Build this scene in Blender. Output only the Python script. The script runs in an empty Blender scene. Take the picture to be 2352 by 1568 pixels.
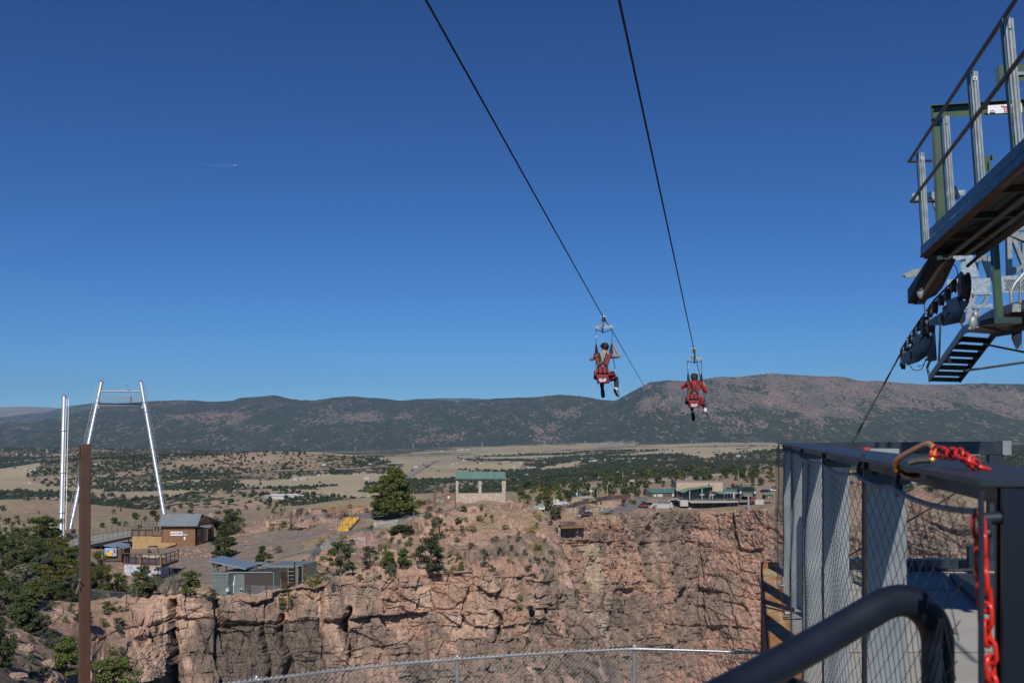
import bpy,bmesh,math,random
import numpy as np
from mathutils import Vector,Matrix
from mathutils.bvhtree import BVHTree
PI=math.pi
random.seed(7)
RNG=np.random.default_rng(7)
scene=bpy.context.scene
COL=scene.collection
CX,HY,F=1176.0,1005.0,2286.7
def P(px,py,Y):
 return Vector(((px-CX)*Y/F,Y,(HY-py)*Y/F))
def _h(ix,iy,iz,s=0):
 n=(ix.astype(np.int64)*374761393+iy.astype(np.int64)*668265263+iz.astype(np.int64)*2147483647+s*974634777)&0xFFFFFFFF
 n=((n^(n>>13))*1274126177)&0xFFFFFFFF
 n=((n^(n>>16))*2246822519)&0xFFFFFFFF
 n=n^(n>>15)
 return(n&0xFFFFFF)/float(0xFFFFFF)
def vnoise(x,y,z,s=0):
 x0,y0,z0=np.floor(x),np.floor(y),np.floor(z)
 fx,fy,fz=x-x0,y-y0,z-z0
 fx,fy,fz=(f*f*(3-2*f)for f in(fx,fy,fz))
 x0,y0,z0=x0 .astype(int),y0 .astype(int),z0 .astype(int)
 r=0
 for a in(0,1):
  for b in(0,1):
   for c in(0,1):
    r=r+_h(x0+a,y0+b,z0+c,s)*(fx if a else 1-fx)*(fy if b else 1-fy)*(fz if c else 1-fz)
 return r*2-1
def fbm(x,y,z,o=4,s=0):
 r,a,t=0,1,0
 for i in range(o):
  r=r+a*vnoise(x*2**i,y*2**i,z*2**i,s+i*17)
  t+=a
  a*=.5
 return r/t
def voro(x,y,z,s=0):
 """per point: random value of its cell, second random value, F2-F1"""
 x0,y0,z0=(np.floor(v).astype(int)for v in(x,y,z))
 f1=np.full(x.shape,9.)
 f2=np.full(x.shape,9.)
 v1=np.zeros(x.shape)
 v2=np.zeros(x.shape)
 for a in(-1,0,1):
  for b in(-1,0,1):
   for c in(-1,0,1):
    i,j,k=x0+a,y0+b,z0+c
    d=(i+.15+.7*_h(i,j,k,s)-x)**2+(j+.15+.7*_h(i,j,k,s+1)-y)**2+(k+.15+.7*_h(i,j,k,s+2)-z)**2
    n=d<f1
    f2=np.where(n,f1,np.minimum(f2,d))
    v1=np.where(n,_h(i,j,k,s+3),v1)
    v2=np.where(n,_h(i,j,k,s+4),v2)
    f1=np.where(n,d,f1)
 return v1,v2,np.sqrt(f2)-np.sqrt(f1)
def sstep(a,b,x):
 t=np.clip((x-a)/(b-a),0,1)
 return t*t*(3-2*t)
class NT:
 def __init__(s,m):
  s.t=m.node_tree
  s.n=s.t.nodes
  s.l=s.t.links
 def new(s,typ,**k):
  n=s.n.new(typ)
  for a,b in k.items():
   if a in n.inputs:
    s.put(n.inputs[a],b)
   else:
    setattr(n,a,b)
  return n
 def put(s,sock,v):
  if isinstance(v,bpy.types.NodeSocket):
   s.l.new(v,sock)
  else:
   sock.default_value=v
 def math(s,op,a,b=0.0,clamp=False):
  n=s.n.new('ShaderNodeMath')
  n.operation=op
  n.use_clamp=clamp
  s.put(n.inputs[0],a)
  s.put(n.inputs[1],b)
  return n.outputs[0]
 def mix(s,f,a,b,bt='MIX'):
  n=s.n.new('ShaderNodeMix')
  n.data_type='RGBA'
  n.blend_type=bt
  s.put(n.inputs[0],f)
  s.put(n.inputs[6],a)
  s.put(n.inputs[7],b)
  return n.outputs[2]
 def noise(s,co,scale,detail=3.0,rough=.55):
  n=s.n.new('ShaderNodeTexNoise')
  s.l.new(co,n.inputs['Vector'])
  n.inputs['Scale'].default_value=scale
  n.inputs['Detail'].default_value=detail
  n.inputs['Roughness'].default_value=rough
  return n.outputs[0]
 def ramp(s,f,a,b,lo=0.0,hi=1.0):
  n=s.n.new('ShaderNodeMapRange')
  s.put(n.inputs[0],f)
  n.inputs[1].default_value=a
  n.inputs[2].default_value=b
  n.inputs[3].default_value=lo
  n.inputs[4].default_value=hi
  return n.outputs[0]
def c4(c):
 return(c[0],c[1],c[2],1.0)
MATS={}
def mat(name,col,rough=.6,metal=0.0,var=.15,scale=3.0,bump=0.0,bscale=None,spec=.5,col2=None,stretch=(1,1,1),thr=None,world=False,**kw):
 """plain procedural surface: base colour broken up by noise; col2 = second colour of patches"""
 if name in MATS:
  return MATS[name]
 m=bpy.data.materials.new(name)
 m.use_nodes=True
 nt=NT(m)
 b=nt.n['Principled BSDF']
 b.inputs['Roughness'].default_value=rough
 b.inputs['Metallic'].default_value=metal
 b.inputs['Specular IOR Level'].default_value=spec
 tc=nt.n.new('ShaderNodeTexCoord')
 mp=nt.n.new('ShaderNodeMapping')
 nt.l.new(tc.outputs['Object'],mp.inputs[0])
 mp.inputs['Scale'].default_value=stretch
 co=mp.outputs[0]
 n1=nt.noise(co,scale,4.0)
 lo=tuple(x*(1-var)for x in col)
 hi=tuple(min(1,x*(1+var))for x in col)
 c=nt.mix(nt.ramp(n1,.3,.7),c4(lo),c4(hi))
 if col2:
  n2=nt.noise(co,scale*.6,5.0,.65)
  t=thr or(.5,.62)
  c=nt.mix(nt.ramp(n2,t[0],t[1]),c,c4(col2))
 nt.l.new(c,b.inputs['Base Color'])
 nt.put(b.inputs['Roughness'],nt.ramp(n1,.2,.8,max(0,rough-.08),min(1,rough+.08)))
 if bump:
  bn=nt.n.new('ShaderNodeBump')
  bn.inputs['Strength'].default_value=bump
  bn.inputs['Distance'].default_value=kw.get('bdist',.02)
  nt.l.new(nt.noise(co,bscale or scale*4,5.0),bn.inputs['Height'])
  nt.l.new(bn.outputs[0],b.inputs['Normal'])
 MATS[name]=m
 return m
def mat_ribs(name,col,period=.3,axis=0,depth=.03,rough=.5,metal=0.0,var=.12,dark=None):
 """boards or metal ribs: a stripe pattern along one object axis"""
 if name in MATS:
  return MATS[name]
 m=mat(name,col,rough,metal,var,2.0)
 nt=NT(m)
 b=nt.n['Principled BSDF']
 tc=nt.n.new('ShaderNodeTexCoord')
 sp=nt.n.new('ShaderNodeSeparateXYZ')
 nt.l.new(tc.outputs['Object'],sp.inputs[0])
 v=nt.math('MULTIPLY',sp.outputs[axis],1.0/period)
 fr=nt.math('FRACT',v)
 tri=nt.math('ABSOLUTE',nt.math('SUBTRACT',fr,.5))
 line=nt.ramp(tri,.40,.5)
 wn=nt.n.new('ShaderNodeTexWhiteNoise')
 wn.noise_dimensions='1D'
 nt.l.new(nt.math('FLOOR',v),wn.inputs['W'])
 src=b.inputs['Base Color'].links[0].from_socket
 c=nt.mix(nt.ramp(wn.outputs[0],0,1,0,.6 if dark else .3),src,c4(dark or tuple(x*.6 for x in col)))
 c=nt.mix(nt.math('MULTIPLY',line,.75),c,c4(tuple(x*.3 for x in col)))
 nt.l.new(c,b.inputs['Base Color'])
 bn=nt.n.new('ShaderNodeBump')
 bn.inputs['Strength'].default_value=.8
 bn.inputs['Distance'].default_value=depth
 nt.l.new(nt.math('SUBTRACT',1.0,line),bn.inputs['Height'])
 nt.l.new(bn.outputs[0],b.inputs['Normal'])
 return m
ORIG={}
def tag(o,label=None,cat=None,group=None,kind=None):
 if label:
  o['label']=label
 if cat:
  o['category']=cat
 if group:
  o['group']=group
 if kind:
  o['kind']=kind
 return o
def thing(name,loc,label,cat,group=None):
 o=bpy.data.objects.new(name,None)
 o.empty_display_size=.2
 COL.objects.link(o)
 o.location=loc
 ORIG[o.name]=Vector(loc)
 return tag(o,label,cat,group)
class MB:
 """collects shapes and links them as ONE mesh object"""
 def __init__(s):
  s.v=[]
  s.f=[]
  s.m=[]
  s.cur=0
 def add(s,vs,fs):
  n=len(s.v)
  s.v+=[tuple(v)for v in vs]
  s.f+=[tuple(i+n for i in f)for f in fs]
  s.m+=[s.cur]*len(fs)
  return s
 def box(s,c,d,M=None):
  x,y,z=d[0]/2,d[1]/2,d[2]/2
  vs=[Vector(p)for p in((-x,-y,-z),(x,-y,-z),(x,y,-z),(-x,y,-z),(-x,-y,z),(x,-y,z),(x,y,z),(-x,y,z))]
  if M is not None:
   vs=[M@v for v in vs]
  c=Vector(c)
  return s.add([v+c for v in vs],[(3,2,1,0),(4,5,6,7),(0,1,5,4),(1,2,6,5),(2,3,7,6),(3,0,4,7)])
 def boxb(s,a,b):
  """box from corner to corner"""
  a,b=Vector(a),Vector(b)
  return s.box((a+b)/2,[abs(b[i]-a[i])for i in range(3)])
 def hexa(s,p):
  """8 points: bottom 4 ccw, top 4 ccw"""
  return s.add(p,[(3,2,1,0),(4,5,6,7),(0,1,5,4),(1,2,6,5),(2,3,7,6),(3,0,4,7)])
 def beam(s,a,b,w,h,up=(0,0,1)):
  a,b=Vector(a),Vector(b)
  d=b-a
  L=d.length
  if L<1e-6:
   return s
  d.normalize()
  up=Vector(up)
  if abs(d.dot(up))>.98:
   up=Vector((0,1,0))
  x=d.cross(up).normalized()
  z=x.cross(d).normalized()
  M=Matrix((x,d,z)).transposed()
  return s.box((a+b)/2,(w,L,h),M)
 def tube(s,pts,r,n=6,cap=True,closed=False):
  pts=[Vector(p)for p in pts]
  k=len(pts)
  rs=r if isinstance(r,(list,tuple))else[r]*k
  base=len(s.v)
  ref=None
  for i,p in enumerate(pts):
   if closed:
    t=pts[(i+1)%k]-pts[i-1]
   else:
    t=pts[min(i+1,k-1)]-pts[max(i-1,0)]
   t=t.normalized()if t.length>1e-9 else Vector((0,0,1))
   if ref is None:
    ref=Vector((0,0,1))if abs(t.z)<.9 else Vector((1,0,0))
   x=(ref-t*ref.dot(t)).normalized()
   ref=x
   y=t.cross(x)
   for j in range(n):
    a=2*PI*j/n
    s.v.append(tuple(p+(x*math.cos(a)+y*math.sin(a))*rs[i]))
  m=k if closed else k-1
  for i in range(m):
   i2=(i+1)%k
   for j in range(n):
    j2=(j+1)%n
    s.f.append((base+i*n+j,base+i*n+j2,base+i2*n+j2,base+i2*n+j))
    s.m.append(s.cur)
  if cap and not closed:
   s.f.append(tuple(base+j for j in range(n))[::-1])
   s.f.append(tuple(base+(k-1)*n+j for j in range(n)))
   s.m+=[s.cur]*2
  return s
 def prism(s,poly,off):
  """closed polygon (3-D points) extruded by off"""
  off=Vector(off)
  n=len(poly)
  a=[Vector(p)for p in poly]
  return s.add(a+[p+off for p in a],[tuple(range(n))[::-1],tuple(range(n,2*n))]+[(i,(i+1)%n,n+(i+1)%n,n+i)for i in range(n)])
 def sphere(s,c,r,nu=10,nv=7):
  r=r if isinstance(r,(tuple,list))else(r,r,r)
  vs=[]
  for i in range(nv+1):
   th=PI*i/nv
   for j in range(nu):
    ph=2*PI*j/nu
    vs.append((c[0]+r[0]*math.sin(th)*math.cos(ph),c[1]+r[1]*math.sin(th)*math.sin(ph),c[2]+r[2]*math.cos(th)))
  fs=[(i*nu+j,(i+1)*nu+j,(i+1)*nu+(j+1)%nu,i*nu+(j+1)%nu)for i in range(nv)for j in range(nu)]
  return s.add(vs,fs)
 def build(s,name,m,parent=None,smooth=False,bevel=0.0,label=None,cat=None,group=None,kind=None,origin=None):
  me=bpy.data.meshes.new(name)
  if parent is not None:
   og=ORIG[parent.name]
  elif origin is not None:
   og=Vector(origin)
  else:
   a=np.array(s.v)
   og=Vector(((a[:,0].min()+a[:,0].max())/2,(a[:,1].min()+a[:,1].max())/2,a[:,2].min()))
  me.from_pydata([(v[0]-og[0],v[1]-og[1],v[2]-og[2])for v in s.v],[],s.f)
  ms=m if isinstance(m,(list,tuple))else[m]
  for x in ms:
   me.materials.append(x)
  if len(ms)>1:
   me.polygons.foreach_set('material_index',s.m)
  bm=bmesh.new()
  bm.from_mesh(me)
  bmesh.ops.recalc_face_normals(bm,faces=bm.faces)
  bm.to_mesh(me)
  bm.free()
  if smooth:
   me.polygons.foreach_set('use_smooth',[True]*len(me.polygons))
   try:
    me.set_sharp_from_angle(angle=math.radians(40))
   except Exception:
    pass
  me.update()
  o=bpy.data.objects.new(name,me)
  COL.objects.link(o)
  ORIG[o.name]=og
  if parent is not None:
   o.parent=parent
  else:
   o.location=og
  if bevel:
   md=o.modifiers.new('b','BEVEL')
   md.width=bevel
   md.segments=2
   md.limit_method='ANGLE'
  return tag(o,label,cat,group,kind)
def copy_tree(o,parent=None):
 c=o.copy()
 COL.objects.link(c)
 ORIG[c.name]=ORIG.get(o.name,Vector((0,0,0)))
 if parent is not None:
  c.parent=parent
 for ch in KIDS.get(o.name,None)or[k for k in bpy.data.objects if k.parent==o]:
  copy_tree(ch,c)
 return c
KIDS={}
def np_mesh(name,V,Fq,m,smooth=True,attrs=None,kind=None,label=None,cat=None,mi=None):
 me=bpy.data.meshes.new(name)
 V=np.asarray(V,dtype=np.float32)
 Fq=np.asarray(Fq,dtype=np.int32)
 k=Fq.shape[1]
 me.vertices.add(len(V))
 me.vertices.foreach_set('co',V.ravel())
 me.loops.add(Fq.size)
 me.loops.foreach_set('vertex_index',Fq.ravel())
 me.polygons.add(len(Fq))
 me.polygons.foreach_set('loop_start',np.arange(0,Fq.size,k,dtype=np.int32))
 me.polygons.foreach_set('loop_total',np.full(len(Fq),k,dtype=np.int32))
 for x in(m if isinstance(m,(list,tuple))else[m]):
  me.materials.append(x)
 if mi is not None:
  me.polygons.foreach_set('material_index',np.asarray(mi,dtype=np.int32))
 me.polygons.foreach_set('use_smooth',np.full(len(Fq),smooth))
 me.update(calc_edges=True)
 for a,arr in(attrs or{}).items():
  arr=np.asarray(arr,dtype=np.float32)
  if arr.ndim==1:
   at=me.attributes.new(a,'FLOAT','POINT')
   at.data.foreach_set('value',arr)
  else:
   at=me.attributes.new(a,'FLOAT_COLOR','POINT')
   at.data.foreach_set('color',np.concatenate([arr,np.ones((len(arr),1),np.float32)],1).ravel())
 o=bpy.data.objects.new(name,me)
 COL.objects.link(o)
 ORIG[o.name]=Vector((0,0,0))
 return tag(o,label,cat,None,kind)
cam=bpy.data.cameras.new('camera')
co_=bpy.data.objects.new('camera',cam)
COL.objects.link(co_)
co_.rotation_euler=(PI/2,0,0)
cam.lens=35
cam.sensor_width=36
cam.shift_y=(HY-784)/2352
cam.clip_start=.05
cam.clip_end=90000
cam.dof.use_dof=True
cam.dof.focus_distance=28
cam.dof.aperture_fstop=11
scene.camera=co_
SUN_EL,SUN_AZ=41.0,181.0
az,el=math.radians(SUN_AZ),math.radians(SUN_EL)
SD=Vector((math.sin(az)*math.cos(el),math.cos(az)*math.cos(el),math.sin(el)))
sl=bpy.data.lights.new('sun','SUN')
sl.energy=4.1
sl.angle=math.radians(.53)
sl.color=(1,.955,.88)
so=bpy.data.objects.new('sun',sl)
COL.objects.link(so)
so.rotation_euler=SD.to_track_quat('Z','Y').to_euler()
w=bpy.data.worlds.new('World')
scene.world=w
w.use_nodes=True
sk=w.node_tree.nodes.new('ShaderNodeTexSky')
sk.sky_type='NISHITA'
sk.sun_disc=False
sk.sun_elevation=el
sk.sun_rotation=az
sk.altitude=3000
sk.air_density=1.0
sk.dust_density=0.0
sk.ozone_density=10.0
bg=w.node_tree.nodes['Background']
wn=w.node_tree
wsp=wn.nodes.new('ShaderNodeSeparateColor')
wcb=wn.nodes.new('ShaderNodeCombineColor')
wn.links.new(sk.outputs[0],wsp.inputs[0])
for i_,(k0,k_,g_)in enumerate(((.0363,6.23,1.63),(.0594,2.32,1.45),(.0792,1.244,1.26))):
 mm_=[wn.nodes.new('ShaderNodeMath')for _ in range(4)]
 for m__,op,v in zip(mm_,('MULTIPLY','POWER','MULTIPLY','MINIMUM'),(k0,g_,k_*9.8,11.0)):
  m__.operation=op
  m__.inputs[1].default_value=v
 wn.links.new(wsp.outputs[i_],mm_[0].inputs[0])
 for q_ in range(3):
  wn.links.new(mm_[q_].outputs[0],mm_[q_+1].inputs[0])
 wn.links.new(mm_[3].outputs[0],wcb.inputs[i_])
wn.links.new(wcb.outputs[0],bg.inputs[0])
bg.inputs[1].default_value=.1
scene.view_settings.view_transform='Standard'
scene.view_settings.look='None'
scene.view_settings.exposure=0.0
scene.view_settings.gamma=1
scene.cycles.use_denoising=True
scene.cycles.max_bounces=6
scene.cycles.transparent_max_bounces=8
scene.cycles.volume_bounces=0
def grid_from_control(rows,nsub_r,ncols_x,smooth=(3,3)):
 """rows: [[(px,py,Y),...],...] same length; nsub_r: steps per row interval; ncols_x: array of column parameters (0..C-1)"""
 A=np.array(rows,float)
 A[...,2]=np.log(A[...,2])
 R,C,_=A.shape
 tr=[0.0]
 for i,n in enumerate(nsub_r):
  tr+=list(i+(np.arange(n)+1)/n)
 tr=np.array(tr)
 tc=np.asarray(ncols_x)
 ri=np.clip(np.floor(tr).astype(int),0,R-2)
 rf=tr-ri
 ci=np.clip(np.floor(tc).astype(int),0,C-2)
 cf=tc-ci
 cfs=cf
 def lerp(a,b,t):
  return a*(1-t)+b*t
 B=lerp(A[ri][:,ci],A[ri][:,ci+1],cfs[None,:,None])
 B2=lerp(A[ri+1][:,ci],A[ri+1][:,ci+1],cfs[None,:,None])
 G=lerp(B,B2,rf[:,None,None])
 for _ in range(smooth[0]):
  H=G.copy()
  H[1:-1]=(G[:-2]+2*G[1:-1]+G[2:])/4
  G=H
 for _ in range(smooth[1]):
  H=G.copy()
  H[:,1:-1]=(G[:,:-2]+2*G[:,1:-1]+G[:,2:])/4
  G=H
 px,py,Y=G[...,0],G[...,1],np.exp(G[...,2])
 return np.stack([(px-CX)*Y/F,Y,(HY-py)*Y/F],-1),px,py
def grid_faces(R,C):
 i=np.arange(R-1)[:,None]*C+np.arange(C-1)[None]
 return np.stack([i,i+1,i+C+1,i+C],-1).reshape(-1,4)
def grid_normals(V):
 dr=np.gradient(V,axis=0)
 dc=np.gradient(V,axis=1)
 n=np.cross(dc,dr)
 n/=np.linalg.norm(n,axis=-1,keepdims=True)+1e-9
 n[n[...,1]>.0*0+10]*=-1
 s=np.where((n[...,2]<-.3)|((np.abs(n[...,2])<=.3)&(n[...,1]>0)),-1,1)[...,None]
 return n*s
def joints(u,w,z,h,seed,jit=.55):
 """rectangular blocks: courses of height h, upright joints about w apart; returns cell random values and distance to the nearest joint"""
 v=z/h
 r=np.floor(v)
 fv=np.abs(v-r-.5)
 ru=_h(r.astype(int),r.astype(int)*0,r.astype(int)*0,seed)
 uu=u/w*(.6+.8*ru)+ru*37.0
 c=np.floor(uu)
 fu=np.abs(uu-c-.5)
 ci,rj=c.astype(int),r.astype(int)
 return _h(ci,rj,rj*0,seed+1),_h(ci,rj,rj*0,seed+2),np.minimum((.5-fv)*h,(.5-fu)*w)
def rock_disp(V,s=1.0,seed=0,vert=1.0):
 """fractured rock: returns displacement along normal and crack mask; s = size of blocks in metres"""
 x,y,z=V[...,0]/s,V[...,1]/s,V[...,2]/s
 n1=fbm(x*.10,y*.10,z*.10,4,seed+5)
 n2=fbm(x*.10+9,y*.10,z*.10,4,seed+6)
 n3=fbm(x*.5,y*.5,z*.5,3,seed+7)
 wx=x+y*.35+1.5*n1+.22*n3
 wz=z+1.5*n2+.22*n3+.10*x
 a1,a2,ac=joints(wx,7.5,wz,8.0*vert,seed)
 b1,b2,bc=joints(wx+.3*wz,3.0,wz,2.3*vert,seed+31)
 e1,e2,ec=joints(wx-.45*wz,5.0,wz+.5*wx,6.5,seed+91)
 v1,v2,vc=voro(wx/2.4,y/3,wz/1.9,seed+131)
 c1,c2,cc=joints(wx,1.1,wz+.15*wx,.75*vert,seed+61)
 msk=sstep(-.2,.25,n1+.6*n2)
 d=(a1-.5)*2.0+(b1-.5)*1.1*(.35+.65*msk)+(e1-.5)*.9+(v1-.5)*.8*(1-msk)+(c1-.5)*.32*msk
 d=d+2.0*fbm(x*.06,y*.06,z*.03,3,seed+9)+.35*fbm(x*.8,y*.8,z*.8,4,seed+12)
 crack=np.maximum(np.maximum(1-ac/.28,0)*sstep(-.1,.2,n2),np.maximum(1-bc/.14,0)*.55*msk)
 crack=np.maximum(crack,np.maximum(1-vc/.08,0)*.5*(1-msk))
 crack=np.clip(crack,0,1)
 d=d-.55*crack
 return d*s,crack,a2,b2
def lerp3(a,b,t):
 return np.asarray(a)*(1-t[...,None])+np.asarray(b)*t[...,None]
def inpoly(px,py,poly):
 r=np.zeros(px.shape,bool)
 n=len(poly)
 for i in range(n):
  x1,y1=poly[i]
  x2,y2=poly[(i+1)%n]
  c=((y1>py)!=(y2>py))&(px<(x2-x1)*(py-y1)/((y2-y1)or 1e-9)+x1)
  r^=c
 return r
PINK=(.37,.235,.175)
PINK2=(.47,.33,.25)
BROWN=(.235,.175,.138)
DARK=(.125,.10,.083)
RED=(.29,.155,.115)
SOIL=(.27,.19,.125)
TAN=(.40,.335,.22)
GREYG=(.19,.18,.125)
def rock_colour(V,steep,crack,a2,b2,red=0.0,dark=0.0):
 x,y,z=V[...,0],V[...,1],V[...,2]
 n1=fbm(x*.05,y*.05,z*.05,4,101)
 n2=fbm(x*.35,y*.35,z*.25,4,102)
 n3=fbm(x*.9,y*.9,z*.06,3,103)
 c=lerp3(PINK,PINK2,sstep(-.3,.5,n2))
 c=lerp3(c,lerp3(PINK,RED,np.full(n1 .shape,1.0)),np.clip(red+.4*n1,0,1)*np.ones(n1 .shape))
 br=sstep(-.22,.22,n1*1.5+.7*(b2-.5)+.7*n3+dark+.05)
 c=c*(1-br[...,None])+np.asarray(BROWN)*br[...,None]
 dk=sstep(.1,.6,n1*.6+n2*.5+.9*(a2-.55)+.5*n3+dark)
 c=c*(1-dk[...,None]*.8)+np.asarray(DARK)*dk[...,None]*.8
 li=sstep(.35,.6,fbm(x*.25,y*.25,z*.25,4,107))*(1-steep)*.6
 c=c*(1-li[...,None])+np.asarray(GREYG)*li[...,None]
 soil=sstep(.62,.3,steep)*sstep(-.25,.25,fbm(x*.09,y*.09,z*.09,4,109))
 so_c=lerp3(SOIL,(.30,.25,.155),sstep(-.3,.4,fbm(x*.2,y*.2,z*.2,3,111)))
 c=c*(1-soil[...,None])+so_c*soil[...,None]
 return np.clip(c,0,1),soil
def terrain_material(name,dots=True,bscale=1.2,bdist=.25,dot_m=7.0,pscale=.012,pamp=.22,ys=1.0):
 m=bpy.data.materials.new(name)
 m.use_nodes=True
 nt=NT(m)
 b=nt.n['Principled BSDF']
 b.inputs['Roughness'].default_value=.92
 b.inputs['Specular IOR Level'].default_value=.15
 at=nt.n.new('ShaderNodeAttribute')
 at.attribute_name='tint'
 tc=nt.n.new('ShaderNodeTexCoord')
 co=tc.outputs['Object']
 if ys!=1.0:
  mp_=nt.n.new('ShaderNodeMapping')
  mp_.inputs['Scale'].default_value=(1,ys,1)
  nt.l.new(co,mp_.inputs[0])
  co=mp_.outputs[0]
 n=nt.noise(co,bscale,5.0,.65)
 nfine=nt.noise(co,bscale*4.3,5.0,.7)
 c=nt.mix(1.0,at.outputs['Color'],nt.mix(nt.ramp(n,.25,.75),(.62,.62,.62,1),(1.35,1.35,1.35,1)),'MULTIPLY')
 c=nt.mix(1.0,c,nt.mix(nt.ramp(nfine,.25,.75),(.68,.66,.64,1),(1.30,1.30,1.30,1)),'MULTIPLY')
 if dots:
  cv=nt.n.new('ShaderNodeAttribute')
  cv.attribute_name='cover'
  vo=nt.n.new('ShaderNodeTexVoronoi')
  nt.l.new(co,vo.inputs['Vector'])
  vo.inputs['Scale'].default_value=1.0/dot_m
  vo.inputs['Randomness'].default_value=1.0
  r=nt.math('MULTIPLY',cv.outputs['Fac'],.78)
  patch=nt.ramp(nt.noise(co,pscale,6.0,.68),.35,.65,-pamp,pamp)
  r=nt.math('ADD',r,patch)
  f=nt.math('SUBTRACT',r,vo.outputs['Distance'])
  f=nt.ramp(f,-.03,.05)
  f=nt.math('MULTIPLY',f,nt.ramp(cv.outputs['Fac'],.02,.12),clamp=True)
  tree=nt.mix(nt.ramp(vo.outputs['Color'],0,1),(.030,.040,.022,1),(.055,.066,.036,1))
  c=nt.mix(f,c,tree)
 nt.l.new(c,b.inputs['Base Color'])
 bn=nt.n.new('ShaderNodeBump')
 bn.inputs['Strength'].default_value=.7
 bn.inputs['Distance'].default_value=bdist
 nt.l.new(n,bn.inputs['Height'])
 nt.l.new(bn.outputs[0],b.inputs['Normal'])
 return m
ROWS_A=[[(-300,1720,40),(0,1700,46),(110,1690,56),(240,1680,80),(400,1680,100),(580,1680,104),(690,1680,107),(800,1680,110),(950,1680,112),(1110,1680,115),(1270,1680,122),(1450,1680,132),(1440,1680,190)],[(-300,1568,46),(0,1568,56),(110,1568,66),(240,1568,85),(400,1568,103),(580,1568,107),(690,1568,109),(800,1568,112),(950,1568,115),(1110,1568,118),(1255,1568,124),(1420,1568,132),(1410,1568,190)],[(-300,1490,58),(0,1480,68),(110,1475,80),(240,1470,96),(400,1475,105),(580,1475,109),(690,1475,112),(800,1475,115),(950,1475,118),(1110,1475,121),(1245,1475,127),(1383,1475,136),(1373,1475,195)],[(-300,1440,66),(0,1430,78),(110,1420,90),(240,1415,101),(400,1400,107),(580,1405,111),(690,1395,114),(800,1375,117),(950,1360,120),(1110,1360,123),(1225,1375,129),(1324,1370,138),(1314,1370,200)],[(-300,1410,75),(0,1395,88),(110,1385,98),(240,1388,104),(400,1368,109),(580,1371,113),(690,1354,116),(800,1335,119),(950,1318,124),(1110,1305,128),(1205,1290,134),(1302,1300,143),(1292,1300,200)],[(-300,1370,88),(0,1355,98),(110,1350,108),(240,1352,114),(400,1358,118),(580,1364,120.5),(690,1345,124),(800,1310,130),(950,1285,136),(1110,1255,146),(1200,1225,148),(1290,1240,156),(1280,1240,212)],[(-300,1330,105),(0,1310,118),(110,1305,126),(240,1312,136),(400,1318,142),(580,1305,142),(690,1280,142),(800,1260,146),(950,1235,152),(1110,1200,165),(1200,1180,170),(1281,1208,172),(1271,1208,220)],[(-300,1290,135),(0,1265,150),(110,1265,155),(240,1275,160),(400,1262,165),(580,1250,168),(690,1232,165),(800,1216,164),(950,1195,170),(1110,1162,174),(1195,1162,178),(1255,1186,185),(1248,1186,225)],[(-300,1250,170),(0,1238,185),(110,1240,188),(240,1245,185),(400,1242,185),(580,1215,182),(690,1200,180),(800,1188,178),(950,1168,183),(1110,1148,184),(1190,1155,186),(1235,1172,200),(1230,1172,228)],[(-300,1240,210),(0,1232,215),(110,1234,215),(240,1238,215),(400,1232,208),(580,1192,208),(690,1182,208),(800,1174,208),(950,1160,208),(1110,1146,205),(1180,1155,206),(1215,1170,212),(1210,1170,232)],[(-300,1300,250),(0,1290,250),(110,1290,250),(240,1290,250),(400,1290,248),(580,1250,246),(690,1240,246),(800,1240,246),(950,1230,246),(1110,1230,246),(1170,1240,246),(1195,1240,246),(1190,1240,250)],]
for c_ in range(4,11):
 for r_,dd in((0,6.0),(1,3.8),(2,1.9),(3,.5)):
  q=ROWS_A[r_][c_]
  ROWS_A[r_][c_]=(q[0],q[1],ROWS_A[4][c_][2]-dd)
tcA=np.concatenate([np.linspace(0,1,60)[:-1],np.linspace(1,4,280)[:-1],np.linspace(4,10,560)[:-1],np.linspace(10,11,110)[:-1],np.linspace(11,12,40)])
VA,pxA,pyA=grid_from_control(ROWS_A,[16,60,70,40,40,46,34,34,22,12],tcA,(4,6))
NA=grid_normals(VA)
steepA=1-np.abs(NA[...,2])
rocky=sstep(.25,.7,steepA)
outc=sstep(-.05,.2,fbm(VA[...,0]*.05+3,VA[...,1]*.05,VA[...,2]*.0,4,201))*.75
flat=inpoly(pxA,pyA,[(230,1262),(480,1240),(700,1205),(760,1200),(690,1235),(700,1262),(600,1290),(480,1348),(330,1335),(380,1290)])
outc=np.where(flat,0,outc)
leftrock=sstep(230,120,pxA)*sstep(1360,1420,pyA)*.9
midrock=sstep(690,760,pxA)*sstep(1205,1240,pyA)*.75
backrock=(inpoly(pxA,pyA,[(545,1170),(690,1165),(760,1196),(700,1205),(560,1225)])|inpoly(pxA,pyA,[(960,1185),(1040,1150),(1260,1140),(1300,1300),(1040,1300),(820,1330),(860,1230)]))*np.maximum(sstep(-.35,-.05,fbm(VA[...,0]*.09+3,VA[...,1]*.09,0*pxA,4,202)),sstep(1120,1160,pxA))
rimrock=sstep(1345,1366,pyA)*sstep(200,330,pxA)
edgerock=sstep(1120,1180,pxA)*sstep(1190,1230,pyA)
ramt=np.clip(np.maximum.reduce([rocky,rimrock,edgerock,outc*(1-.6*sstep(1,0,steepA)),leftrock,midrock,backrock]),0,1)
dA,crA,a2A,b2A=rock_disp(VA,1.0,0,1.45)
dA_s,crA_s,_,_=rock_disp(VA,.38,50)
dA=dA*.95+dA_s*.75
crA=np.maximum(crA,crA_s*.6)
rk_=np.maximum(backrock,midrock*.8)
lift=np.where(steepA<.35,np.clip(dA*(.5+.7*rk_),-.3,.9+1.0*rk_),dA)*np.where(tcA>10.95,.6,1.0)[None]
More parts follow.
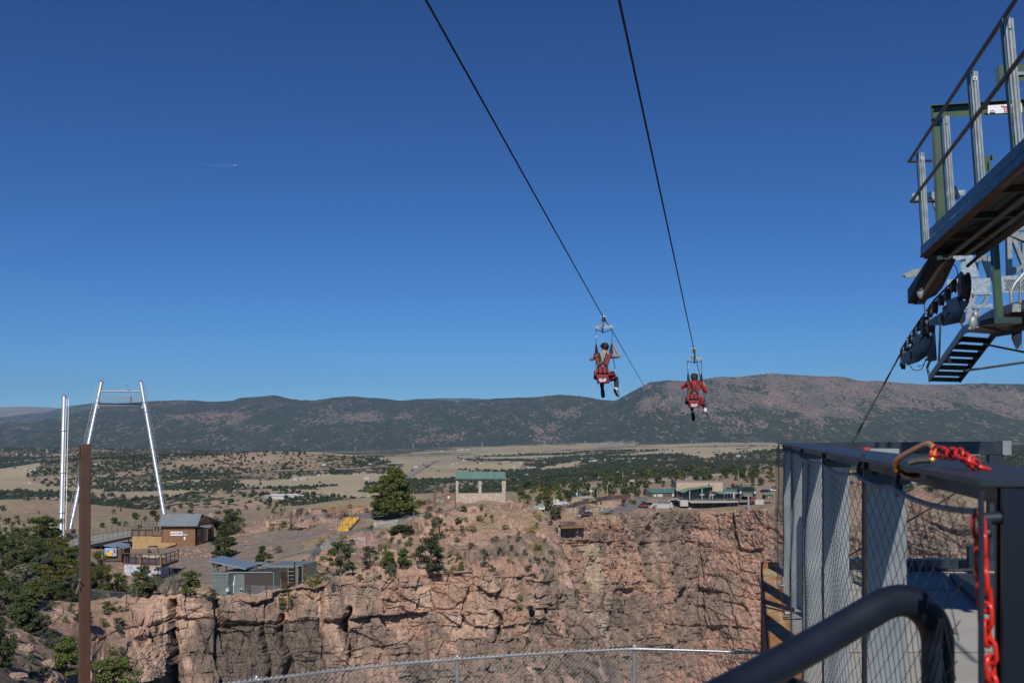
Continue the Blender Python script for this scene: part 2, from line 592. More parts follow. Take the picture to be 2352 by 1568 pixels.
VA=VA+NA*(lift*ramt)[...,None]
jr1,jr2,jd=joints(VA[...,0]+VA[...,1]*.4+1.5*fbm(VA[...,0]*.2,VA[...,1]*.2,0*pxA,3,71),3.2,VA[...,1],3.5,72)
ledge=sstep(1338,1352,pyA)*sstep(1400,1372,pyA)*sstep(180,300,pxA)*sstep(1290,1200,pxA)
VA[...,2]+=ledge*((jr1-.35)*.7+.5*fbm(VA[...,0]*.6,VA[...,1]*.6,0*pxA,3,73))
VA[...,2]+=.12*fbm(VA[...,0]*.3,VA[...,1]*.3,VA[...,2]*0,3,77)*(1-ramt)
for cx_,w_,dp_,y0_,y1_ in((392,5,4.0,1372,1568),(800,6,3.0,1390,1500),(655,5,2.5,1400,1568),(1136,4,2.0,1395,1460),(268,6,2.0,1430,1500),(610,4,2.0,1420,1568)):
 g=np.exp(-((pxA-cx_-6*np.sin(pyA*.05+cx_)-.06*(pyA-1450))/w_)**2)*sstep(y0_,y0_+15,pyA)*sstep(y1_+20,y1_,pyA)
 VA[...,1]+=g*dp_
ew=sstep(1150,1290,pxA)*sstep(1160,1230,pyA)
VA[...,0]+=ew*(2.6*fbm(VA[...,2]*.16,VA[...,2]*0,0*pxA,4,81)+1.4*(joints(VA[...,2],2.5,VA[...,2]*.4+3,2.0,83)[0]-.5)*0)
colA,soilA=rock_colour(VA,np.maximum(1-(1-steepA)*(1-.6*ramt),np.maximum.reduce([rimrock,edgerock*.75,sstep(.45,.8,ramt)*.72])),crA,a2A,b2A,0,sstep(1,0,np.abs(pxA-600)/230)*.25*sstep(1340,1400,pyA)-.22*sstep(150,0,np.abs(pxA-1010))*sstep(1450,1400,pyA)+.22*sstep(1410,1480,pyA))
grav=flat&(ramt<.3)
colA=np.where(grav[...,None],np.array((.235,.185,.15))*(1+.12*fbm(VA[...,0]*.5,VA[...,1]*.5,VA[...,2]*0,3,5))[...,None],colA)
dg=sstep(.0,.35,fbm(VA[...,0]*.12+7,VA[...,1]*.12,0*VA[...,2],4,301))*(1-sstep(.2,.5,steepA))*(~flat)
colA=colA*(1-.35*dg[...,None])+np.array((.26,.22,.13))*.35*dg[...,None]
R_,C_=pxA.shape
rockm=terrain_material('rock_ground',False,1.1,.2)
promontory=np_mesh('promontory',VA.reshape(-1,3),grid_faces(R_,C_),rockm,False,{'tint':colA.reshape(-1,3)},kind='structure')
bvhA=BVHTree.FromPolygons(VA.reshape(-1,3).tolist(),grid_faces(R_,C_).tolist())
colsB=[-1100,-300,0,200,450,600,850,1150,1290,1350,1450,1600,1780,2000,2200,2400,3300]
def zrow(zs,Ys):
 return[(px,HY-z*F/Y,Y)for px,z,Y in zip(colsB,zs,Ys)]
def prow(ps,Ys):
 return[(px,p,Y)for px,p,Y in zip(colsB,ps,Ys)]
ROWS_B=[prow([1700,1700,1700,1700,1700,1700,1700,1700,1700,1700,1700,1700,1700,1700,1700,1700,1700],[240,240,250,250,250,250,320,395,412,425,440,455,448,410,370,350,350]),prow([1568,1568,1568,1568,1568,1568,1568,1568,1568,1568,1568,1568,1568,1568,1568,1568,1568],[250,250,255,255,255,255,330,405,420,434,450,468,460,425,385,365,365]),prow([1400,1400,1400,1400,1400,1400,1400,1400,1400,1400,1400,1400,1400,1390,1380,1380,1380],[258,258,262,262,262,262,338,417,433,446,462,482,473,445,405,388,388]),prow([1300,1300,1300,1300,1300,1300,1300,1300,1300,1275,1275,1275,1275,1265,1240,1240,1240],[265,265,268,268,268,268,345,425,442,453,470,491,482,460,430,410,410]),prow([1260,1260,1245,1240,1240,1250,1250,1250,1215,1188,1184,1178,1168,1140,1115,1115,1115],[280,280,285,290,290,290,350,430,448,458,476,498,490,480,450,430,430]),prow([1225,1225,1215,1205,1205,1225,1225,1225,1180,1175,1172,1164,1155,1118,1100,1100,1100],[320,320,330,330,330,330,400,450,470,480,500,520,520,520,500,480,480]),prow([1195,1195,1188,1178,1176,1195,1200,1175,1150,1148,1148,1148,1140,1105,1092,1092,1092],[380,380,400,400,400,400,460,480,520,520,545,560,580,590,580,560,560]),prow([1185,1185,1178,1170,1168,1185,1180,1150,1128,1125,1122,1118,1105,1092,1085,1085,1085],[460,460,480,470,460,500,560,600,640,640,650,660,680,700,700,700,700]),prow([1192,1192,1185,1180,1180,1178,1168,1135,1110,1105,1100,1092,1073,1080,1082,1082,1082],[600,600,620,620,620,620,680,740,780,790,790,790,800,820,840,840,840]),zrow([-68,-68,-68,-68,-66,-64,-62,-60,-56,-54,-50,-50,-50,-56,-60,-60,-60],[900,900,900,900,900,900,950,1000,1050,1080,1100,1150,1200,1200,1200,1200,1200]),zrow([-68,-68,-68,-68,-66,-64,-64,-64,-62,-60,-56,-52,-50,-50,-50,-50,-50],[1500]*17),zrow([-72,-72,-70,-68,-66,-66,-64,-62,-60,-58,-52,-46,-40,-38,-38,-38,-38],[2300]*17),zrow([-80,-80,-76,-74,-72,-70,-68,-62,-56,-52,-46,-36,-30,-28,-28,-28,-28],[3500]*17),zrow([-85,-85,-82,-80,-76,-74,-66,-52,-40,-34,-28,-24,-24,-26,-26,-26,-26],[5000]*17),zrow([-80,-80,-74,-78,-85,-85,-70,-46,-30,-24,-20,-20,-24,-24,-24,-24,-24],[6300]*17),zrow([-60,-60,-60,-60,-60,-60,-60,-60,-60,-60,-60,-60,-60,-60,-60,-60,-60],[8500]*17),]
tcB=np.concatenate([np.linspace(0,2,50)[:-1],np.linspace(2,8,330)[:-1],np.linspace(8,12,460)[:-1],np.linspace(12,15,200)[:-1],np.linspace(15,16,20)])
VB,pxB,pyB=grid_from_control(ROWS_B,[14,80,70,70,30,20,20,26,40,36,44,40,34,24,10],tcB,(4,6))
def bump(x,y,h,sx,sy,rot=0.0):
 c,s=math.cos(rot),math.sin(rot)
 dx,dy=VB[...,0]-x,VB[...,1]-y
 u,v=(dx*c+dy*s)/sx,(-dx*s+dy*c)/sy
 VB[...,2]+=h*np.exp(-(u*u+v*v)**1.3)
HIL=[(-640,1850,34,330,210),(-330,1800,22,180,150),(-1650,3600,40,700,300),(-250,1000,13,130,70),(-420,830,12,90,60),(60,1250,14,260,90),(560,2200,12,600,120),(-1000,2900,22,500,130),(250,1700,10,300,120),(-90,820,7,80,40)]
for q in HIL:
 bump(*q)
NB=grid_normals(VB)
steepB=1-np.abs(NB[...,2])
YB=VB[...,1]
clf=np.clip(sstep(1195,1225,pyB)*sstep(1230,1300,pxB)+sstep(.3,.6,steepB)*(YB<600),0,1)
dB,crB,a2B,b2B=rock_disp(VB,3.0,400,1.7)
dB2,crB2,_,_=rock_disp(VB,1.7,500,1.6)
dB3,crB3,_,b3B=rock_disp(VB,.75,560,1.5)
x_,y_,z_=VB[...,0],VB[...,1],VB[...,2]
butt=7.0*(1-np.abs(fbm(x_*.022+z_*.006,y_*.0,z_*.004,3,411))*2.6)+4*(1-np.abs(fbm(x_*.06,y_*0,z_*.015,3,412))*2.2)
VB=VB+NB*((dB*.6+dB2*1.2+dB3*1.2+butt*.7)*clf)[...,None]
near=sstep(700,600,YB)*(1-clf)*(pxB>1150)
VB[...,2]+=near*np.maximum(dB2*.4,0)*sstep(-.15,.15,fbm(x_*.02,y_*.02,0*x_,3,88))
VB[...,2]+=(1-clf)*(1.2*fbm(x_*.03,y_*.03,0*x_,4,78)*sstep(250,600,YB)+5*fbm(x_*.004,y_*.004,0*x_,3,79)*sstep(900,2000,YB))
colB,soilB=rock_colour(VB,np.clip(steepB*1.1+.25*clf,0,1),crB,a2B,.5*b2B+.5*b3B,.4,-.02)
n3=fbm(VB[...,0]*.25,VB[...,1]*.25,VB[...,2]*.02,3,333)
for(x0,y0,x1,y1,w_,cc,st)in((1335,1250,1370,1420,22,(.42,.36,.26),.8),(1325,1395,1395,1490,7,(.40,.36,.30),.7),(1440,1230,1438,1290,12,(.44,.37,.29),.6),(1480,1190,1492,1300,10,(.44,.33,.26),.5),(1345,1430,1400,1568,14,(.40,.33,.27),.5)):
 t=np.clip(((pyB-y0)/(y1-y0)),0,1)
 d=np.abs(pxB-(x0+(x1-x0)*t))/w_
 g=sstep(1,.2,d)*sstep(y0-8,y0+8,pyB)*sstep(y1+14,y1-6,pyB)*sstep(-.25,.3,n3+.1)*st
 colB=colB*(1-g[...,None])+np.array(cc)*g[...,None]
fx=fbm(x_*.006,y_*.006,0*x_,5,44)
open_=1-clf
grass=np.zeros(pxB.shape)
FIELDS=[[(-400,1078),(140,1078),(130,1088),(60,1104),(130,1114),(260,1112),(420,1108),(640,1104),(900,1098),(870,1112),(740,1120),(590,1138),(320,1142),(150,1130),(-400,1128)],[(560,1060),(760,1056),(900,1050),(1010,1044),(1080,1056),(1180,1060),(1300,1064),(1200,1072),(1176,1096),(1120,1102),(950,1104),(900,1090),(720,1088),(610,1080)],[(880,1050),(980,1036),(1100,1026),(1250,1020),(1350,1016),(1470,1014),(1450,1030),(1400,1044),(1180,1052),(1060,1052)],[(1380,1034),(1500,1022),(1640,1016),(1900,1013),(2250,1020),(2000,1036),(1900,1040),(1740,1044),(1620,1058),(1480,1052),(1390,1046)],[(1200,1084),(1330,1064),(1340,1068),(1240,1084)],[(620,1128),(760,1110),(860,1112),(800,1140),(640,1140)],[(570,1144),(900,1138),(1100,1150),(800,1156),(570,1150)],]
wob=7*fbm(x_*.003+50,y_*.002,0*x_,5,45)*sstep(900,1500,YB)+3*fbm(x_*.02,y_*.01,0*x_,3,145)
for poly in FIELDS:
 grass=np.maximum(grass,inpoly(pxB+12*fbm(x_*.003,y_*.003,0*x_,4,46),pyB+wob,poly)*1.0)
grass*=(YB>880)
cover=np.where(YB>880,np.where(pxB<1100,.75,.86)-.95*grass,0.30)
cover=np.where((YB>880)&(pyB<1044)&(grass<.5),.98,cover)
pk=sstep(.15,.4,fbm(x_*.004+9,y_*.007,0*x_,4,47))*(YB>880)
cover=cover-.45*pk*(1-grass)
cover=np.where((grass>.5),np.where(fbm(x_*.0035,y_*.006,0*x_,5,48)>np.where(YB>3300,.06,.33),.66,.05),cover)
cover=np.where(YB<900,0.0,cover)
cover*=open_
tan_c=lerp3(TAN,(.33,.27,.18),sstep(-.2,.4,fx))
dirt=lerp3((.30,.215,.155),(.26,.21,.14),sstep(-.3,.3,fbm(x_*.02,y_*.02,0*x_,4,49)))
dirt=dirt*(1-.55*pk[...,None])+np.array((.38,.27,.21))*.55*pk[...,None]
gd=dirt*(1-grass[...,None])+tan_c*grass[...,None]
grs=sstep(-.1,.3,fbm(x_*.012,y_*.012,0*x_,4,50))*(YB<880)*.6
gd=gd*(1-grs[...,None])+np.array((.31,.265,.155))*grs[...,None]
mixo=np.clip(open_*sstep(520,640,YB+60*fbm(x_*.02,y_*.02,0*x_,3,51))+(pxB<1250)*open_,0,1)
colB=colB*(1-mixo[...,None])+gd*mixo[...,None]
R_,C_=pxB.shape
valley=np_mesh('valley_ground',VB.reshape(-1,3),grid_faces(R_,C_),terrain_material('valley_surface',True,.35,.5,8.0),False,{'tint':colB.reshape(-1,3),'cover':cover.reshape(-1)},kind='structure')
FB=grid_faces(R_,C_)
bvhB=BVHTree.FromPolygons(VB.reshape(-1,3).tolist(),FB.tolist())
RIDGE=[(-1200,950),(-600,940),(-200,968),(0,975),(37,969),(67,971),(105,961),(135,964),(175,948),(212,938),(250,935),(281,926),(337,921),(400,919),(450,919),(480,922),(532,921),(550,913),(588,911),(628,907),(663,914),(693,919),(723,919),(763,913),(800,910),(838,912),(875,914),(913,919),(938,919),(988,917),(1013,919),(1050,923),(1088,920),(1138,915),(1176,913),(1226,912),(1281,906),(1316,908),(1351,912),(1376,917),(1416,920),(1426,915),(1456,898),(1493,877),(1514,876),(1538,873),(1576,875),(1626,870),(1651,864),(1688,866),(1726,862),(1764,857),(1814,859),(1864,863),(1914,864),(1939,866),(1971,874),(2001,875),(2021,874),(2064,878),(2094,881),(2139,882),(2189,883),(2226,880),(2289,881),(2352,882),(2500,878),(2800,900),(3400,930)]
def mountain(name,ridge,Yc,Yf,Yb,zf,ncol,nrow,amp,seed,dot,colfun,cov,smooth=True,rough=1.0,kind='structure'):
 rx=np.array([r[0]for r in ridge],float)
 ry=np.array([r[1]for r in ridge],float)
 px=np.linspace(rx[0],rx[-1],ncol)
 py=np.interp(px,rx,ry)
 Ycr=np.interp(px,*Yc)
 zc=(HY-py)*Ycr/F
 Yfo=np.interp(px,*Yf)
 zfo=np.interp(px,*zf)
 t=np.linspace(0,1,nrow)
 rows=[]
 for tt in t:
  Y=Yfo+(Ycr-Yfo)*tt
  prof=tt**1.35
  z=zfo+(zc-zfo)*prof
  x=(px-CX)*Ycr/F*(1+(Y/Ycr-1))
  rows.append(np.stack([x,Y,z],-1))
 for k in range(1,9):
  q=k/8
  Y=Ycr+(Yb-Ycr)*q
  rows.append(np.stack([(px-CX)*Ycr/F,Y,zc*(1-q**1.2*.9)],-1))
 V=np.array(rows)
 tt=np.concatenate([t,1-np.arange(1,9)/8])[:,None]*np.ones(ncol)
 x,y=V[...,0],V[...,1]
 env=np.sin(np.clip(tt,0,1)*PI)**.8
 wx=x+500*fbm(x/2500,y/2500,0*x,3,seed+3)
 sp=1-2.2*np.abs(fbm(wx/900,y/3200,0*x,4,seed))
 sp2=1-2.2*np.abs(fbm(wx/330+5,y/900,0*x,4,seed+1))
 V[...,2]+=amp*env*(sp*.7+sp2*.35-.3)+rough*12*fbm(x/120,y/120,0*x,4,seed+2)*np.clip(env+.12,0,1)
 V[nrow-1:nrow+1,:,2]+=rough*5*fbm(x[nrow-1:nrow+1]/60,y[nrow-1:nrow+1]/60,0*x[nrow-1:nrow+1],3,seed+9)
 c,cv=colfun(V,tt,px[None]*np.ones(tt.shape))
 m=terrain_material(name+'_surface',True,.02,8.0,dot,.010,.26,.25)
 return np_mesh(name,V.reshape(-1,3),grid_faces(*tt.shape),m,True,{'tint':c.reshape(-1,3),'cover':cv.reshape(-1)},kind=kind)
def main_col(V,tt,px):
 x,y,z=V[...,0],V[...,1],V[...,2]
 n=fbm(x/420,y/2600,z/150,6,611)
 n2=fbm(x/120,y/700,z/60,4,612)
 right=sstep(1400,1500,px)
 mid=sstep(1040,1150,px)*sstep(1420,1330,px)
 c=lerp3((.15,.125,.108),(.21,.155,.125),sstep(-.2,.3,n2))
 red=sstep(.05,.35,fbm(x/400+4,y/2000,z/150,4,613))*sstep(.35,.6,tt)*(.4+.6*mid)
 c=c*(1-red[...,None]*.6)+np.array((.27,.15,.115))*red[...,None]*.6
 bare=sstep(-.02,.42,n+.3*n2+right*.42*sstep(.36,.62,tt)+mid*.12*sstep(.4,.6,tt)-.12*(1-right)-.25*sstep(.45,.1,tt))
 cv=1.02-bare*.58
 return c,cv
mountain('mountain_range',RIDGE,([-1200,1300,1480,3400],[8800,8600,7400,7200]),([-1200,600,1300,1500,3400],[6000,6000,5800,5400,5200]),11500,([-1200,600,1176,1500,3400],[-85,-90,-60,-24,-24]),1500,190,85,600,17.0,main_col,.8)
def far_col(V,tt,px):
 x,y,z=V[...,0],V[...,1],V[...,2]
 n=fbm(x/1500,y/2500,z/300,4,711)
 c=lerp3((.27,.20,.15),(.36,.28,.20),sstep(-.2,.3,n))
 return c,np.where(px<150,.45-.4*sstep(.75,.95,tt),.9)+0*n
mountain('distant_mountain',[(-1500,945),(-400,938),(-100,936),(0,935),(62,933),(125,936),(150,942),(300,960),(600,975),(3600,990)],([-1500,3600],[24000,24000]),([-1500,3600],[17000,17000]),28000,([-1500,3600],[-60,-60]),500,60,220,700,40.0,far_col,.5)
mountain('blue_foothill',[(-1500,975),(-200,960),(0,958),(60,950),(100,947),(150,934),(190,928),(216,925),(260,926),(330,924),(400,930),(600,950),(3600,990)],([-1500,3600],[15500,15500]),([-1500,3600],[11500,11500]),18000,([-1500,3600],[-60,-60]),600,60,120,720,25.0,lambda V,tt,px:(far_col(V,tt,px)[0]*.8,np.full(tt.shape,.9)),.5)
mountain('blue_plateau',[(-500,980),(800,960),(900,925),(930,919),(963,915.5),(1025,914),(1060,914),(1125,916),(1160,922),(1300,940),(3600,985)],([-1500,3600],[17500,17500]),([-1500,3600],[13500,13500]),19000,([-1500,3600],[-60,-60]),500,50,60,740,25.0,lambda V,tt,px:(far_col(V,tt,px)[0]*.8,np.full(tt.shape,.95)),.5)
np_mesh('plain',[(-90000,200,-140),(90000,200,-140),(90000,60000,-140),(-90000,60000,-140)],[(0,1,2,3)],mat('plain_soil',(.28,.22,.15),.95,0,.2,.002),False,kind='structure')
def hit(px,py,which='AB'):
 """where the view ray through a picture point meets the ground"""
 d=Vector(((px-CX)/F,1.0,(HY-py)/F)).normalized()
 best=None
 for w_,b in(('A',bvhA),('B',bvhB)):
  if w_ in which:
   h=b.ray_cast(Vector((0,0,0)),d)
   if h[0]is not None and(best is None or h[3]<best[1]):
    best=(h[0],h[3])
 if best is None and which!='AB':
  return hit(px,py,'AB')
 return best[0]if best else P(px,py,250)
def hy(px,py,which='AB'):
 return hit(px,py,which).y
def drop(x,y,which='AB',z0=200):
 best=None
 for w_,b in(('A',bvhA),('B',bvhB)):
  if w_ in which:
   h=b.ray_cast(Vector((x,y,z0)),Vector((0,0,-1)))
   if h[0]is not None and(best is None or h[0].z>best):
    best=h[0].z
 return best
def leaf_mat(name,a,b,rough=.75):
 m=bpy.data.materials.new(name)
 m.use_nodes=True
 nt=NT(m)
 bs=nt.n['Principled BSDF']
 bs.inputs['Roughness'].default_value=rough
 bs.inputs['Specular IOR Level'].default_value=.2
 tc=nt.n.new('ShaderNodeTexCoord')
 oi=nt.n.new('ShaderNodeObjectInfo')
 n=nt.noise(tc.outputs['Object'],1.6,3.0,.6)
 n2=nt.noise(tc.outputs['Object'],9.0,2.0,.6)
 f=nt.math('ADD',nt.math('MULTIPLY',n,.7),nt.math('MULTIPLY',n2,.5))
 c=nt.mix(nt.ramp(f,.38,.8),c4(a),c4(b))
 c=nt.mix(1.0,c,nt.mix(oi.outputs['Random'],(.68,.70,.72,1),(1.4,1.32,1.2,1)),'MULTIPLY')
 nt.l.new(c,bs.inputs['Base Color'])
 return m
LEAF={'dark':leaf_mat('juniper_leaf',(.034,.050,.020),(.085,.108,.040)),'pine':leaf_mat('pine_needle',(.042,.058,.016),(.115,.132,.036)),'green':leaf_mat('green_leaf',(.045,.070,.020),(.115,.142,.042)),'yellow':leaf_mat('autumn_leaf',(.070,.078,.016),(.180,.160,.030)),'grey':leaf_mat('grey_green_leaf',(.055,.068,.045),(.125,.138,.09)),'sage':leaf_mat('sage_leaf',(.10,.105,.065),(.19,.18,.11)),'red':leaf_mat('red_leaf',(.09,.018,.015),(.20,.04,.03)),'straw':leaf_mat('straw_blade',(.20,.17,.07),(.36,.29,.13)),'wood':leaf_mat('woodland_leaf',(.022,.032,.016),(.050,.062,.030)),}
BARK=mat('bark',(.14,.105,.08),.9,0,.3,8,.6,20)
TWIG=mat('grey_twig',(.16,.145,.13),.9,0,.2,8)
def crown_arrays(H,W,shape,nclump,nleaf,leaf,rng,base=.12,clump_r=None):
 """leaf quads in clumps spread through a crown of height H and width W; returns verts, faces and clump centres"""
 cs=[]
 while len(cs)<nclump:
  u=rng.random()
  if shape=='cone':
   r=(1-u)**.75*(.25+.75*min(1,u*6))
  elif shape=='pine':
   r=(1-u**2.6)**.8*(.85+.15*min(1,u*6))*(.90+.10*math.sin(u*23))
  elif shape=='round':
   r=math.sqrt(max(0,1-(2*u-1)**2))**.8
  elif shape=='low':
   r=math.sqrt(max(0,1-u*u))
  else:
   r=math.sqrt(max(0,1-(1.7*u-.8)**2))*.9
  if shape=='pine':
   u=u**1.25
  a=rng.random()*2*PI
  q=rng.random()**.45
  lob=.84+.16*math.sin(3*a+5*u)+.1*math.sin(7*a+2)
  cs.append((math.cos(a)*r*q*W/2*lob,math.sin(a)*r*q*W/2*lob,H*(base+(1-base)*u)))
 cs=np.array(cs)
 cr=clump_r or(W*.5/max(2.2,nclump**.36))
 ix=rng.integers(0,nclump,nleaf)
 d=rng.normal(size=(nleaf,3))
 d/=np.linalg.norm(d,axis=1)[:,None]
 d*=(rng.random(nleaf)**.5)[:,None]*cr*rng.uniform(.6,1.3,nclump)[ix][:,None]
 d[:,2]*=.7
 c=cs[ix]+d
 n=rng.normal(size=(nleaf,3))+d/(np.linalg.norm(d,axis=1)[:,None]+1e-6)*.9
 n[:,2]+=.5
 n/=np.linalg.norm(n,axis=1)[:,None]
 t=np.cross(n,rng.normal(size=(nleaf,3)))
 t/=np.linalg.norm(t,axis=1)[:,None]
 b=np.cross(n,t)
 s=leaf*rng.uniform(.55,1.25,nleaf)[:,None]
 t,b=t*s,b*s*.7
 V=np.stack([c-t,c+b*.8,c+t,c-b],1).reshape(-1,3)
 rr=np.percentile(np.hypot(V[:,0],V[:,1]),96)
 k_=W/2/rr
 kz=H/np.percentile(V[:,2],99.3)
 V[:,:2]*=k_
 cs[:,:2]*=k_
 V[:,2]*=kz
 cs[:,2]*=kz
 V[:,2]=np.maximum(V[:,2],.02)
 Fq=np.arange(nleaf*4).reshape(-1,4)
 return V,Fq,cs
def trunk_mb(H,W,cs,rng,r0,nb=14,top=.8):
 mb=MB()
 lean=rng.uniform(-.06,.06,2)*H
 mb.tube([(0,0,-.3),(lean[0]*.3,lean[1]*.3,H*top*.35),(lean[0],lean[1],H*top*.7),(lean[0]*1.2,lean[1],H*top)],[r0*1.2,r0,r0*.6,r0*.15],7)
 ids=rng.choice(len(cs),min(nb,len(cs)),replace=False)
 for i in ids:
  e=Vector(cs[i])
  z0=max(.05*H,min(H*top*.9,e.z*.62))
  k=z0/(H*top)
  s=Vector((lean[0]*k,lean[1]*k,z0))
  m=(s+e)/2+Vector((0,0,-.03*H))
  mb.tube([s,m,e],[r0*.4,r0*.25,r0*.06],5,cap=False)
 return mb
PROTO={}
def make_tree(key,H,W,shape,leafm,nclump,nleaf,leaf,seed,base=.12,r0=.16,nb=14,trunk=True,clump_r=None,name='juniper_tree'):
 rng=np.random.default_rng(seed)
 V,Fq,cs=crown_arrays(H,W,shape,nclump,nleaf,leaf,rng,base,clump_r)
 cm=np_mesh('crown',V,Fq,LEAF[leafm],False)
 me=cm.data
 bpy.data.objects.remove(cm)
 tm=None
 if trunk:
  to=trunk_mb(H,W,cs,rng,r0,nb).build('trunk',BARK,None,True,origin=(0,0,0))
  tm=to.data
  bpy.data.objects.remove(to)
 PROTO[key]=(me,tm,H,W,name)
make_tree('pine',8,8,'pine','pine',175,24000,.13,1,.12,.22,26,name='pine_tree',clump_r=.60)
make_tree('jun_a',3.6,4.0,'round','dark',46,6500,.10,2,.06,.14,16)
make_tree('jun_b',4.0,3.6,'egg','green',46,6500,.10,3,.05,.14,16)
make_tree('jun_c',4.6,3.0,'cone','green',44,6000,.10,4,.04,.12,12)
make_tree('pin_a',4.4,4.0,'egg','dark',26,4200,.10,5,.16,.15,22,name='pinyon_tree',clump_r=.5)
make_tree('pin_g',4.0,3.2,'round','grey',24,3600,.10,6,.12,.12,18,name='pinyon_tree',clump_r=.45)
make_tree('yel',4.6,3.8,'egg','yellow',40,5200,.11,7,.05,.12,16,name='oak_shrub',clump_r=.5)
make_tree('blu',3.0,3.4,'round','grey',36,5200,.10,8,.04,.12,12)
make_tree('red',4.0,3.4,'round','red',30,900,.2,9,.1,.12,10,name='maple_tree')
make_tree('far_a',4.5,4.6,'round','dark',30,1100,.26,10,.05,.16,6)
make_tree('far_b',5.5,4.0,'cone','green',30,1100,.26,11,.05,.16,6)
make_tree('far_c',4.5,4.2,'egg','yellow',26,900,.26,12,.05,.16,6,name='oak_shrub')
make_tree('far_d',5.0,4.4,'egg','green',30,1100,.26,13,.05,.16,6)
make_tree('far_p',6.0,5.0,'pine','dark',34,1300,.26,14,.08,.18,6,name='pine_tree')
make_tree('sage',.8,1.2,'low','sage',14,520,.07,15,.02,.03,0,False,name='sage_bush')
make_tree('bush',1.1,1.5,'low','grey',16,700,.07,16,.02,.03,0,False,name='scrub_bush')
make_tree('bushg',1.2,1.4,'low','green',16,700,.07,17,.02,.03,0,False,name='scrub_bush')
make_tree('straw',.7,1.2,'low','straw',20,700,.10,18,.02,.03,0,False,clump_r=.6,name='grass_tussock')
def tree(key,px,py,hpx,wpx=None,label=None,group=None,where='AB',rz=None,loc=None,single=False):
 me,tm,H,W,name=PROTO[key]
 p=loc if loc is not None else hit(px,py,where)
 if p is None:
  return None
 k=hpx*p.y/F/H
 kw=(wpx*p.y/F/W)if wpx else k
 rz=random.uniform(0,6.28)if rz is None else rz
 if tm is None or single:
  o=bpy.data.objects.new(name,me)
  COL.objects.link(o)
  o.location=p-Vector((0,0,.05))
  o.rotation_euler.z=rz
  o.scale=(kw,kw,k)
  return tag(o,label,name.split('_')[1],group)
 t=thing(name,p-Vector((0,0,.1)),label,'tree' if 'tree' in name else 'shrub',group)
 t.rotation_euler.z=rz
 t.scale=(kw,kw,k)
 for nm,m in(('trunk',tm),('crown',me)):
  o=bpy.data.objects.new(nm,m)
  COL.objects.link(o)
  o.parent=t
 return t
tree('pine',905,1189,114,112,'big round-topped pine tree casting its shadow on the path left of the stone pavilion')
T=[('jun_c',515,1278,76,56,'bright green upright juniper on the gravel right of the brown cabin'),('jun_a',524,1228,60,68,'dark juniper behind the upright juniper, right of the cabin porch'),('jun_c',604,1296,44,40,'pale green young conifer poking up behind the metal container roofs'),('pin_a',783,1322,82,72,'ragged dark pinyon on the slope just right of the glass-doored container'),('pin_g',850,1302,50,44,'small grey-green pinyon between two larger dark trees on the rocks'),('jun_b',894,1304,40,34,'left one of a pair of small junipers on the pale rock dome'),('jun_b',926,1306,45,34,'right one of a pair of small junipers on the pale rock dome'),('pin_g',902,1354,56,30,'thin straggly pinyon clinging to the top of the cliff'),('pin_a',990,1322,90,84,'widest dark pinyon on the promontory edge with its bent trunk showing'),('jun_b',925,1228,24,68,'low spreading juniper bushes below the sloping path'),('pin_g',1008,1240,54,44,'grey-green open tree on the slope below the pavilion'),('pin_g',1113,1302,44,24,'slender grey-green shrub near the right end of the promontory top'),('jun_b',1059,1310,22,16,'tiny light green pine standing on the bare cliff edge'),('jun_a',1053,1202,16,18,'small dark bush in the rocks under the pavilion'),('jun_a',331,1370,72,92,'large round juniper in front of the picture banner'),('jun_a',270,1368,54,48,'juniper left of the large round one, before the banner'),('jun_b',437,1366,56,48,'juniper on the gravel drive left of the grey container'),('blu',487,1378,27,34,'small dense bush at the cliff top by the container corner'),('jun_b',246,1404,26,22,'small green bush on the cliff top right of the brown post'),('jun_b',100,1262,76,84,'tall deep green tree left of the tower feet'),('jun_a',36,1310,80,90,'dark tree at the left edge, above the rocky slope'),('pin_g',100,1350,82,62,'pale green tree left of the leaning yellow oaks'),('yel',150,1352,70,70,'yellow-green oak at the foot of the single white pole'),('yel',226,1370,104,50,'tall yellow-green oak just right of the brown post'),('jun_a',158,1380,52,56,'dark juniper behind the little fence left of the brown post'),('blu',50,1376,80,96,'blue-grey bushy tree at the left edge in mid slope'),('jun_a',62,1446,92,96,'big dark juniper hanging over the rocks at the left'),('jun_a',2,1530,108,66,'dark juniper cut by the left edge of the view, lowest of them'),('blu',116,1488,46,46,'blue-grey bush among boulders left of the brown post'),('jun_b',150,1552,92,72,'bright green juniper beside the lower part of the brown post'),('jun_b',262,1600,92,104,'green junipers at the bottom edge right of the brown post'),('jun_c',192,1440,60,40,'green bush hidden partly behind the brown post'),]
for t_ in T:
 tree(*t_[:5],label=t_[5],where='A')
rs=random.Random(77)
for i in range(46):
 px=rs.uniform(-60,232)
 py=rs.uniform(1255,1385)if i<34 else rs.uniform(1385,1470)
 if i>=34:
  px=rs.uniform(-60,110)
 lo=1240+max(0,(px-120))*.9
 if py<lo:
  continue
 k=rs.choice(['jun_a','jun_b','blu','jun_a','yel' if 90<px<250 else 'jun_a','pin_g'])
 lb={'jun_a':'dark juniper in the thicket at the left edge','jun_b':'bright green juniper in the thicket at the left edge','blu':'blue-grey bush in the thicket at the left edge','yel':'yellow-green oak in the thicket below the white pole','pin_g':'pale grey-green pinyon in the thicket at the left edge'}[k]
 tree(k,px,py,rs.uniform(38,66),rs.uniform(44,70),lb,'trees of the left thicket','A')
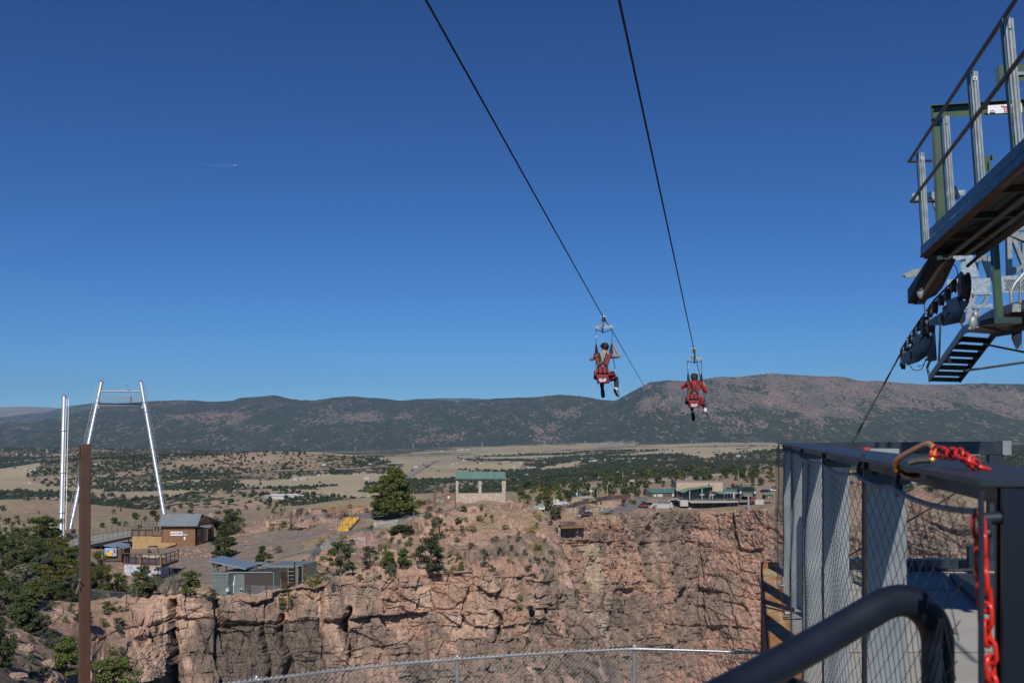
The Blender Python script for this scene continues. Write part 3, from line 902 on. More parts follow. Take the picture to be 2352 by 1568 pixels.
def bare_shrub(px,py,hpx,label,seed):
 p=hit(px,py,'A')
 rng=random.Random(seed)
 H=hpx*p.y/F
 mb=MB()
 for i in range(26):
  a=rng.uniform(0,2*PI)
  s=rng.uniform(.15,.55)*H
  e=p+Vector((math.cos(a)*s,math.sin(a)*s,H*rng.uniform(.55,1)))
  m=p.lerp(e,.45)+Vector((rng.uniform(-.1,.1)*H,rng.uniform(-.1,.1)*H,.05*H))
  mb.tube([p,m,e],[.035,.022,.006],4,False)
  for k in range(4):
   b=m.lerp(e,rng.uniform(0,.8))
   mb.tube([b,b+Vector((rng.uniform(-.2,.2)*H,rng.uniform(-.2,.2)*H,rng.uniform(.05,.25)*H))],[.014,.004],3,False)
 mb.build('bare_shrub',TWIG,label=label,cat='shrub',origin=p)
bare_shrub(380,1368,50,'leafless grey shrub right of the banner, nearer the big round juniper',1)
bare_shrub(402,1366,62,'leafless grey shrub right of the banner, nearer the container',2)
bare_shrub(763,1360,50,'dead grey snag on the cliff edge under the ragged pinyon',3)
rs=random.Random(5)
n_=0
while n_<185:
 px,py=rs.uniform(520,1270),rs.uniform(1165,1345)
 if py>1345-(px-600)*.05 or inpoly(np.array([px]),np.array([py]),[(480,1240),(700,1225),(760,1195),(960,1175),(980,1190),(700,1250),(690,1370),(470,1370)])[0]:
  continue
 p=hit(px,py,'A')
 if p is None:
  continue
 k=rs.choice(['sage','sage','bush','bush','straw','bushg'])
 tree(k,0,0,rs.uniform(6,15),None,{'sage':'low dusty sage bush among the rocks of the promontory','bush':'grey-green scrub bush among the rocks of the promontory','straw':'straw-coloured grass tussock on the promontory','bushg':'green scrub bush among the rocks of the promontory'}[k],'scrub scattered over the promontory',loc=p)
 n_+=1
for i,(px,py,h,k,lb)in enumerate([(715,1345,22,'straw','golden grass clump behind the container railing'),(736,1340,26,'sage','pale sage clump right of the container railing'),(645,1392,22,'bushg','green bush on the cliff just under the container'),(658,1385,28,'bushg','taller green bush on the cliff just under the container'),(640,1268,16,'sage','sage bush above the glass-doored container'),(400,1175,10,'bush','small bush on the hill behind the cabin')]):
 tree(k,px,py,h,None,lb)
rs=random.Random(15)
for i in range(34):
 px,py=rs.uniform(0,300),rs.uniform(1400,1560)
 p=hit(px,py,'A')
 if p is not None:
  tree(rs.choice(['sage','bush','bushg']),0,0,rs.uniform(12,24),None,'small scrub bush on the rocky slope at the lower left','scrub on the lower left slope',loc=p)
for i in range(46):
 px=rs.uniform(1150,1330)
 py=rs.uniform(1200,1560)
 p=hit(px,py,'A')
 if p is not None:
  tree(rs.choice(['sage','bush']),0,0,rs.uniform(6,13),None,'small scrub bush on the ledges at the right end of the near cliff','scrub on the near cliff ledges',loc=p)
for i in range(40):
 px=rs.uniform(1350,1790)if i<28 else rs.uniform(1850,2250)
 py=rs.uniform(1230,1560)
 p=hit(px,py,'B')
 if p is not None:
  tree('bush' if rs.random()<.7 else 'bushg',0,0,rs.uniform(4,9),None,'tiny bush clinging to the far canyon wall','bushes on the far canyon wall',loc=p)
FT=[('far_d',1322,1128,22,22),('far_a',1257,1172,38,26),('far_a',1276,1194,30,30),('far_a',1302,1144,20,20),('far_c',1268,1134,13,16),('far_b',1282,1134,20,14),('far_a',1238,1156,20,18),('far_c',1211,1162,28,20),('far_d',1289,1151,12,16),('far_p',1351,1137,29,20),('far_a',1366,1146,26,20),('far_d',1402,1120,28,26),('far_a',1399,1133,22,22),('far_p',1414,1118,18,14),('far_d',1425,1119,17,16),('far_a',1437,1117,19,18),('far_a',1439,1141,25,22),('far_a',1464,1141,19,17),('far_a',1466,1121,20,20),('far_a',1485,1121,18,22),('far_a',1512,1110,22,20),('far_c',1370,1160,9,8),('far_c',1557,1098,20,20),('far_d',1524,1117,14,12),('far_a',1549,1116,18,18),('far_c',1567,1106,10,13),('far_a',1598,1107,22,22),('far_p',1630,1107,19,26),('far_a',1616,1102,14,16),('far_c',1652,1106,5,6),('far_b',1669,1098,11,10),('far_c',1690,1088,12,14),('far_a',1706,1087,12,18),('far_a',1737,1096,20,20),('far_a',1729,1107,20,18),('far_b',1730,1115,12,10),('far_a',1748,1114,18,18),('far_c',1773,1106,16,18),('far_a',1685,1127,17,14),('far_d',1694,1127,15,12),('far_a',1674,1129,11,12),('far_b',1703,1115,6,6),('far_b',1716,1107,9,7),('far_c',1777,1126,10,14),('far_b',1233,1170,14,10),('far_c',1245,1128,10,14),('far_b',1496,1138,9,6),('far_d',1376,1128,20,16),('far_c',1401,1143,10,10),('far_a',1390,1120,18,14),('far_c',1222,1132,9,16),('far_a',1196,1138,14,20),('far_a',1180,1128,10,20),('far_c',1552,1160,7,11)]
for i,(k,px,py,h,w_)in enumerate(FT):
 lb={'far_a':'dark juniper on the slope by the buildings across the canyon','far_b':'pointed green conifer by the buildings across the canyon','far_c':'yellow-green shrub by the buildings across the canyon','far_d':'light green tree by the buildings across the canyon','far_p':'dark tall pine by the buildings across the canyon'}[k]
 tree(k,px,py,h,w_,lb,'trees around the buildings across the canyon','B')
tree('red',1433,1163,18,14,'dark red small tree beside the curving drive',None,'B')
rs=random.Random(8)
for i in range(44):
 px=rs.uniform(1800,2352)
 py=rs.uniform(1074,1128)
 tree(rs.choice(['far_a','far_a','far_d','far_c']),px,py,rs.uniform(10,22),None,'bushy tree on the far slope seen beyond the walkway railing','trees beyond the walkway','B')
for i in range(60):
 px=rs.uniform(-10,560)
 py=rs.uniform(1172,1225)
 if 110<px<225:
  continue
 tree(rs.choice(['far_a','far_d']),px,py,rs.uniform(6,15),None,'small round bush on the brown hill behind the cabin','bushes on the brown hill','B')
for i in range(26):
 px=rs.uniform(1190,1480)
 py=rs.uniform(1118,1165)
 tree(rs.choice(['far_a','far_d','far_c']),px,py,rs.uniform(7,12),None,'low bush on the stony ground across the canyon','low bushes across the canyon','B',single=True)
rs=random.Random(31)
for i in range(120):
 if i<80:
  px,py=rs.uniform(1320,1790),0
  py=rs.uniform(1092,1112)if px<1560 else rs.uniform(1080,1104)
  if px<1470 and rs.random()<.5:
   py=rs.uniform(1112,1138)
 else:
  px,py=rs.uniform(1185,1330),rs.uniform(1118,1150)
 if 1340<px<1400 and py>1130 or(px>1520 and py>1106):
  continue
 k=rs.choice(['far_a','far_a','far_p','far_d','far_b','far_a','far_c'])
 tree(k,px,py,rs.uniform(9,21),None,{'far_a':'dark round juniper in the belt of trees along the far road','far_b':'pointed conifer in the belt of trees along the far road','far_c':'yellowish shrub in the belt of trees along the far road','far_d':'light green tree in the belt of trees along the far road','far_p':'dark pine in the belt of trees along the far road'}[k],'belt of trees along the far road','B')
ctr=VB.reshape(-1,3)[FB].mean(1)
e1=VB.reshape(-1,3)[FB[:,1]]-VB.reshape(-1,3)[FB[:,0]]
e2=VB.reshape(-1,3)[FB[:,3]]-VB.reshape(-1,3)[FB[:,0]]
ar=np.linalg.norm(np.cross(e1,e2),axis=1)
cvf=cover.reshape(-1)[FB].mean(1)
pxf=ctr[:,0]/ctr[:,1]*F+CX
wgt=ar*np.clip(cvf-.04,0,1)**1.4*(ctr[:,1]>700)*(ctr[:,1]<3600)*(np.abs(pxf-1176)<1350)/(ctr[:,1]/1000.)**.9
wgt=np.where(ctr[:,1]<880,wgt*.6,wgt)
pt=sstep(-.35,.2,fbm(ctr[:,0]*.012,ctr[:,1]*.012,0*ctr[:,0],4,901))
wgt=wgt*(.12+pt)
sel=RNG.choice(len(ctr),42000,p=wgt/wgt.sum())
u,v=RNG.random(len(sel)),RNG.random(len(sel))
base=VB.reshape(-1,3)[FB[sel,0]]+e1[sel]*u[:,None]+e2[sel]*v[:,None]
bm=bmesh.new()
bmesh.ops.create_icosphere(bm,subdivisions=1,radius=1)
IV=np.array([v_.co[:]for v_ in bm.verts])
IF=np.array([[x.index for x in f.verts]for f in bm.faces])
bm.free()
n_=len(sel)
sc_=RNG.uniform(1.3,2.9,n_)*(1+.25*sstep(1500,3000,base[:,1]))
Vw=IV[None]*(1+RNG.uniform(-.38,.38,(n_,len(IV),1)))*sc_[:,None,None]*np.stack([RNG.uniform(.8,1.25,n_),RNG.uniform(.8,1.25,n_),RNG.uniform(.7,1.15,n_)],1)[:,None]
Vw=Vw+base[:,None]+np.array([0,0,1])[None,None]*(sc_*.55)[:,None,None]
Fw=(IF[None]+(np.arange(n_)*len(IV))[:,None,None]).reshape(-1,3)
np_mesh('valley_woodland',Vw.reshape(-1,3),Fw,LEAF['wood'],False,kind='stuff',label='dark juniper woodland spread over the valley floor')
GALV=mat('galvanised',(.40,.42,.44),.42,.7,.12,6)
WHITEM=mat('white_steel',(.42,.445,.49),.4,.4,.05,2)
BLACKM=mat('black_steel',(.03,.03,.035),.5,.3,.2,5)
WOODB=mat_ribs('brown_boards',(.24,.125,.062),.17,0,.015,.75,0,.25)
WOODY=mat_ribs('new_boards',(.46,.29,.13),.18,0,.012,.7,0,.18)
WOODD=mat('dark_timber',(.11,.065,.04),.8,0,.3,6)
WOODR=mat_ribs('weathered_rail_boards',(.20,.14,.09),.16,0,.01,.8,0,.3)
ROOFM=mat_ribs('grey_metal_roof',(.36,.40,.42),.45,0,.03,.4,.35,.06)
CONC=mat('concrete',(.42,.40,.36),.85,0,.12,1.5,.15,8)
WIN=mat('window_glass',(.03,.035,.04),.12,0,.2,1)
REDL=mat('red_lamp',(.35,.03,.03),.4)
ASPH=mat('asphalt',(.155,.135,.125),.9,0,.12,.6,.2,20,col2=(.20,.175,.155))
GRAVEL=mat('gravel',(.22,.18,.155),.95,0,.15,1.2,.3,25)
STONE=None
def stone_mat(name,a,b,mortar,scale):
 m=mat(name,a,.85,0,.2,3)
 nt=NT(m)
 bs=nt.n['Principled BSDF']
 tc=nt.n.new('ShaderNodeTexCoord')
 v=nt.n.new('ShaderNodeTexVoronoi')
 nt.l.new(tc.outputs['Object'],v.inputs['Vector'])
 v.inputs['Scale'].default_value=scale
 e=nt.n.new('ShaderNodeTexVoronoi')
 e.feature='DISTANCE_TO_EDGE'
 nt.l.new(tc.outputs['Object'],e.inputs['Vector'])
 e.inputs['Scale'].default_value=scale
 c=nt.mix(v.outputs['Color'],c4(a),c4(b))
 c=nt.mix(nt.ramp(e.outputs['Distance'],.03,.08),c4(mortar),c)
 nt.l.new(c,bs.inputs['Base Color'])
 bn=nt.n.new('ShaderNodeBump')
 bn.inputs['Strength'].default_value=.8
 bn.inputs['Distance'].default_value=.05
 nt.l.new(nt.ramp(e.outputs['Distance'],0,.12),bn.inputs['Height'])
 nt.l.new(bn.outputs[0],bs.inputs['Normal'])
 return m
RUBBLE=stone_mat('rubble_stone',(.42,.30,.22),(.62,.54,.44),(.30,.27,.24),4.0)
REDWALL=stone_mat('red_stone_wall',(.38,.20,.13),(.50,.31,.22),(.20,.14,.11),2.2)
def strip(name,pts,widths,m,where='A',lift=.06,seg=10,kind='structure',across='view',**k):
 """a road or path draped over the ground; pts are picture points of its middle line"""
 ws=[hit(px,py,where)for px,py in pts]
 q=[p for p in ws if p is not None]
 V,Fq=[],[]
 n=0
 sam=[]
 for i in range(len(q)-1):
  for j in range(seg):
   t=j/seg
   sam.append((q[i].lerp(q[i+1],t),widths[i]*(1-t)+widths[i+1]*t))
 sam.append((q[-1],widths[-1]))
 for i,(p,wd)in enumerate(sam):
  d=sam[min(i+1,len(sam)-1)][0]-sam[max(i-1,0)][0]
  d.z=0
  d.normalize()
  s=Vector((d.y,-d.x,0))
  us=np.linspace(-1,1,13)
  for u in us:
   r=p+s*u*wd/2
   z=drop(r.x,r.y,where)
   if z is None or abs(z-p.z)>3:
    z=p.z
   V.append((r.x,r.y,z+lift))
 V=np.array(V)
 M=V.reshape(-1,13,3)
 for _ in range(3):
  M[1:-1,:,2]=np.maximum(M[1:-1,:,2],(M[:-2,:,2]+M[2:,:,2])/2)
  M[:,1:-1,2]=np.maximum(M[:,1:-1,2],(M[:,:-2,2]+M[:,2:,2])/2)
 M[:,0,2]-=.3
 M[:,-1,2]-=.3
 return np_mesh(name,M.reshape(-1,3),grid_faces(len(sam),13),m,True,kind=kind,**k)
strip('footpath',[(735,1262),(800,1222),(870,1207),(930,1196),(985,1175)],[2.6,3,3,3,3],ASPH)
strip('footpath',[(560,1256),(650,1236),(740,1222),(800,1218)],[1.6,2,2.4,3],ASPH)
strip('footpath',[(735,1262),(690,1272),(640,1283)],[2.6,2.4,2],ASPH)
strip('terrace_path',[(705,1188),(780,1186),(860,1186),(940,1180)],[6,6,6,5],ASPH)
def ladder(mb,a,b,off,wd=.45,step=.9):
 a,b,off=Vector(a),Vector(b),Vector(off)
 side=Vector((1,0,0))*wd/2
 a,b=a+off,b+off
 mb.beam(a-side,b-side,.05,.05)
 mb.beam(a+side,b+side,.05,.05)
 L=(b-a).length
 for i in range(int(L/step)):
  p=a.lerp(b,(i+.5)*step/L)
  mb.beam(p-side,p+side,.05,.05)
def tower_leg(parent,a,b,r,lad_side,name='leg',sections=(.28,.52,.78)):
 a,b=Vector(a),Vector(b)
 mb=MB().tube([a,b],r,18)
 for t in sections:
  c=a.lerp(b,t)
  d=(b-a).normalized()
  mb.tube([c-d*.08,c+d*.08],r*1.55,18)
 lg=mb.build(name,WHITEM,parent,True)
 m2=MB()
 ladder(m2,a.lerp(b,.02),a.lerp(b,.985),(lad_side*(r+.32),-.15,0))
 for i in range(14):
  c=a.lerp(b,(i+.5)/14)
  m2 .beam(c,c+Vector((lad_side*(r+.3),-.15,0)),.05,.05)
 ORIG[lg.name]=ORIG[parent.name]
 m2 .build('ladder',GALV,lg)
 m3=MB()
 d=(b-a).normalized()
 m3 .tube([b,b+d*.15],r*1.15,14).tube([b+d*.15,b+d*1.1],.03,5)
 m3 .sphere(b+Vector((-.1,0,.35)),.16,8,6)
 m3 .build('beacon',REDL,lg)
 return lg
YT=205.0
pt_=thing('steel_pole',P(139,1282,195),'single tall white steel pole with a ladder, left of the brown post','mast')
tower_leg(pt_,P(138.5,1288,193),P(147.5,911,205),.42,1)
ar=thing('swing_tower',P(270,1235,YT),'white steel arch tower with railed crossbeam behind the brown post','ride tower')
L1b,L1t=P(158,1232,198),P(233,878,212)
L2b,L2t=P(381,1205,200),P(323.5,878,212)
tower_leg(ar,L1b,L1t,.36,-1)
tower_leg(ar,L2b,L2t,.36,1)
def on(a,b,py):
 t=0.0
 lo,hi=0.0,1.0
 for _ in range(40):
  t=(lo+hi)/2
  q=a.lerp(b,t)
  if HY-q.z*F/q.y>py:
   lo=t
  else:
   hi=t
 return a.lerp(b,t)
MB().tube([on(L1b,L1t,898),on(L2b,L2t,898)],.19,10).build('upper_crossbar',WHITEM,ar,True)
c1,c2=on(L1b,L1t,930),on(L2b,L2t,930)
m=MB().tube([c1,c2],.34,12)
m.box(c1+Vector((.3,0,0)),(.7,.5,1.3)).box(c2-Vector((.3,0,0)),(.7,.5,1.3))
m.build('main_crossbeam',WHITEM,ar,True)
m=MB()
m.boxb(c1+Vector((.4,-.9,.55)),c2+Vector((-.4,.6,.63)))
for yy in(-.9,.6):
 for k in range(22):
  p=(c1+Vector((.6,yy,.6))).lerp(c2+Vector((-.6,yy,.6)),k/21)
  m.beam(p,p+Vector((0,0,1.9 if k%2 else 1.3)),.05,.05)
 for h in(1.1,.6):
  m.beam(c1+Vector((.6,yy,.6+h)),c2+Vector((-.6,yy,.6+h)),.05,.05)
m.build('service_walkway',GALV,ar)
p=c1 .lerp(c2,.65)
MB().boxb(p+Vector((-.1,-.6,.7)),p+Vector((.7,.2,1.7))).beam(p+Vector((-.1,0,1)),p+Vector((-.1,0,4.2)),.06,.06).sphere(p+Vector((-.2,0,4.3)),.25,8,6).build('camera_mount',WHITEM,ar)
b0=thing('boarding_ramp',P(260,1262,175),'grey railed boarding ramp running from the tower feet to the brown cabin','ramp')
Yr=176.0
m=MB()
def slab(mb,pts,th):
 a=[Vector(p)for p in pts]
 mb.hexa([p-Vector((0,0,th))for p in a]+a)
ramp=[P(168,1256,172),P(305,1228,172),P(325,1214,184),P(160,1238,184)]
slab(m,ramp,.3)
slab(m,[P(305,1228.5,172),P(358,1229.5,174),P(360,1215,186),P(325,1214.5,184)],.3)
m.build('ramp_deck',mat('weathered_deck',(.27,.25,.22),.85,0,.15,3),b0)
def railing(mb,a,b,h,n,mids=2,t=.06):
 a,b=Vector(a),Vector(b)
 for i in range(n+1):
  p=a.lerp(b,i/n)
  mb.beam(p,p+Vector((0,0,h)),t,t)
 for k in range(mids+1):
  z=h*(1-k*.42)
  mb.beam(a+Vector((0,0,z)),b+Vector((0,0,z)),t,t)
GREYP=mat('grey_painted_steel',(.12,.13,.14),.5,.3,.1,5)
for a,b,n in((ramp[0],ramp[1],12),(ramp[3],ramp[2],12),(ramp[1],P(358,1229,174),4),(ramp[2],P(360,1214,186),4)):
 railing(MB(),a,b,1.3,n)
 mm=MB()
 railing(mm,a,b,1.5,n)
 mm.build('railing',GREYP,b0)
mm=MB()
for i in range(14):
 p=ramp[0].lerp(ramp[1],i/13)
 if i%3==0:
  mm.beam(p+Vector((0,.2,-.3)),p+Vector((0,.2,-3.6+i*.12)),.22,.22)
mm.beam(ramp[0]+Vector((0,.1,-.4)),ramp[1]+Vector((0,.1,-.4)),.2,.5)
mm.build('ramp_support',BLACKM,b0)
MB().boxb(P(147,1270,193),P(176,1226,199)).build('ride_footing',mat('pink_concrete',(.50,.38,.32),.85,0,.12,.5),label='pale pink concrete block at the feet of the white arch tower',cat='footing')
st=thing('service_stair',P(165,1270,188),'small grey railed service platform beside the pink concrete block','platform')
m=MB().boxb(P(156,1243,186),P(177,1240,190))
for px in(158,172):
 m.beam(P(px,1242,187),P(px,1268,187),.12,.12)
m.build('platform',GREYP,st)
m=MB()
railing(m,P(156,1241,186),P(177,1241,186),1.2,4)
m.build('railing',GREYP,st)
m=MB().boxb(P(150,1226,192),P(174,1214,194))
m.build('board_screen',WOODR,label='small weathered board screen under the left leg of the arch tower',cat='screen')
MB().boxb(P(193,1240,174),P(206,1228,175.2)).build('ride_seat_cart',mat('blue_plastic',(.05,.10,.22),.4),label='blue cart on the boarding ramp right of the brown post',cat='cart')
def quad_prism(mb,pts,th):
 a=[Vector(p)for p in pts]
 n=(a[1]-a[0]).cross(a[3]-a[0]).normalized()
 if n.z<0:
  n=-n
 mb.hexa([p-n*th for p in a]+a)
Yc=hy(410,1255,'A')-.4
cab=thing('cabin',P(430,1250,Yc),'brown board cabin with grey metal roof and a white sign on its front','cabin')
A0,A1=P(370,1248,Yc),P(449,1248,Yc)
zt=P(0,1204,Yc).z
zb=P(0,1256,Yc).z
depth=7.5
sh=4.2
off=Vector((sh*.25,depth,0))
x0,x1=A0 .x,A1 .x
m=MB()
m.hexa([(x0,Yc,zb),(x1,Yc,zb),(x1+.9,Yc+depth,zb),(x0+.9,Yc+depth,zb),(x0,Yc,zt),(x1,Yc,zt),(x1+.9,Yc+depth,zt),(x0+.9,Yc+depth,zt)])
m.build('wall',WOODB,cab)
zr=P(0,1179.5,Yc+depth/2).z
m=MB()
e0,e1=P(362.5,1206.5,Yc-.7),P(453.5,1206.5,Yc-.7)
r0,r1=Vector((P(374,0,Yc+depth/2).x,Yc+depth/2,zr)),Vector((P(464,0,Yc+depth/2).x,Yc+depth/2,zr))
g0,g1=Vector((e0 .x+1.2,Yc+depth+.7,e0 .z)),Vector((e1 .x+2.0,Yc+depth+.7,e1 .z))
quad_prism(m,[e0,e1,r1,r0],.14)
quad_prism(m,[r0,r1,g1,g0],.14)
m.build('roof',ROOFM,cab)
m=MB()
m.prism([(x1+.01,Yc+.02,zt),(x1+.9,Yc+depth,zt),(x1+.45,Yc+depth/2,zr-.3)],(.1,0,0))
m.prism([(x0-.02,Yc+.02,zt),(x0+.9,Yc+depth,zt),(x0+.45,Yc+depth/2,zr-.3)],(.1,0,0))
m.build('gable',WOODB,cab)
def on_end(t,z0,z1,w_,mat_,nm,par=cab):
 a=Vector((x1+.9*t+.03,Yc+depth*t,0))
 b=Vector((x1+.9*(t+w_)+.03,Yc+depth*(t+w_),0))
 mb=MB().hexa([(a.x,a.y,z0),(a.x+.06,a.y,z0),(b.x+.06,b.y,z0),(b.x,b.y,z0),(a.x,a.y,z1),(a.x+.06,a.y,z1),(b.x+.06,b.y,z1),(b.x,b.y,z1)])
 return mb.build(nm,mat_,par)
on_end(.08,P(0,1234,Yc).z,P(0,1213,Yc).z,.2,WIN,'window')
on_end(.38,P(0,1247,Yc).z,P(0,1213,Yc).z,.3,mat('door_grey',(.25,.26,.27),.5),'door')
m=MB()
for t in(.02,.98):
 m.beam((x1+.05,Yc+.05,zb),(x1+.05,Yc+.05,zt),.16,.16)
m.build('corner_trim',WOODD,cab)
pr=MB()
quad_prism(pr,[P(449,1205.5,Yc+1),P(483,1210.5,Yc+1),P(491,1206,Yc+5.5),P(462,1199,Yc+5.5)],.1)
pr.build('porch_roof',ROOFM,cab)
for px,yy in((476,1.4),(483,5.0)):
 MB().beam(P(px,1209,Yc+yy),P(px,1241-(yy-1)*.2,Yc+yy),.2,.2).build('porch_post',WOODD,cab)
m=MB()
railing(m,P(466,1241,Yc+5),P(484,1241,Yc+5),1.1,4)
m.build('porch_railing',WOODD,cab)
m=MB()
quad_prism(m,[P(350,1211,Yc+1),P(370,1206,Yc+1),P(374,1203,Yc+5),P(355,1208,Yc+5)],.12)
m.build('side_awning',WOODD,cab)
for px in(357,364):
 MB().beam(P(px,1208,Yc+2),P(px,1228,Yc+2),.18,.18).build('awning_post',WOODD,cab)
def text_obj(name,txt,loc,size,m,parent=None,rx=PI/2,rz=0,ext=.003,italic=0.0,align='CENTER',spacing=1.0,**k):
 cu=bpy.data.curves.new(name,'FONT')
 cu.body=txt
 cu.size=size
 cu.extrude=ext
 cu.shear=italic
 cu.align_x=align
 cu.align_y='CENTER'
 cu.space_character=spacing
 t=bpy.data.objects.new(name+'_c',cu)
 COL.objects.link(t)
 dg_=bpy.context.evaluated_depsgraph_get()
 me=bpy.data.meshes.new_from_object(t.evaluated_get(dg_))
 bpy.data.objects.remove(t)
 o=bpy.data.objects.new(name,me)
 me.materials.clear()
 me.materials.append(m)
 COL.objects.link(o)
 og=ORIG[parent.name]if parent is not None else Vector((0,0,0))
 o.location=Vector(loc)-og
 o.rotation_euler=(rx,0,rz)
 if parent is not None:
  o.parent=parent
 ORIG[o.name]=og
 return tag(o,**k)if k else o
WHITEP=mat('white_sign',(.78,.78,.78),.45,0,.04,2)
REDP=mat('red_ink',(.55,.03,.06),.5)
NAVY=mat('navy_ink',(.03,.05,.16),.5)
BLUEP=mat('blue_sign',(.35,.55,.68),.5)
sg=thing('wall_sign',P(403,1228,Yc-.1),'white lettered sign on the front of the brown cabin','sign')
MB().boxb(P(391,1229.5,Yc-.12),P(419.5,1220,Yc-.06)).build('panel',WHITEP,sg)
text_obj('lettering','Royal Rush',P(402,1223.3,Yc-.14),.36,REDP,sg,italic=.3)
text_obj('lettering','SKYCOASTER',P(402,1226,Yc-.14),.27,NAVY,sg,italic=.2)
m=MB().beam(P(412,1225,Yc-.14),P(417,1223,Yc-.14),.02,.08).beam(P(413.5,1222,Yc-.14),P(415.5,1227,Yc-.14),.02,.08)
m.build('flying_figure',NAVY,sg)
MB().boxb(P(421,1229,Yc-.1),P(430,1225.5,Yc-.05)).build('wall_plaque',BLUEP,label='small pale blue plaque right of the white lettered sign on the cabin',cat='sign')
MB().boxb(P(422,1239,Yc-.1),P(426,1232,Yc-.05)).build('notice_board',WHITEP,label='small upright white notice low on the cabin front',cat='sign')
dk=thing('cabin_deck',P(330,1262,Yc+.5),'board-railed deck joined to the left end of the brown cabin','deck')
for a,b,t_ in((302,350,1226),(350,371,1229)):
 MB().boxb(P(a,t_+3,Yc-.05 if a>320 else Yc+.1),P(b,t_-9.5,Yc+.05 if a>320 else Yc+.2)).build('board_railing',WOODR,dk)
m=MB()
for px in(302,318,334,350,371):
 m.beam(P(px,1233,Yc-.1),P(px,1215,Yc-.1),.2,.2)
m.boxb(P(302,1216,Yc-.15),P(371,1214,Yc+.2)).boxb(P(302,1230,Yc-.15),P(371,1228,Yc+.2))
m.build('deck_frame',WOODD,dk)
m=MB()
m.prism([P(304,1232,Yc-.3),P(371,1232,Yc-.3),P(371,1246,Yc-.3),P(405,1246,Yc-.3),P(403,1250,Yc-.3),P(360,1262,Yc-.3),P(304,1266,Yc-.3)],(0,.15,0))
m.build('retaining_boards',WOODY,label='tall new yellow-brown board wall under the deck of the cabin',cat='wall')
ki=thing('kiosk',P(270,1290,160),'small dark kiosk with a grey metal roof and a bright picture board on its front','kiosk')
Yk=hy(255,1287,'A')-1.0
MB().hexa([P(240,1288,Yk),P(279,1288,Yk),P(299,1282,Yk+3.5),P(262,1282,Yk+3.5),P(240,1262,Yk),P(279,1262,Yk),P(299,1258,Yk+3.5),P(262,1258,Yk+3.5)]).build('wall',WOODD,ki)
m=MB()
quad_prism(m,[P(237,1251,Yk-.6),P(266,1255.5,Yk-.6),P(301,1249,Yk+4.5),P(272,1243.5,Yk+4.5)],.1)
m.build('roof',ROOFM,ki)
m=MB()
quad_prism(m,[P(273,1255.5,Yk+.5),P(283,1259.5,Yk-.6),P(302,1254,Yk+3),P(292,1250,Yk+3)],.08)
m.build('side_roof',ROOFM,ki)
MB().prism([P(240,1262,Yk-.05),P(279,1262,Yk-.05),P(262,1254,Yk-.05)],(0,.1,0)).build('gable',WOODB,ki)
MB().boxb(P(238,1263,Yk-.3),P(233,1278,Yk-.1)).build('side_board',WOODR,ki)
sb=thing('picture_board',P(253,1276,Yk-.4),'sky-blue picture board with a yellow and red blob, on the kiosk','sign')
MB().boxb(P(240.5,1276.5,Yk-.45),P(268,1257.5,Yk-.35)).build('panel',mat('sky_blue_print',(.20,.48,.70),.5),sb)
yl=mat('yellow_print',(.75,.52,.04),.5)
m=MB()
for px,py,r in((252,1268,.34),(247,1270,.22),(257,1269,.24),(250,1272,.2)):
 m.sphere(P(px,py,Yk-.47),(r,.02,r*.8),12,6)
m.build('print_patch',yl,sb,True)
m=MB()
for px,py,r in((249,1264.5,.16),(262,1262,.15),(263,1266,.2),(245,1268,.13),(258,1272,.12)):
 m.sphere(P(px,py,Yk-.49),(r,.02,r),10,6)
m.build('print_patch',REDP,sb,True)
m=MB().boxb(P(243,1276,Yk-.48),P(259,1273.5,Yk-.46))
m.build('print_band',yl,sb)
vd=thing('viewing_deck',P(345,1305,150),'dark timber viewing deck with railing and a tall portal frame, above the picture banner','deck')
Yv=hy(335,1322,'A')-.3
D0,D1,D2,D3=P(282,1293,Yv),P(372,1297,Yv),P(410,1284,Yv+10),P(285,1277,Yv+13)
m=MB()
slab(m,[D0,D1,D2,D3],.35)
m.build('deck_floor',mat('deck_boards',(.13,.085,.065),.8,0,.2,5),vd)
for a,b,n in((D0,D1,6),(D1,D2,4),(D3,D0,4)):
 m=MB()
 railing(m,a,b,1.35,n,1,.08)
 m.build('railing',BLACKM,vd)
 MB().beam(a+Vector((0,0,1.4)),b+Vector((0,0,1.4)),.14,.06).build('handrail',WOODB,vd)
m=MB()
pA,pB=P(322,1300,Yv-.3),P(369.5,1302,Yv-.3)
tz=P(0,1271,Yv).z
for p in(pA,pB):
 m.beam(p+Vector((0,0,-.2)),(p.x,p.y,tz),.25,.25)
m.beam((pA.x-.2,pA.y,tz),(pB.x+.2,pB.y,tz),.25,.25)
m.build('portal_frame',WOODB,vd)
for px in(290,330,365):
 MB().beam(P(px,1294,Yv+.4),P(px,1316,Yv+.4),.25,.25).build('support_post',WOODD,vd)
bn_=thing('banner',P(335,1318,Yv-.5),'long printed photo banner hanging under the viewing deck railing','banner')
BA,BB,BC=P(285,1295,Yv-.5),P(369,1299,Yv-.5),P(387.5,1294,Yv+4.2)
dz=Vector((0,0,-1.55))
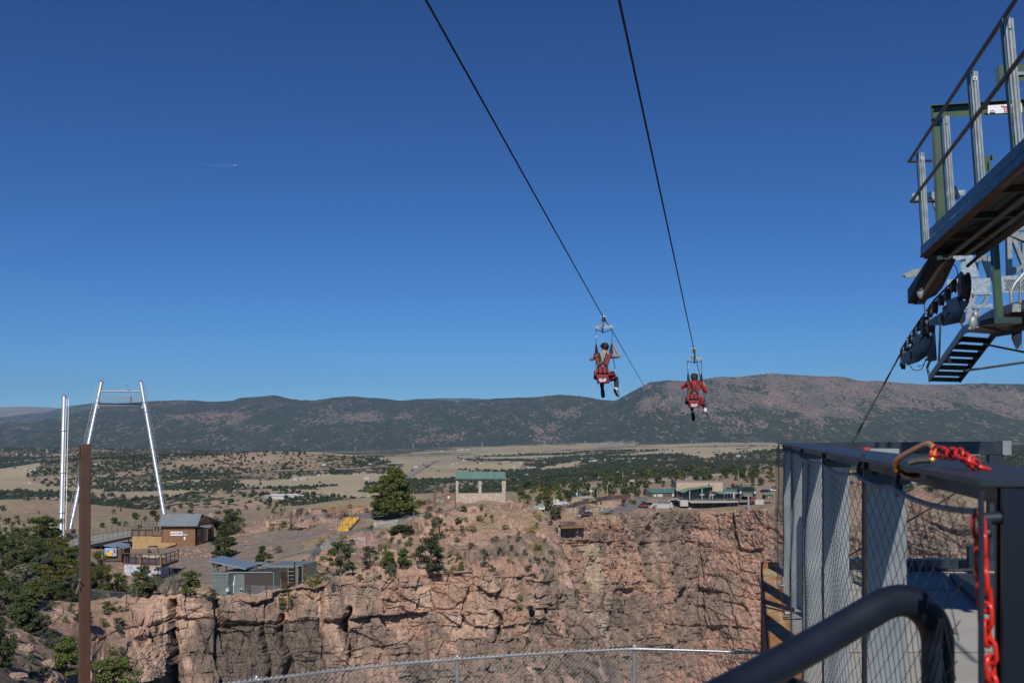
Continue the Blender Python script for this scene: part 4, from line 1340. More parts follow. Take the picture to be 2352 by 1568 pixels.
def banner_mat(name,cols,sc):
 m=mat(name,cols[0],.6,0,.1,2)
 nt=NT(m)
 bs=nt.n['Principled BSDF']
 tc=nt.n.new('ShaderNodeTexCoord')
 v=nt.n.new('ShaderNodeTexVoronoi')
 v.distance='CHEBYCHEV'
 nt.l.new(tc.outputs['Object'],v.inputs['Vector'])
 v.inputs['Scale'].default_value=sc
 r=nt.n.new('ShaderNodeValToRGB')
 r.color_ramp.interpolation='CONSTANT'
 for i,c in enumerate(cols):
  if i<2:
   e=r.color_ramp.elements[i]
  else:
   e=r.color_ramp.elements.new(i/len(cols))
  e.position=i/len(cols)
  e.color=c4(c)
 sp=nt.n.new('ShaderNodeSeparateColor')
 nt.l.new(v.outputs['Color'],sp.inputs[0])
 nt.l.new(sp.outputs[0],r.inputs[0])
 n=nt.noise(tc.outputs['Object'],5,4,.6)
 nt.l.new(nt.mix(nt.ramp(n,.45,.6,0,.6),r.outputs[0],(.12,.11,.16,1)),bs.inputs['Base Color'])
 return m
BM=banner_mat('printed_photos',[(.62,.62,.66),(.30,.34,.46),(.60,.60,.62),(.55,.30,.28),(.40,.50,.60),(.20,.20,.28)],1.1)
MB().hexa([BA+dz,BB+dz,BB+dz+Vector((0,.03,0)),BA+dz+Vector((0,.03,0)),BA,BB,BB+Vector((0,.03,0)),BA+Vector((0,.03,0))]).build('front_panel',BM,bn_)
MB().hexa([BB+dz+Vector((.05,0,0)),BC+dz,BC+dz+Vector((0,.03,0)),BB+dz+Vector((.05,.03,0)),BB+Vector((.05,0,0)),BC,BC+Vector((0,.03,0)),BB+Vector((.05,.03,0))]).build('side_panel',BM,bn_)
def utility_cart(px,py,where,L,colm,label,rz=0.0,group=None,Yfix=None):
 p=hit(px,py,where)if Yfix is None else P(px,py,Yfix)
 t=thing('utility_cart',p,label,'cart',group)
 R=Matrix.Rotation(rz,3,'Z')
 def w(x,y,z):
  return p+R@Vector((x,y,z))*L/3.0
 m=MB()
 m.hexa([w(-1.4,-.7,.45),w(1.4,-.7,.45),w(1.4,.7,.45),w(-1.4,.7,.45),w(-1.4,-.7,.8),w(1.45,-.7,.75),w(1.45,.7,.75),w(-1.4,.7,.8)])
 m.hexa([w(.5,-.65,.8),w(1.45,-.6,.76),w(1.45,.6,.76),w(.5,.65,.8),w(.6,-.6,1.1),w(1.3,-.5,.95),w(1.3,.5,.95),w(.6,.6,1.1)])
 m.build('body',colm,t,bevel=.04)
 m=MB()
 for y in(-.62,.62):
  m.tube([w(.75,y,1.0),w(.45,y,1.9),w(-.55,y,1.95),w(-.7,y,.8)],.035*L/3,6)
 m.boxb(w(-.55,-.65,1.9),w(.5,.65,1.96))if abs(rz)<.01 else m.hexa([w(-.6,-.65,1.9),w(.5,-.65,1.9),w(.5,.65,1.9),w(-.6,.65,1.9),w(-.6,-.65,1.97),w(.5,-.65,1.97),w(.5,.65,1.97),w(-.6,.65,1.97)])
 m.build('roll_cage',BLACKM,t)
 m=MB()
 m.hexa([w(-.5,-.55,.8),w(0,-.55,.8),w(0,.55,.8),w(-.5,.55,.8),w(-.6,-.55,1.35),w(-.42,-.55,1.35),w(-.42,.55,1.35),w(-.6,.55,1.35)])
 m.build('seat',BLACKM,t)
 for x in(-.95,.95):
  for y in(-.75,.75):
   a=w(x,y-.1,.33)
   b=w(x,y+.1,.33)
   MB().tube([a,b],.33*L/3,14).build('wheel',BLACKM,t,True)
 return t
utility_cart(352,1287,'A',3.4,mat('green_white_paint',(.35,.42,.30),.4),'off-road utility cart with black roll cage parked behind the viewing deck',.25)
cb=thing('container_building',P(585,1362,121),'grey-green building of shipping containers with slatted wood front and glass end','building')
CG=mat_ribs('grey_green_container',(.20,.245,.23),.24,0,.04,.45,.2,.08)
CGr=mat('container_roof',(.33,.37,.38),.45,.3,.08,1)
CG2=mat('container_frame',(.17,.205,.195),.45,.2,.08,2)
SLAT=mat_ribs('dark_slats',(.058,.044,.040),.16,2,.01,.7,0,.25)
Yb=hy(505,1364.5,'A')-.2
print('Yp',hy(1103,1148,'A'),'Yb',Yb,'Yc',Yc,'Yv',Yv,'Yk',Yk)
zT,zB=P(0,1317,Yb).z,P(0,1366,Yb).z
def wallbox(pxa,pxb,ya,yb_,pt,pb,m_,nm,Ya=None,par=None):
 return MB().hexa([P(pxa,pb,ya),P(pxb,pb,ya),P(pxb,pb,yb_),P(pxa,pb,yb_),P(pxa,pt,ya),P(pxb,pt,ya),P(pxb,pt,yb_),P(pxa,pt,yb_)]).build(nm,m_,par or cb)
def worldbox(a,b,yb_,pt,pb,m_,nm,Y0,dx=0.0,par=None):
 """front face given in the picture at depth Y0, extruded straight back"""
 xa,xb=P(a,0,Y0).x,P(b,0,Y0).x
 z1,z0=P(0,pt,Y0).z,P(0,pb,Y0).z
 return MB().hexa([(xa,Y0,z0),(xb,Y0,z0),(xb+dx,yb_,z0),(xa+dx,yb_,z0),(xa,Y0,z1),(xb,Y0,z1),(xb+dx,yb_,z1),(xa+dx,yb_,z1)]).build(nm,m_,par or cb)
e=worldbox(489,524.5,Yb+6.1,1316.5,1366,CG2,'end_container',Yb,1.9)
m=MB()
for px in(490,505.5,522.5):
 m.boxb(P(px,1317,Yb-.05),P(px+1.2,1362,Yb-.004))
for py in(1318,1324,1335.5,1348):
 m.boxb(P(490,py,Yb-.045),P(523,py+1,Yb-.003))
m.build('container_door',CG2,e)
m=MB()
for px in(499,514):
 m.beam(P(px,1318,Yb-.08),P(px,1360,Yb-.08),.04,.04)
m.build('locking_bar',GALV,e)
worldbox(524.6,561,Yb+4.5,1313.5,1367,CG,'corrugated_wall',Yb+1.2,1.0)
w1=worldbox(561.1,625,Yb+4.5,1313.5,1367,SLAT,'slatted_wall',Yb+1.15,1.0)
m=MB()
quad_prism(m,[P(487.5,1316,Yb-.1),P(525.5,1316,Yb-.1),P(560,1306.3,Yb+6.3),P(533,1306.3,Yb+6.3)],.08)
m.build('end_roof',CGr,cb)
m=MB()
quad_prism(m,[P(525,1313.2,Yb+1),P(626,1313.2,Yb+1),P(638,1307.5,Yb+5.2),P(545,1307.5,Yb+5.2)],.08)
m.build('front_roof',CGr,cb)
gx=worldbox(626.5,629,Yb+4.6,1314.5,1366,CG2,'end_frame',Yb+1.0,.8)
REFL=mat('mirror_glass',(.22,.20,.16),.06,.9,.05,1)
worldbox(629.2,630.2,Yb+4.2,1318,1360,REFL,'glass_end',Yb+1.3,.8)
Y2=Yb+8.5
bu=worldbox(645,684,Y2+5,1299,1352,CG,'back_unit',Y2,1.4)
worldbox(600,645,Y2+5,1299,1352,CG,'back_unit_wall',Y2,1.4)
m=MB()
quad_prism(m,[P(600,1298.5,Y2-.1),P(686,1298.5,Y2-.1),P(695,1292.5,Y2+5.3),P(611,1292.5,Y2+5.3)],.08)
quad_prism(m,[P(568,1292,Y2+4),P(604,1293.5,Y2+4),P(616,1290,Y2+8),P(590,1290,Y2+8)],.08)
m.build('back_roof',CGr,cb)
gd_=MB().boxb(P(612,1345,Y2-.12),P(679,1303,Y2-.04)).build('garage_door',mat('dark_door_glass',(.025,.025,.028),.15),cb)
m=MB()
for px in(610,629,645,661,677.5):
 m.boxb(P(px,1345,Y2-.18),P(px+1.3,1302,Y2-.13))
for py in(1302,1311,1320,1328,1336):
 m.boxb(P(610,py,Y2-.19),P(679,py+1.2,Y2-.125))
m.build('door_grid',mat('pale_timber',(.30,.25,.20),.7),gd_)
worldbox(686,694.5,Y2+5.2,1300,1353,REFL,'glass_panel',Y2+.3,.3)
m=MB()
for px in(684.5,695):
 m.beam(P(px,1298,Y2+.2),P(px,1356,Y2+.2),.14,.14)
m.beam(P(684.5,1299,Y2+.2),P(695,1298,Y2+.2),.14,.14)
m.build('end_frame',CG2,cb)
m=MB()
quad_prism(m,[P(476.5,1285.5,Yb+1),P(564.5,1304.5,Yb+1),P(597,1294,Yb+9),P(510,1275,Yb+9)],.16)
m.build('slanted_roof',mat_ribs('blue_grey_roof',(.27,.32,.38),.5,0,.02,.4,.3,.05),cb)
m=MB()
m.beam(P(488.5,1288,Yb+1.5),P(488.5,1366,Yb+1.5),.14,.14).beam(P(560,1302,Yb+2.5),P(560,1315,Yb+2.5),.12,.12).beam(P(590,1294,Yb+8),P(590,1340,Yb+8),.12,.12).beam(P(520,1282,Yb+7),P(520,1330,Yb+7),.12,.12)
m.build('roof_post',CG2,cb)
MB().hexa([P(489.5,1303,Yb+6.5),P(510,1300,Yb+6.5),P(510,1300,Yb+8),P(489.5,1303,Yb+8),P(489.5,1291,Yb+6.5),P(510,1296,Yb+6.5),P(510,1296,Yb+8),P(489.5,1291,Yb+8)]).build('roof_end_wall',SLAT,cb)
m=MB()
slab(m,[P(629,1362,Yb+1.5),P(676,1346,Yb+6),P(680,1340,Y2-.2),P(631,1345,Y2-.2)],.3)
m.build('side_deck',WOODD,cb)
m=MB()
a,b=P(630,1361,Yb+1.6),P(676,1345.5,Yb+6)
railing(m,a,b,1.15,5,0,.07)
m.beam(P(676.5,1291,Yb+6.2),P(676.5,1352,Yb+6.2),.16,.16)
m.beam(P(675,1330,Yb+6.1),P(665,1352,Yb+6.1),.08,.08)
m.build('deck_railing',BLACKM,cb)
el=thing('meter_box',P(537,1352,Yb+.9),'white electric meter box and conduit on the corrugated container wall','meter box')
MB().boxb(P(535.5,1346,Yb+.9),P(539.5,1335,Yb+1.15)).build('box',WHITEP,el)
m=MB().beam(P(538.3,1335,Yb+1.0),P(538.3,1321,Yb+1.0),.07,.07).beam(P(537,1346,Yb+1.0),P(537,1362,Yb+1.0),.06,.06).beam(P(534.5,1330,Yb+1.05),P(534.5,1361,Yb+1.05),.05,.05)
m.build('conduit',WHITEP,el)
MB().boxb(P(518.5,1358,Yb-.5),P(527,1349.5,Yb-.15)).build('utility_cabinet',mat('pale_blue_cabinet',(.50,.60,.64),.5),label='pale blue utility cabinet before the container doors',cat='cabinet')
ac=thing('air_conditioner',P(554,1362,Yb+.6),'white air conditioning unit on legs by the slatted container wall','air conditioner')
MB().boxb(P(550.5,1360,Yb+.4),P(557.5,1350.5,Yb+.75)).build('casing',WHITEP,ac)
m=MB().tube([P(553.4,1355,Yb+.37),P(553.4,1355,Yb+.4)],.17,14)
m.build('fan_grille',BLACKM,ac)
m=MB().beam(P(550.5,1362.5,Yb+.5),P(550.5,1360,Yb+.5),.04,.04).beam(P(557.5,1362.5,Yb+.5),P(557.5,1360,Yb+.5),.04,.04).beam(P(549.5,1361.5,Yb+.45),P(559,1361.5,Yb+.45),.04,.04)
m.build('stand',WHITEP,ac)
ldr=thing('stepladder',P(497,1313,Yb+5),'grey stepladder under the slanted container roof','ladder')
for dx in(0,8):
 m=MB()
 a,b=P(492+dx*.2,1312,Yb+5+dx*.1),P(497,1296,Yb+5.4)
 a2,b2=P(501+dx*.2,1312,Yb+5+dx*.1),P(499,1296,Yb+5.4)
 m.beam(a,b,.05,.05).beam(a2,b2,.05,.05)
 for k in range(4):
  m.beam(a.lerp(b,.15+k*.22),a2 .lerp(b2,.15+k*.22),.05,.05)
 m.build('ladder_side',GALV,ldr)
Yp=hy(1103,1149,'A')-.2
pv_=thing('pavilion',P(1103,1150,Yp),'stone shelter with green metal roof on top of the rocky knoll','pavilion')
GREENR=mat_ribs('green_metal_roof',(.16,.30,.23),.42,0,.03,.42,.1,.06)
xa,xb=P(1047,0,Yp).x,P(1161,0,Yp).x
zf,zw,ze=P(0,1148,Yp).z,P(0,1132.5,Yp).z,P(0,1102.5,Yp).z
dp=5.4
for nm,a,b in(('low_wall',(xa,Yp,zf-1),(xb,Yp+.45,zw)),('low_wall',(xa,Yp+dp-.45,zf-1),(xb,Yp+dp,zw-.6)),('floor_slab',(xa,Yp+.46,zf-1),(xb,Yp+dp-.46,zf+.1))):
 MB().boxb(a,b).build(nm,RUBBLE if nm=='low_wall' else CONC,pv_)
for px0,px1 in((1047,1053),(1099,1106),(1153,1161.5)):
 for yy in(-.03,dp-.5):
  MB().boxb((P(px0,0,Yp).x,Yp+yy,zw),(P(px1,0,Yp).x,Yp+yy+.53,ze)).build('stone_pillar',RUBBLE,pv_)
MB().boxb((xa-.1,Yp-.1,ze),(xb+.1,Yp+.5,P(0,1098.5,Yp).z)).boxb((xa-.1,Yp+dp-.5,ze),(xb+.1,Yp+dp+.1,P(0,1098.5,Yp).z)).build('lintel_beam',mat('cream_beam',(.38,.34,.27),.7),pv_)
m=MB()
zr_=P(0,1083,Yp+dp/2).z
zev=P(0,1098.5,Yp-.5).z
quad_prism(m,[Vector((P(1046,0,Yp).x,Yp-.5,zev)),Vector((P(1160,0,Yp).x+.1,Yp-.5,zev)),Vector((P(1160.5,0,Yp+dp/2).x,Yp+dp/2,zr_)),Vector((P(1049,0,Yp+dp/2).x,Yp+dp/2,zr_))],.1)
quad_prism(m,[Vector((P(1049,0,Yp+dp/2).x,Yp+dp/2,zr_)),Vector((P(1160.5,0,Yp+dp/2).x,Yp+dp/2,zr_)),Vector((P(1160,0,Yp).x+.1,Yp+dp+.5,zev)),Vector((P(1046,0,Yp).x,Yp+dp+.5,zev))],.1)
m.build('roof',GREENR,pv_)
for px,s in((1054,1),(1100,-1),(1107,1),(1153,-1)):
 pts=[]
 for k in range(7):
  a=k/6*PI/2
  pts.append(P(px,1113,Yp+.25)+Vector((s*(1-math.cos(a))*.75,0,math.sin(a)*.75)))
 MB().tube(pts,.05,5).build('antler_bracket',mat('pale_log',(.45,.40,.33),.8),pv_)
BENCHM=mat('dark_bench',(.05,.05,.055),.6)
for k,px in enumerate((1065,1090,1120,1145)):
 p=Vector((P(px,0,Yp+2.5).x,Yp+2.4,zf+.1))
 m=MB().box(p+Vector((0,0,.85)),(1.7,.7,.06)).box(p+Vector((0,-.7,.5)),(1.7,.28,.05)).box(p+Vector((0,.7,.5)),(1.7,.28,.05))
 for sx in(-.6,.6):
  m.beam(p+Vector((sx,-.55,0)),p+Vector((sx,.2,.84)),.07,.07).beam(p+Vector((sx,.55,0)),p+Vector((sx,-.2,.84)),.07,.07).beam(p+Vector((sx,-.75,.45)),p+Vector((sx,.75,.45)),.07,.07)
 m.build('picnic_table',BENCHM,label='dark picnic table under the green pavilion roof, number %s from the left'%('first','second','third','fourth')[k],cat='table')
sy=thing('stairs',P(795,1217,165),'bright yellow outdoor stairs with black handrails on the stony slope','stairs')
YEL=mat('yellow_paint',(.72,.42,.05),.55,0,.08,3)
m=MB()
ns=11
bl,br,tl,tr=[hit(*q,'A')+Vector((0,-.5,.3))for q in((776,1218.5),(808,1217),(791,1193),(825,1192))]
zl_=max(tl.z,tr.z)
tl.z=tr.z=zl_
br.z=bl.z
br.y=bl.y
tr.y=tl.y
for k in range(ns):
 a,b=bl.lerp(tl,k/ns),br.lerp(tr,k/ns)
 a2,b2=bl.lerp(tl,(k+1)/ns),br.lerp(tr,(k+1)/ns)
 zz=a2 .z
 m.hexa([(a.x,a.y,a.z-1.2),(b.x,b.y,a.z-1.2),(b2 .x,b2 .y+.05,a.z-1.2),(a2 .x,a2 .y+.05,a.z-1.2),(a.x,a.y,zz),(b.x,b.y,zz),(b2 .x,b2 .y+.05,zz),(a2 .x,a2 .y+.05,zz)])
m.build('steps',YEL,sy)
for t in(0.0,.45,.98):
 m=MB()
 a,b=bl.lerp(br,t)+Vector((0,0,.1)),tl.lerp(tr,t)+Vector((0,0,.1))
 for k in range(4):
  p=a.lerp(b,k/3)
  m.beam(p,p+Vector((0,0,1.1)),.05,.05)
 m.beam(a+Vector((0,0,1.1)),b+Vector((0,0,1.1)),.05,.05)
 m.beam(b+Vector((0,0,1.1)),b+Vector((-.9 if t<.5 else .9,.4,1.0)),.05,.05)
 m.build('handrail',BLACKM,sy)
m=MB()
railing(m,P(761,1194,168),P(791,1189,168),1.1,3,0,.05)
m.build('landing_railing',BLACKM,label='black pipe railing left of the top of the yellow stairs',cat='railing')
def wall_along(name,pts,where,h,th,m_,label,cat,step=8,sink=.5):
 q=[]
 for i in range(len(pts)-1):
  for k in range(step):
   q.append((pts[i][0]+(pts[i+1][0]-pts[i][0])*k/step,pts[i][1]+(pts[i+1][1]-pts[i][1])*k/step))
 q.append(pts[-1])
 w_=[hit(a,b,where)for a,b in q]
 w_=[p for p in w_ if p is not None]
 mb=MB()
 for a,b in zip(w_[:-1],w_[1:]):
  if(a-b).length>40:
   continue
  mb.hexa([a+Vector((0,0,-sink)),b+Vector((0,0,-sink)),b+Vector((0,th,-sink)),a+Vector((0,th,-sink)),a+Vector((0,0,h)),b+Vector((0,0,h)),b+Vector((0,th,h)),a+Vector((0,th,h))])
 return mb.build(name,m_,label=label,cat=cat)
wall_along('stone_wall',[(719,1182),(800,1180),(873,1174)],'A',1.0,.5,REDWALL,'low red stone wall behind the terrace, left of the big pine','wall')
wall_along('stone_wall',[(950,1166),(995,1155)],'A',1.0,.5,REDWALL,'low red stone wall right of the big pine, under the fence','wall')
wall_along('board_fence',[(717,1175),(800,1174),(870,1168)],'A',.7,.15,mat('rust_brown',(.17,.085,.05),.8),'low rust-brown edging board behind the terrace wall','fence')
wall_along('board_fence',[(973,1160),(1005,1150)],'A',.5,.15,mat('rust_brown',(.17,.085,.05),.8),'low rust-brown edging board right of the pine','fence')
fr=thing('ramp_railing',P(1010,1155,172),'brown slatted railing climbing to the stone pavilion','railing')
m=MB()
a,b=P(996,1162,170),P(1046,1147,175)
for k in range(28):
 p=a.lerp(b,k/27)
 m.beam(p,p+Vector((0,0,1.3)),.06,.05)
m.beam(a+Vector((0,0,1.3)),b+Vector((0,0,1.3)),.08,.08)
m.build('pickets',WOODB,fr)
m=MB()
for px in(996,1000.5,1046):
 pp=P(px,1158 if px<1040 else 1160,171)
 m.beam(pp-Vector((0,0,.6)),pp+Vector((0,0,2.4 if px!=1046 else 3.0)),.16,.16)
m.build('post',WOODD,fr)
for px0,px1,py0,nm in((1001,1008,1151,'left one of two green notice boards on the ramp railing'),(1012,1019,1152.5,'right one of two green notice boards on the ramp railing')):
 MB().boxb(P(px0,py0,169.8),P(px1,py0-4.5,169.9)).build('notice_board',mat('green_sign',(.14,.34,.26),.5),label=nm,cat='sign')
MB().boxb(P(1028.5,1144,171),P(1032,1138.5,171.1)).build('white_sign',WHITEP,label='small white shield-shaped sign on the ramp railing',cat='sign')
bo=hit(850,1170,'A')
def boulder(px,py,w_,h_,label,where='A',seed=0,m_=None):
 p=hit(px,py,where)
 s=p.y/F
 rng=np.random.default_rng(seed)
 bm=bmesh.new()
 bmesh.ops.create_icosphere(bm,subdivisions=4,radius=1)
 V=np.array([v.co[:]for v in bm.verts])
 Fa=np.array([[q.index for q in f.verts]for f in bm.faces])
 bm.free()
 d=1+.18*fbm(V[:,0]*1.2+seed,V[:,1]*1.2,V[:,2]*1.2,3,seed)+.45*(voro(V[:,0]*1.6+seed,V[:,1]*1.6,V[:,2]*1.6,seed)[0]-.5)+.08*fbm(V[:,0]*5+seed,V[:,1]*5,V[:,2]*5,3,seed)
 V=V*d[:,None]*np.array([w_*s/2,w_*s/2*.8,h_*s*.62])
 V[:,2]+=h_*s*.38
 o=np_mesh('boulder',V,Fa,m_ or BOULD,False)
 o.location=p
 ORIG[o.name]=p
 return tag(o,label,'boulder')
BOULD=mat('pink_boulder',(.31,.215,.16),.9,0,.25,1.2,.6,6,col2=(.20,.155,.12))
BLD=[(846,1171,13,9,'smooth grey boulder left of the big pine trunk'),(486,1206,22,26,'tall pale boulder behind the cabin porch'),(1084,1290,10,26,'upright brown boulder right of the widest pinyon'),(757,1362,12,24,'standing pink rock at the cliff edge beside the dead snag'),(1104,1262,16,12,'square pink boulder above the far end of the near cliff'),(455,1270,12,9,'reddish boulder in the row below the cabin track'),(620,1264,14,9,'pale boulder above the container roofs'),(700,1214,40,12,'broad pale rock left of the yellow stairs'),(760,1212,12,9,'small pale rock beside the yellow stairs'),(650,1205,60,16,'long low pink rock on the skyline right of the juniper'),(60,1500,34,22,'big pale boulder among the bushes at the lower left'),(35,1470,26,18,'pale boulder under the hanging juniper'),(110,1530,34,15,'flat grey boulder left of the brown post near the bottom'),(40,1560,42,16,'layered grey boulder in the bottom left corner')]
for i,b_ in enumerate(BLD):
 boulder(*b_,seed=i*7+1)
rs=random.Random(91)
for i in range(44):
 if i<26:
  px,py=rs.uniform(395,490),rs.uniform(1262,1282)
 elif i<36:
  px,py=rs.uniform(490,760),rs.uniform(1225,1262)
 else:
  px,py=rs.uniform(770,900),rs.uniform(1196,1222)
 boulder(px,py,rs.uniform(5,12),rs.uniform(3,7),'small pinkish rock lying on the bank of the promontory',seed=200+i)['group']='loose rocks on the promontory'
def pole(px,py,hpx,label,th=.24,cross=True,where='A',name='utility_pole',m_=None):
 p=hit(px,py,where)
 s=p.y/F
 t=thing(name,p,label,'pole')
 MB().tube([p-Vector((0,0,.3)),p+Vector((0,0,hpx*s))],[th/2,th/2*.7],8).build('post',m_ or mat('pole_wood',(.33,.25,.17),.9,0,.2,2),t,True)
 if cross:
  MB().beam(p+Vector((-1,-.1,hpx*s-.5)),p+Vector((1,-.1,hpx*s-.5)),.12,.14).build('crossarm',WOODD,t)
 return t
pole(668,1212,38,'dark leaning pole on the rocks left of the yellow stairs',.28,False,m_=WOODD)
pole(682,1183,14,'short dark post beside the lookout binoculars',.4,False,name='bollard_post',m_=WOODD)
pole(686.5,1182,16,'pair of dark posts at the terrace left end',.5,False,name='bollard_post',m_=WOODD)
def wire_fence(pts,h,label,where='A',npost=None,mesh=.0,posts_m=None,px_step=30):
 w_=[hit(a,b,where)for a,b in pts]
 w_=[p for p in w_ if p is not None]
 t=thing('wire_fence',w_[0],label,'fence')
 m2=MB()
 for a,b in zip(w_[:-1],w_[1:]):
  L=(b-a).length
  n=max(1,int(L/3.0))
  for k in range(n+1):
   p=a.lerp(b,k/n)
   z=drop(p.x,p.y,where)
   if z is not None and abs(z-p.z)<2:
    p.z=z
   MB().tube([p-Vector((0,0,.2)),p+Vector((0,0,h))],.045,6).build('post',GALV,t)
  m2 .tube([a+Vector((0,0,h)),b+Vector((0,0,h))],.03,5)
 m2 .build('top_rail',GALV,t)
 m3=MB()
 for a,b in zip(w_[:-1],w_[1:]):
  L=(b-a).length
  st=.22
  n=int(L/st)
  for k in range(-int(h/st),n):
   for sgn in(1,-1):
    u0,u1=(k*st,k*st+h)
    z0,z1=0.0,h
    if u0<0:
     z0=-u0
     u0=0
    if u1>L:
     z1=h-(u1-L)
     u1=L
    if z1<=z0:
     continue
    if sgn<0:
     z0,z1=h-z0,h-z1
    p0,p1=a.lerp(b,u0/L),a.lerp(b,u1/L)
    m3 .tube([p0+Vector((0,0,z0)),p1+Vector((0,0,z1))],.0045,3,False)
 if m3 .v:
  m3 .build('mesh',GALV,t)
 return t
wire_fence([(160,1376),(185,1380),(290,1389),(315,1375)],1.3,'grey wire fence along the cliff top behind the brown post')
wire_fence([(515,1370),(575,1370),(612,1371),(645,1372)],1.3,'galvanised wire fence on the cliff edge before the container building')
wire_fence([(700,1318),(735,1266),(840,1250)],1.3,'wire fence stepping up the slope right of the container building')
wire_fence([(775,1222),(855,1214),(915,1206),(985,1190)],1.1,'wire fence beside the sloping path below the big pine')
MB().boxb(P(427-0,1394,104)+Vector((0,0,0)),P(436,1388,104.05)).build('fence_sign',WHITEP,label='small white notice hung on the cliff-top wire fence',cat='sign')if False else None
bp=thing('steel_post',P(195,1700,9.0),'tall brown square steel post with a bolted lug, close to the camera on the left','post')
BRN=mat('brown_paint',(.085,.043,.028),.42,.0,.08,12,.05,40)
top,bot=P(195.3,1019,9.0),P(191.5,2300,9.0)
d=(top-bot).normalized()
mb=MB()
hw=.0905*.72
R=Matrix.Rotation(math.radians(33),3,'Z')
cor=[R@Vector(v)for v in((-.044,-.044,0),(.044,-.044,0),(.044,.044,0),(-.044,.044,0))]
cor=[c*1.0 for c in cor]
mb.hexa([bot+c for c in cor]+[top+c for c in cor])
mb.build('square_tube',BRN,bp,bevel=.006)
mb=MB()
mb.prism([P(181,1026,8.93),P(174.5,1037,8.93),P(174.5,1043,8.93),P(178,1050,8.93),P(184,1049,8.93),P(184,1026,8.93)],(0,.012,0))
lug=mb.build('lug',BRN,bp)
MB().tube([P(178,1039.5,8.91),P(178,1039.5,8.96)],.006,10).build('bolt',GALV,lug)
mb=MB().tube([P(181,1341,8.9),P(178,1352,8.9),P(176,1362,8.92)],.008,6).tube([P(180,1330,8.92),P(184,1331,8.88)],.006,6)
mb.build('snap_hook',GALV,bp,True)
cf=thing('chain_link_fence',P(1458,1800,14),'galvanised chain-link fence curving across the bottom of the view','fence')
zt_=-2.961
top_pts=[]
for px,py in((300,1592),(440,1580),(588,1561.5),(788,1536.5),(938,1521.5),(1050,1513),(1176,1504),(1326,1495),(1458,1489),(1601,1493),(1751,1499),(1850,1504),(2000,1512)):
 Y=-zt_*F/(py-HY)
 top_pts.append(P(px,py,Y))
fine=[]
for i in range(len(top_pts)-1):
 for k in range(6):
  fine.append(top_pts[i].lerp(top_pts[i+1],k/6))
fine.append(top_pts[-1])
fine=[fine[0]]+[(fine[i-1]+fine[i]*2+fine[i+1])/4 for i in range(1,len(fine)-1)]+[fine[-1]]
MB().tube(fine,.0205,10).build('top_rail',GALV,cf,True)
HF=1.5
for px,i in((1050,5),(1458,8),(615,2),(1850,11)):
 p=top_pts[i]+Vector((0,.03,0))
 po=MB().tube([p+Vector((0,0,.02)),p-Vector((0,0,HF+.3))],.028,12).build('post',GALV,cf,True)
 MB().tube([p+Vector((-.035,-.01,0)),p+Vector((.035,-.01,0))],.03,12).sphere(p+Vector((0,0,.03)),.033,10,6).build('cap',GALV,po,True)
arc=[0.0]
for a,b in zip(fine[:-1],fine[1:]):
 arc.append(arc[-1]+(b-a).length)
def at_arc(s):
 s=min(max(s,0),arc[-1])
 import bisect
 i=min(max(bisect.bisect(arc,s)-1,0),len(arc)-2)
 return fine[i].lerp(fine[i+1],(s-arc[i])/(arc[i+1]-arc[i]))
m3=MB()
cell=.066
nwire=int(arc[-1]/cell)
for k in range(nwire):
 pts=[]
 for j in range(19):
  s=k*cell+(cell*.5 if j%2 else -.0)
  q=at_arc(s)
  off=.006 if j%2 else -.004
  pts.append(q+Vector((0,-.028+off,.034-j*cell/1.55*.78)))
 m3 .tube(pts,.0015,4,False)
 pts=[]
 for j in range(19):
  s=k*cell-(cell*.5 if j%2 else 0)
  q=at_arc(s)
  off=-.006 if j%2 else .004
  pts.append(q+Vector((0,-.028+off,.034-j*cell/1.55*.78)))
 m3 .tube(pts,.0015,4,False)
m3 .build('wire_mesh',GALV,cf)
lg=MB()
lg.hexa([(-9,2,-9),(9,2,-9),(9,15.2,-9),(-9,13.6,-9),(-9,2,-4.45),(9,2,-4.45),(9,15.2,-4.45),(-9,13.6,-4.45)])
lg.build('rock_ledge',BOULD,kind='structure',origin=(0,0,0))
jt=thing('airplane',P(540,380,9000),'tiny white airplane high in the left sky','airplane')
p=P(540,380,9000)
m=MB().tube([p+Vector((-16,0,0)),p+Vector((-12,0,0)),p+Vector((10,0,0)),p+Vector((14,0,0))],[.6,1.8,1.8,.4],8)
m.build('fuselage',WHITEP,jt,True)
MB().prism([p+Vector((-4,0,-1)),p+Vector((6,0,-1)),p+Vector((-6,12,0)),p+Vector((-9,12,0))],(0,0,.8)).prism([p+Vector((-4,0,-1)),p+Vector((6,0,-1)),p+Vector((-6,-12,0)),p+Vector((-9,-12,0))],(0,0,.8)).build('wing',WHITEP,jt)
MB().prism([p+Vector((-15,-.4,0)),p+Vector((-11,-.4,0)),p+Vector((-14,-.4,5)),p+Vector((-17,-.4,5))],(0,.8,0)).build('tail_fin',WHITEP,jt)
tm_=bpy.data.materials.new('vapour')
tm_.use_nodes=True
nt=NT(tm_)
tr_=nt.n.new('ShaderNodeBsdfTransparent')
df_=nt.n.new('ShaderNodeBsdfDiffuse')
df_.inputs['Color'].default_value=(.85,.85,.88,1)
mx_=nt.n.new('ShaderNodeMixShader')
tc=nt.n.new('ShaderNodeTexCoord')
sp=nt.n.new('ShaderNodeSeparateXYZ')
nt.l.new(tc.outputs['Object'],sp.inputs[0])
nt.l.new(nt.ramp(sp.outputs[0],170,-170,.0,.45),mx_.inputs[0])
mx_.inputs[0].default_value=.3
fac=nt.ramp(sp.outputs[0],-170,150,.0,.07)
nt.l.new(fac,mx_.inputs[0])
nt.l.new(tr_.outputs[0],mx_.inputs[1])
nt.l.new(df_.outputs[0],mx_.inputs[2])
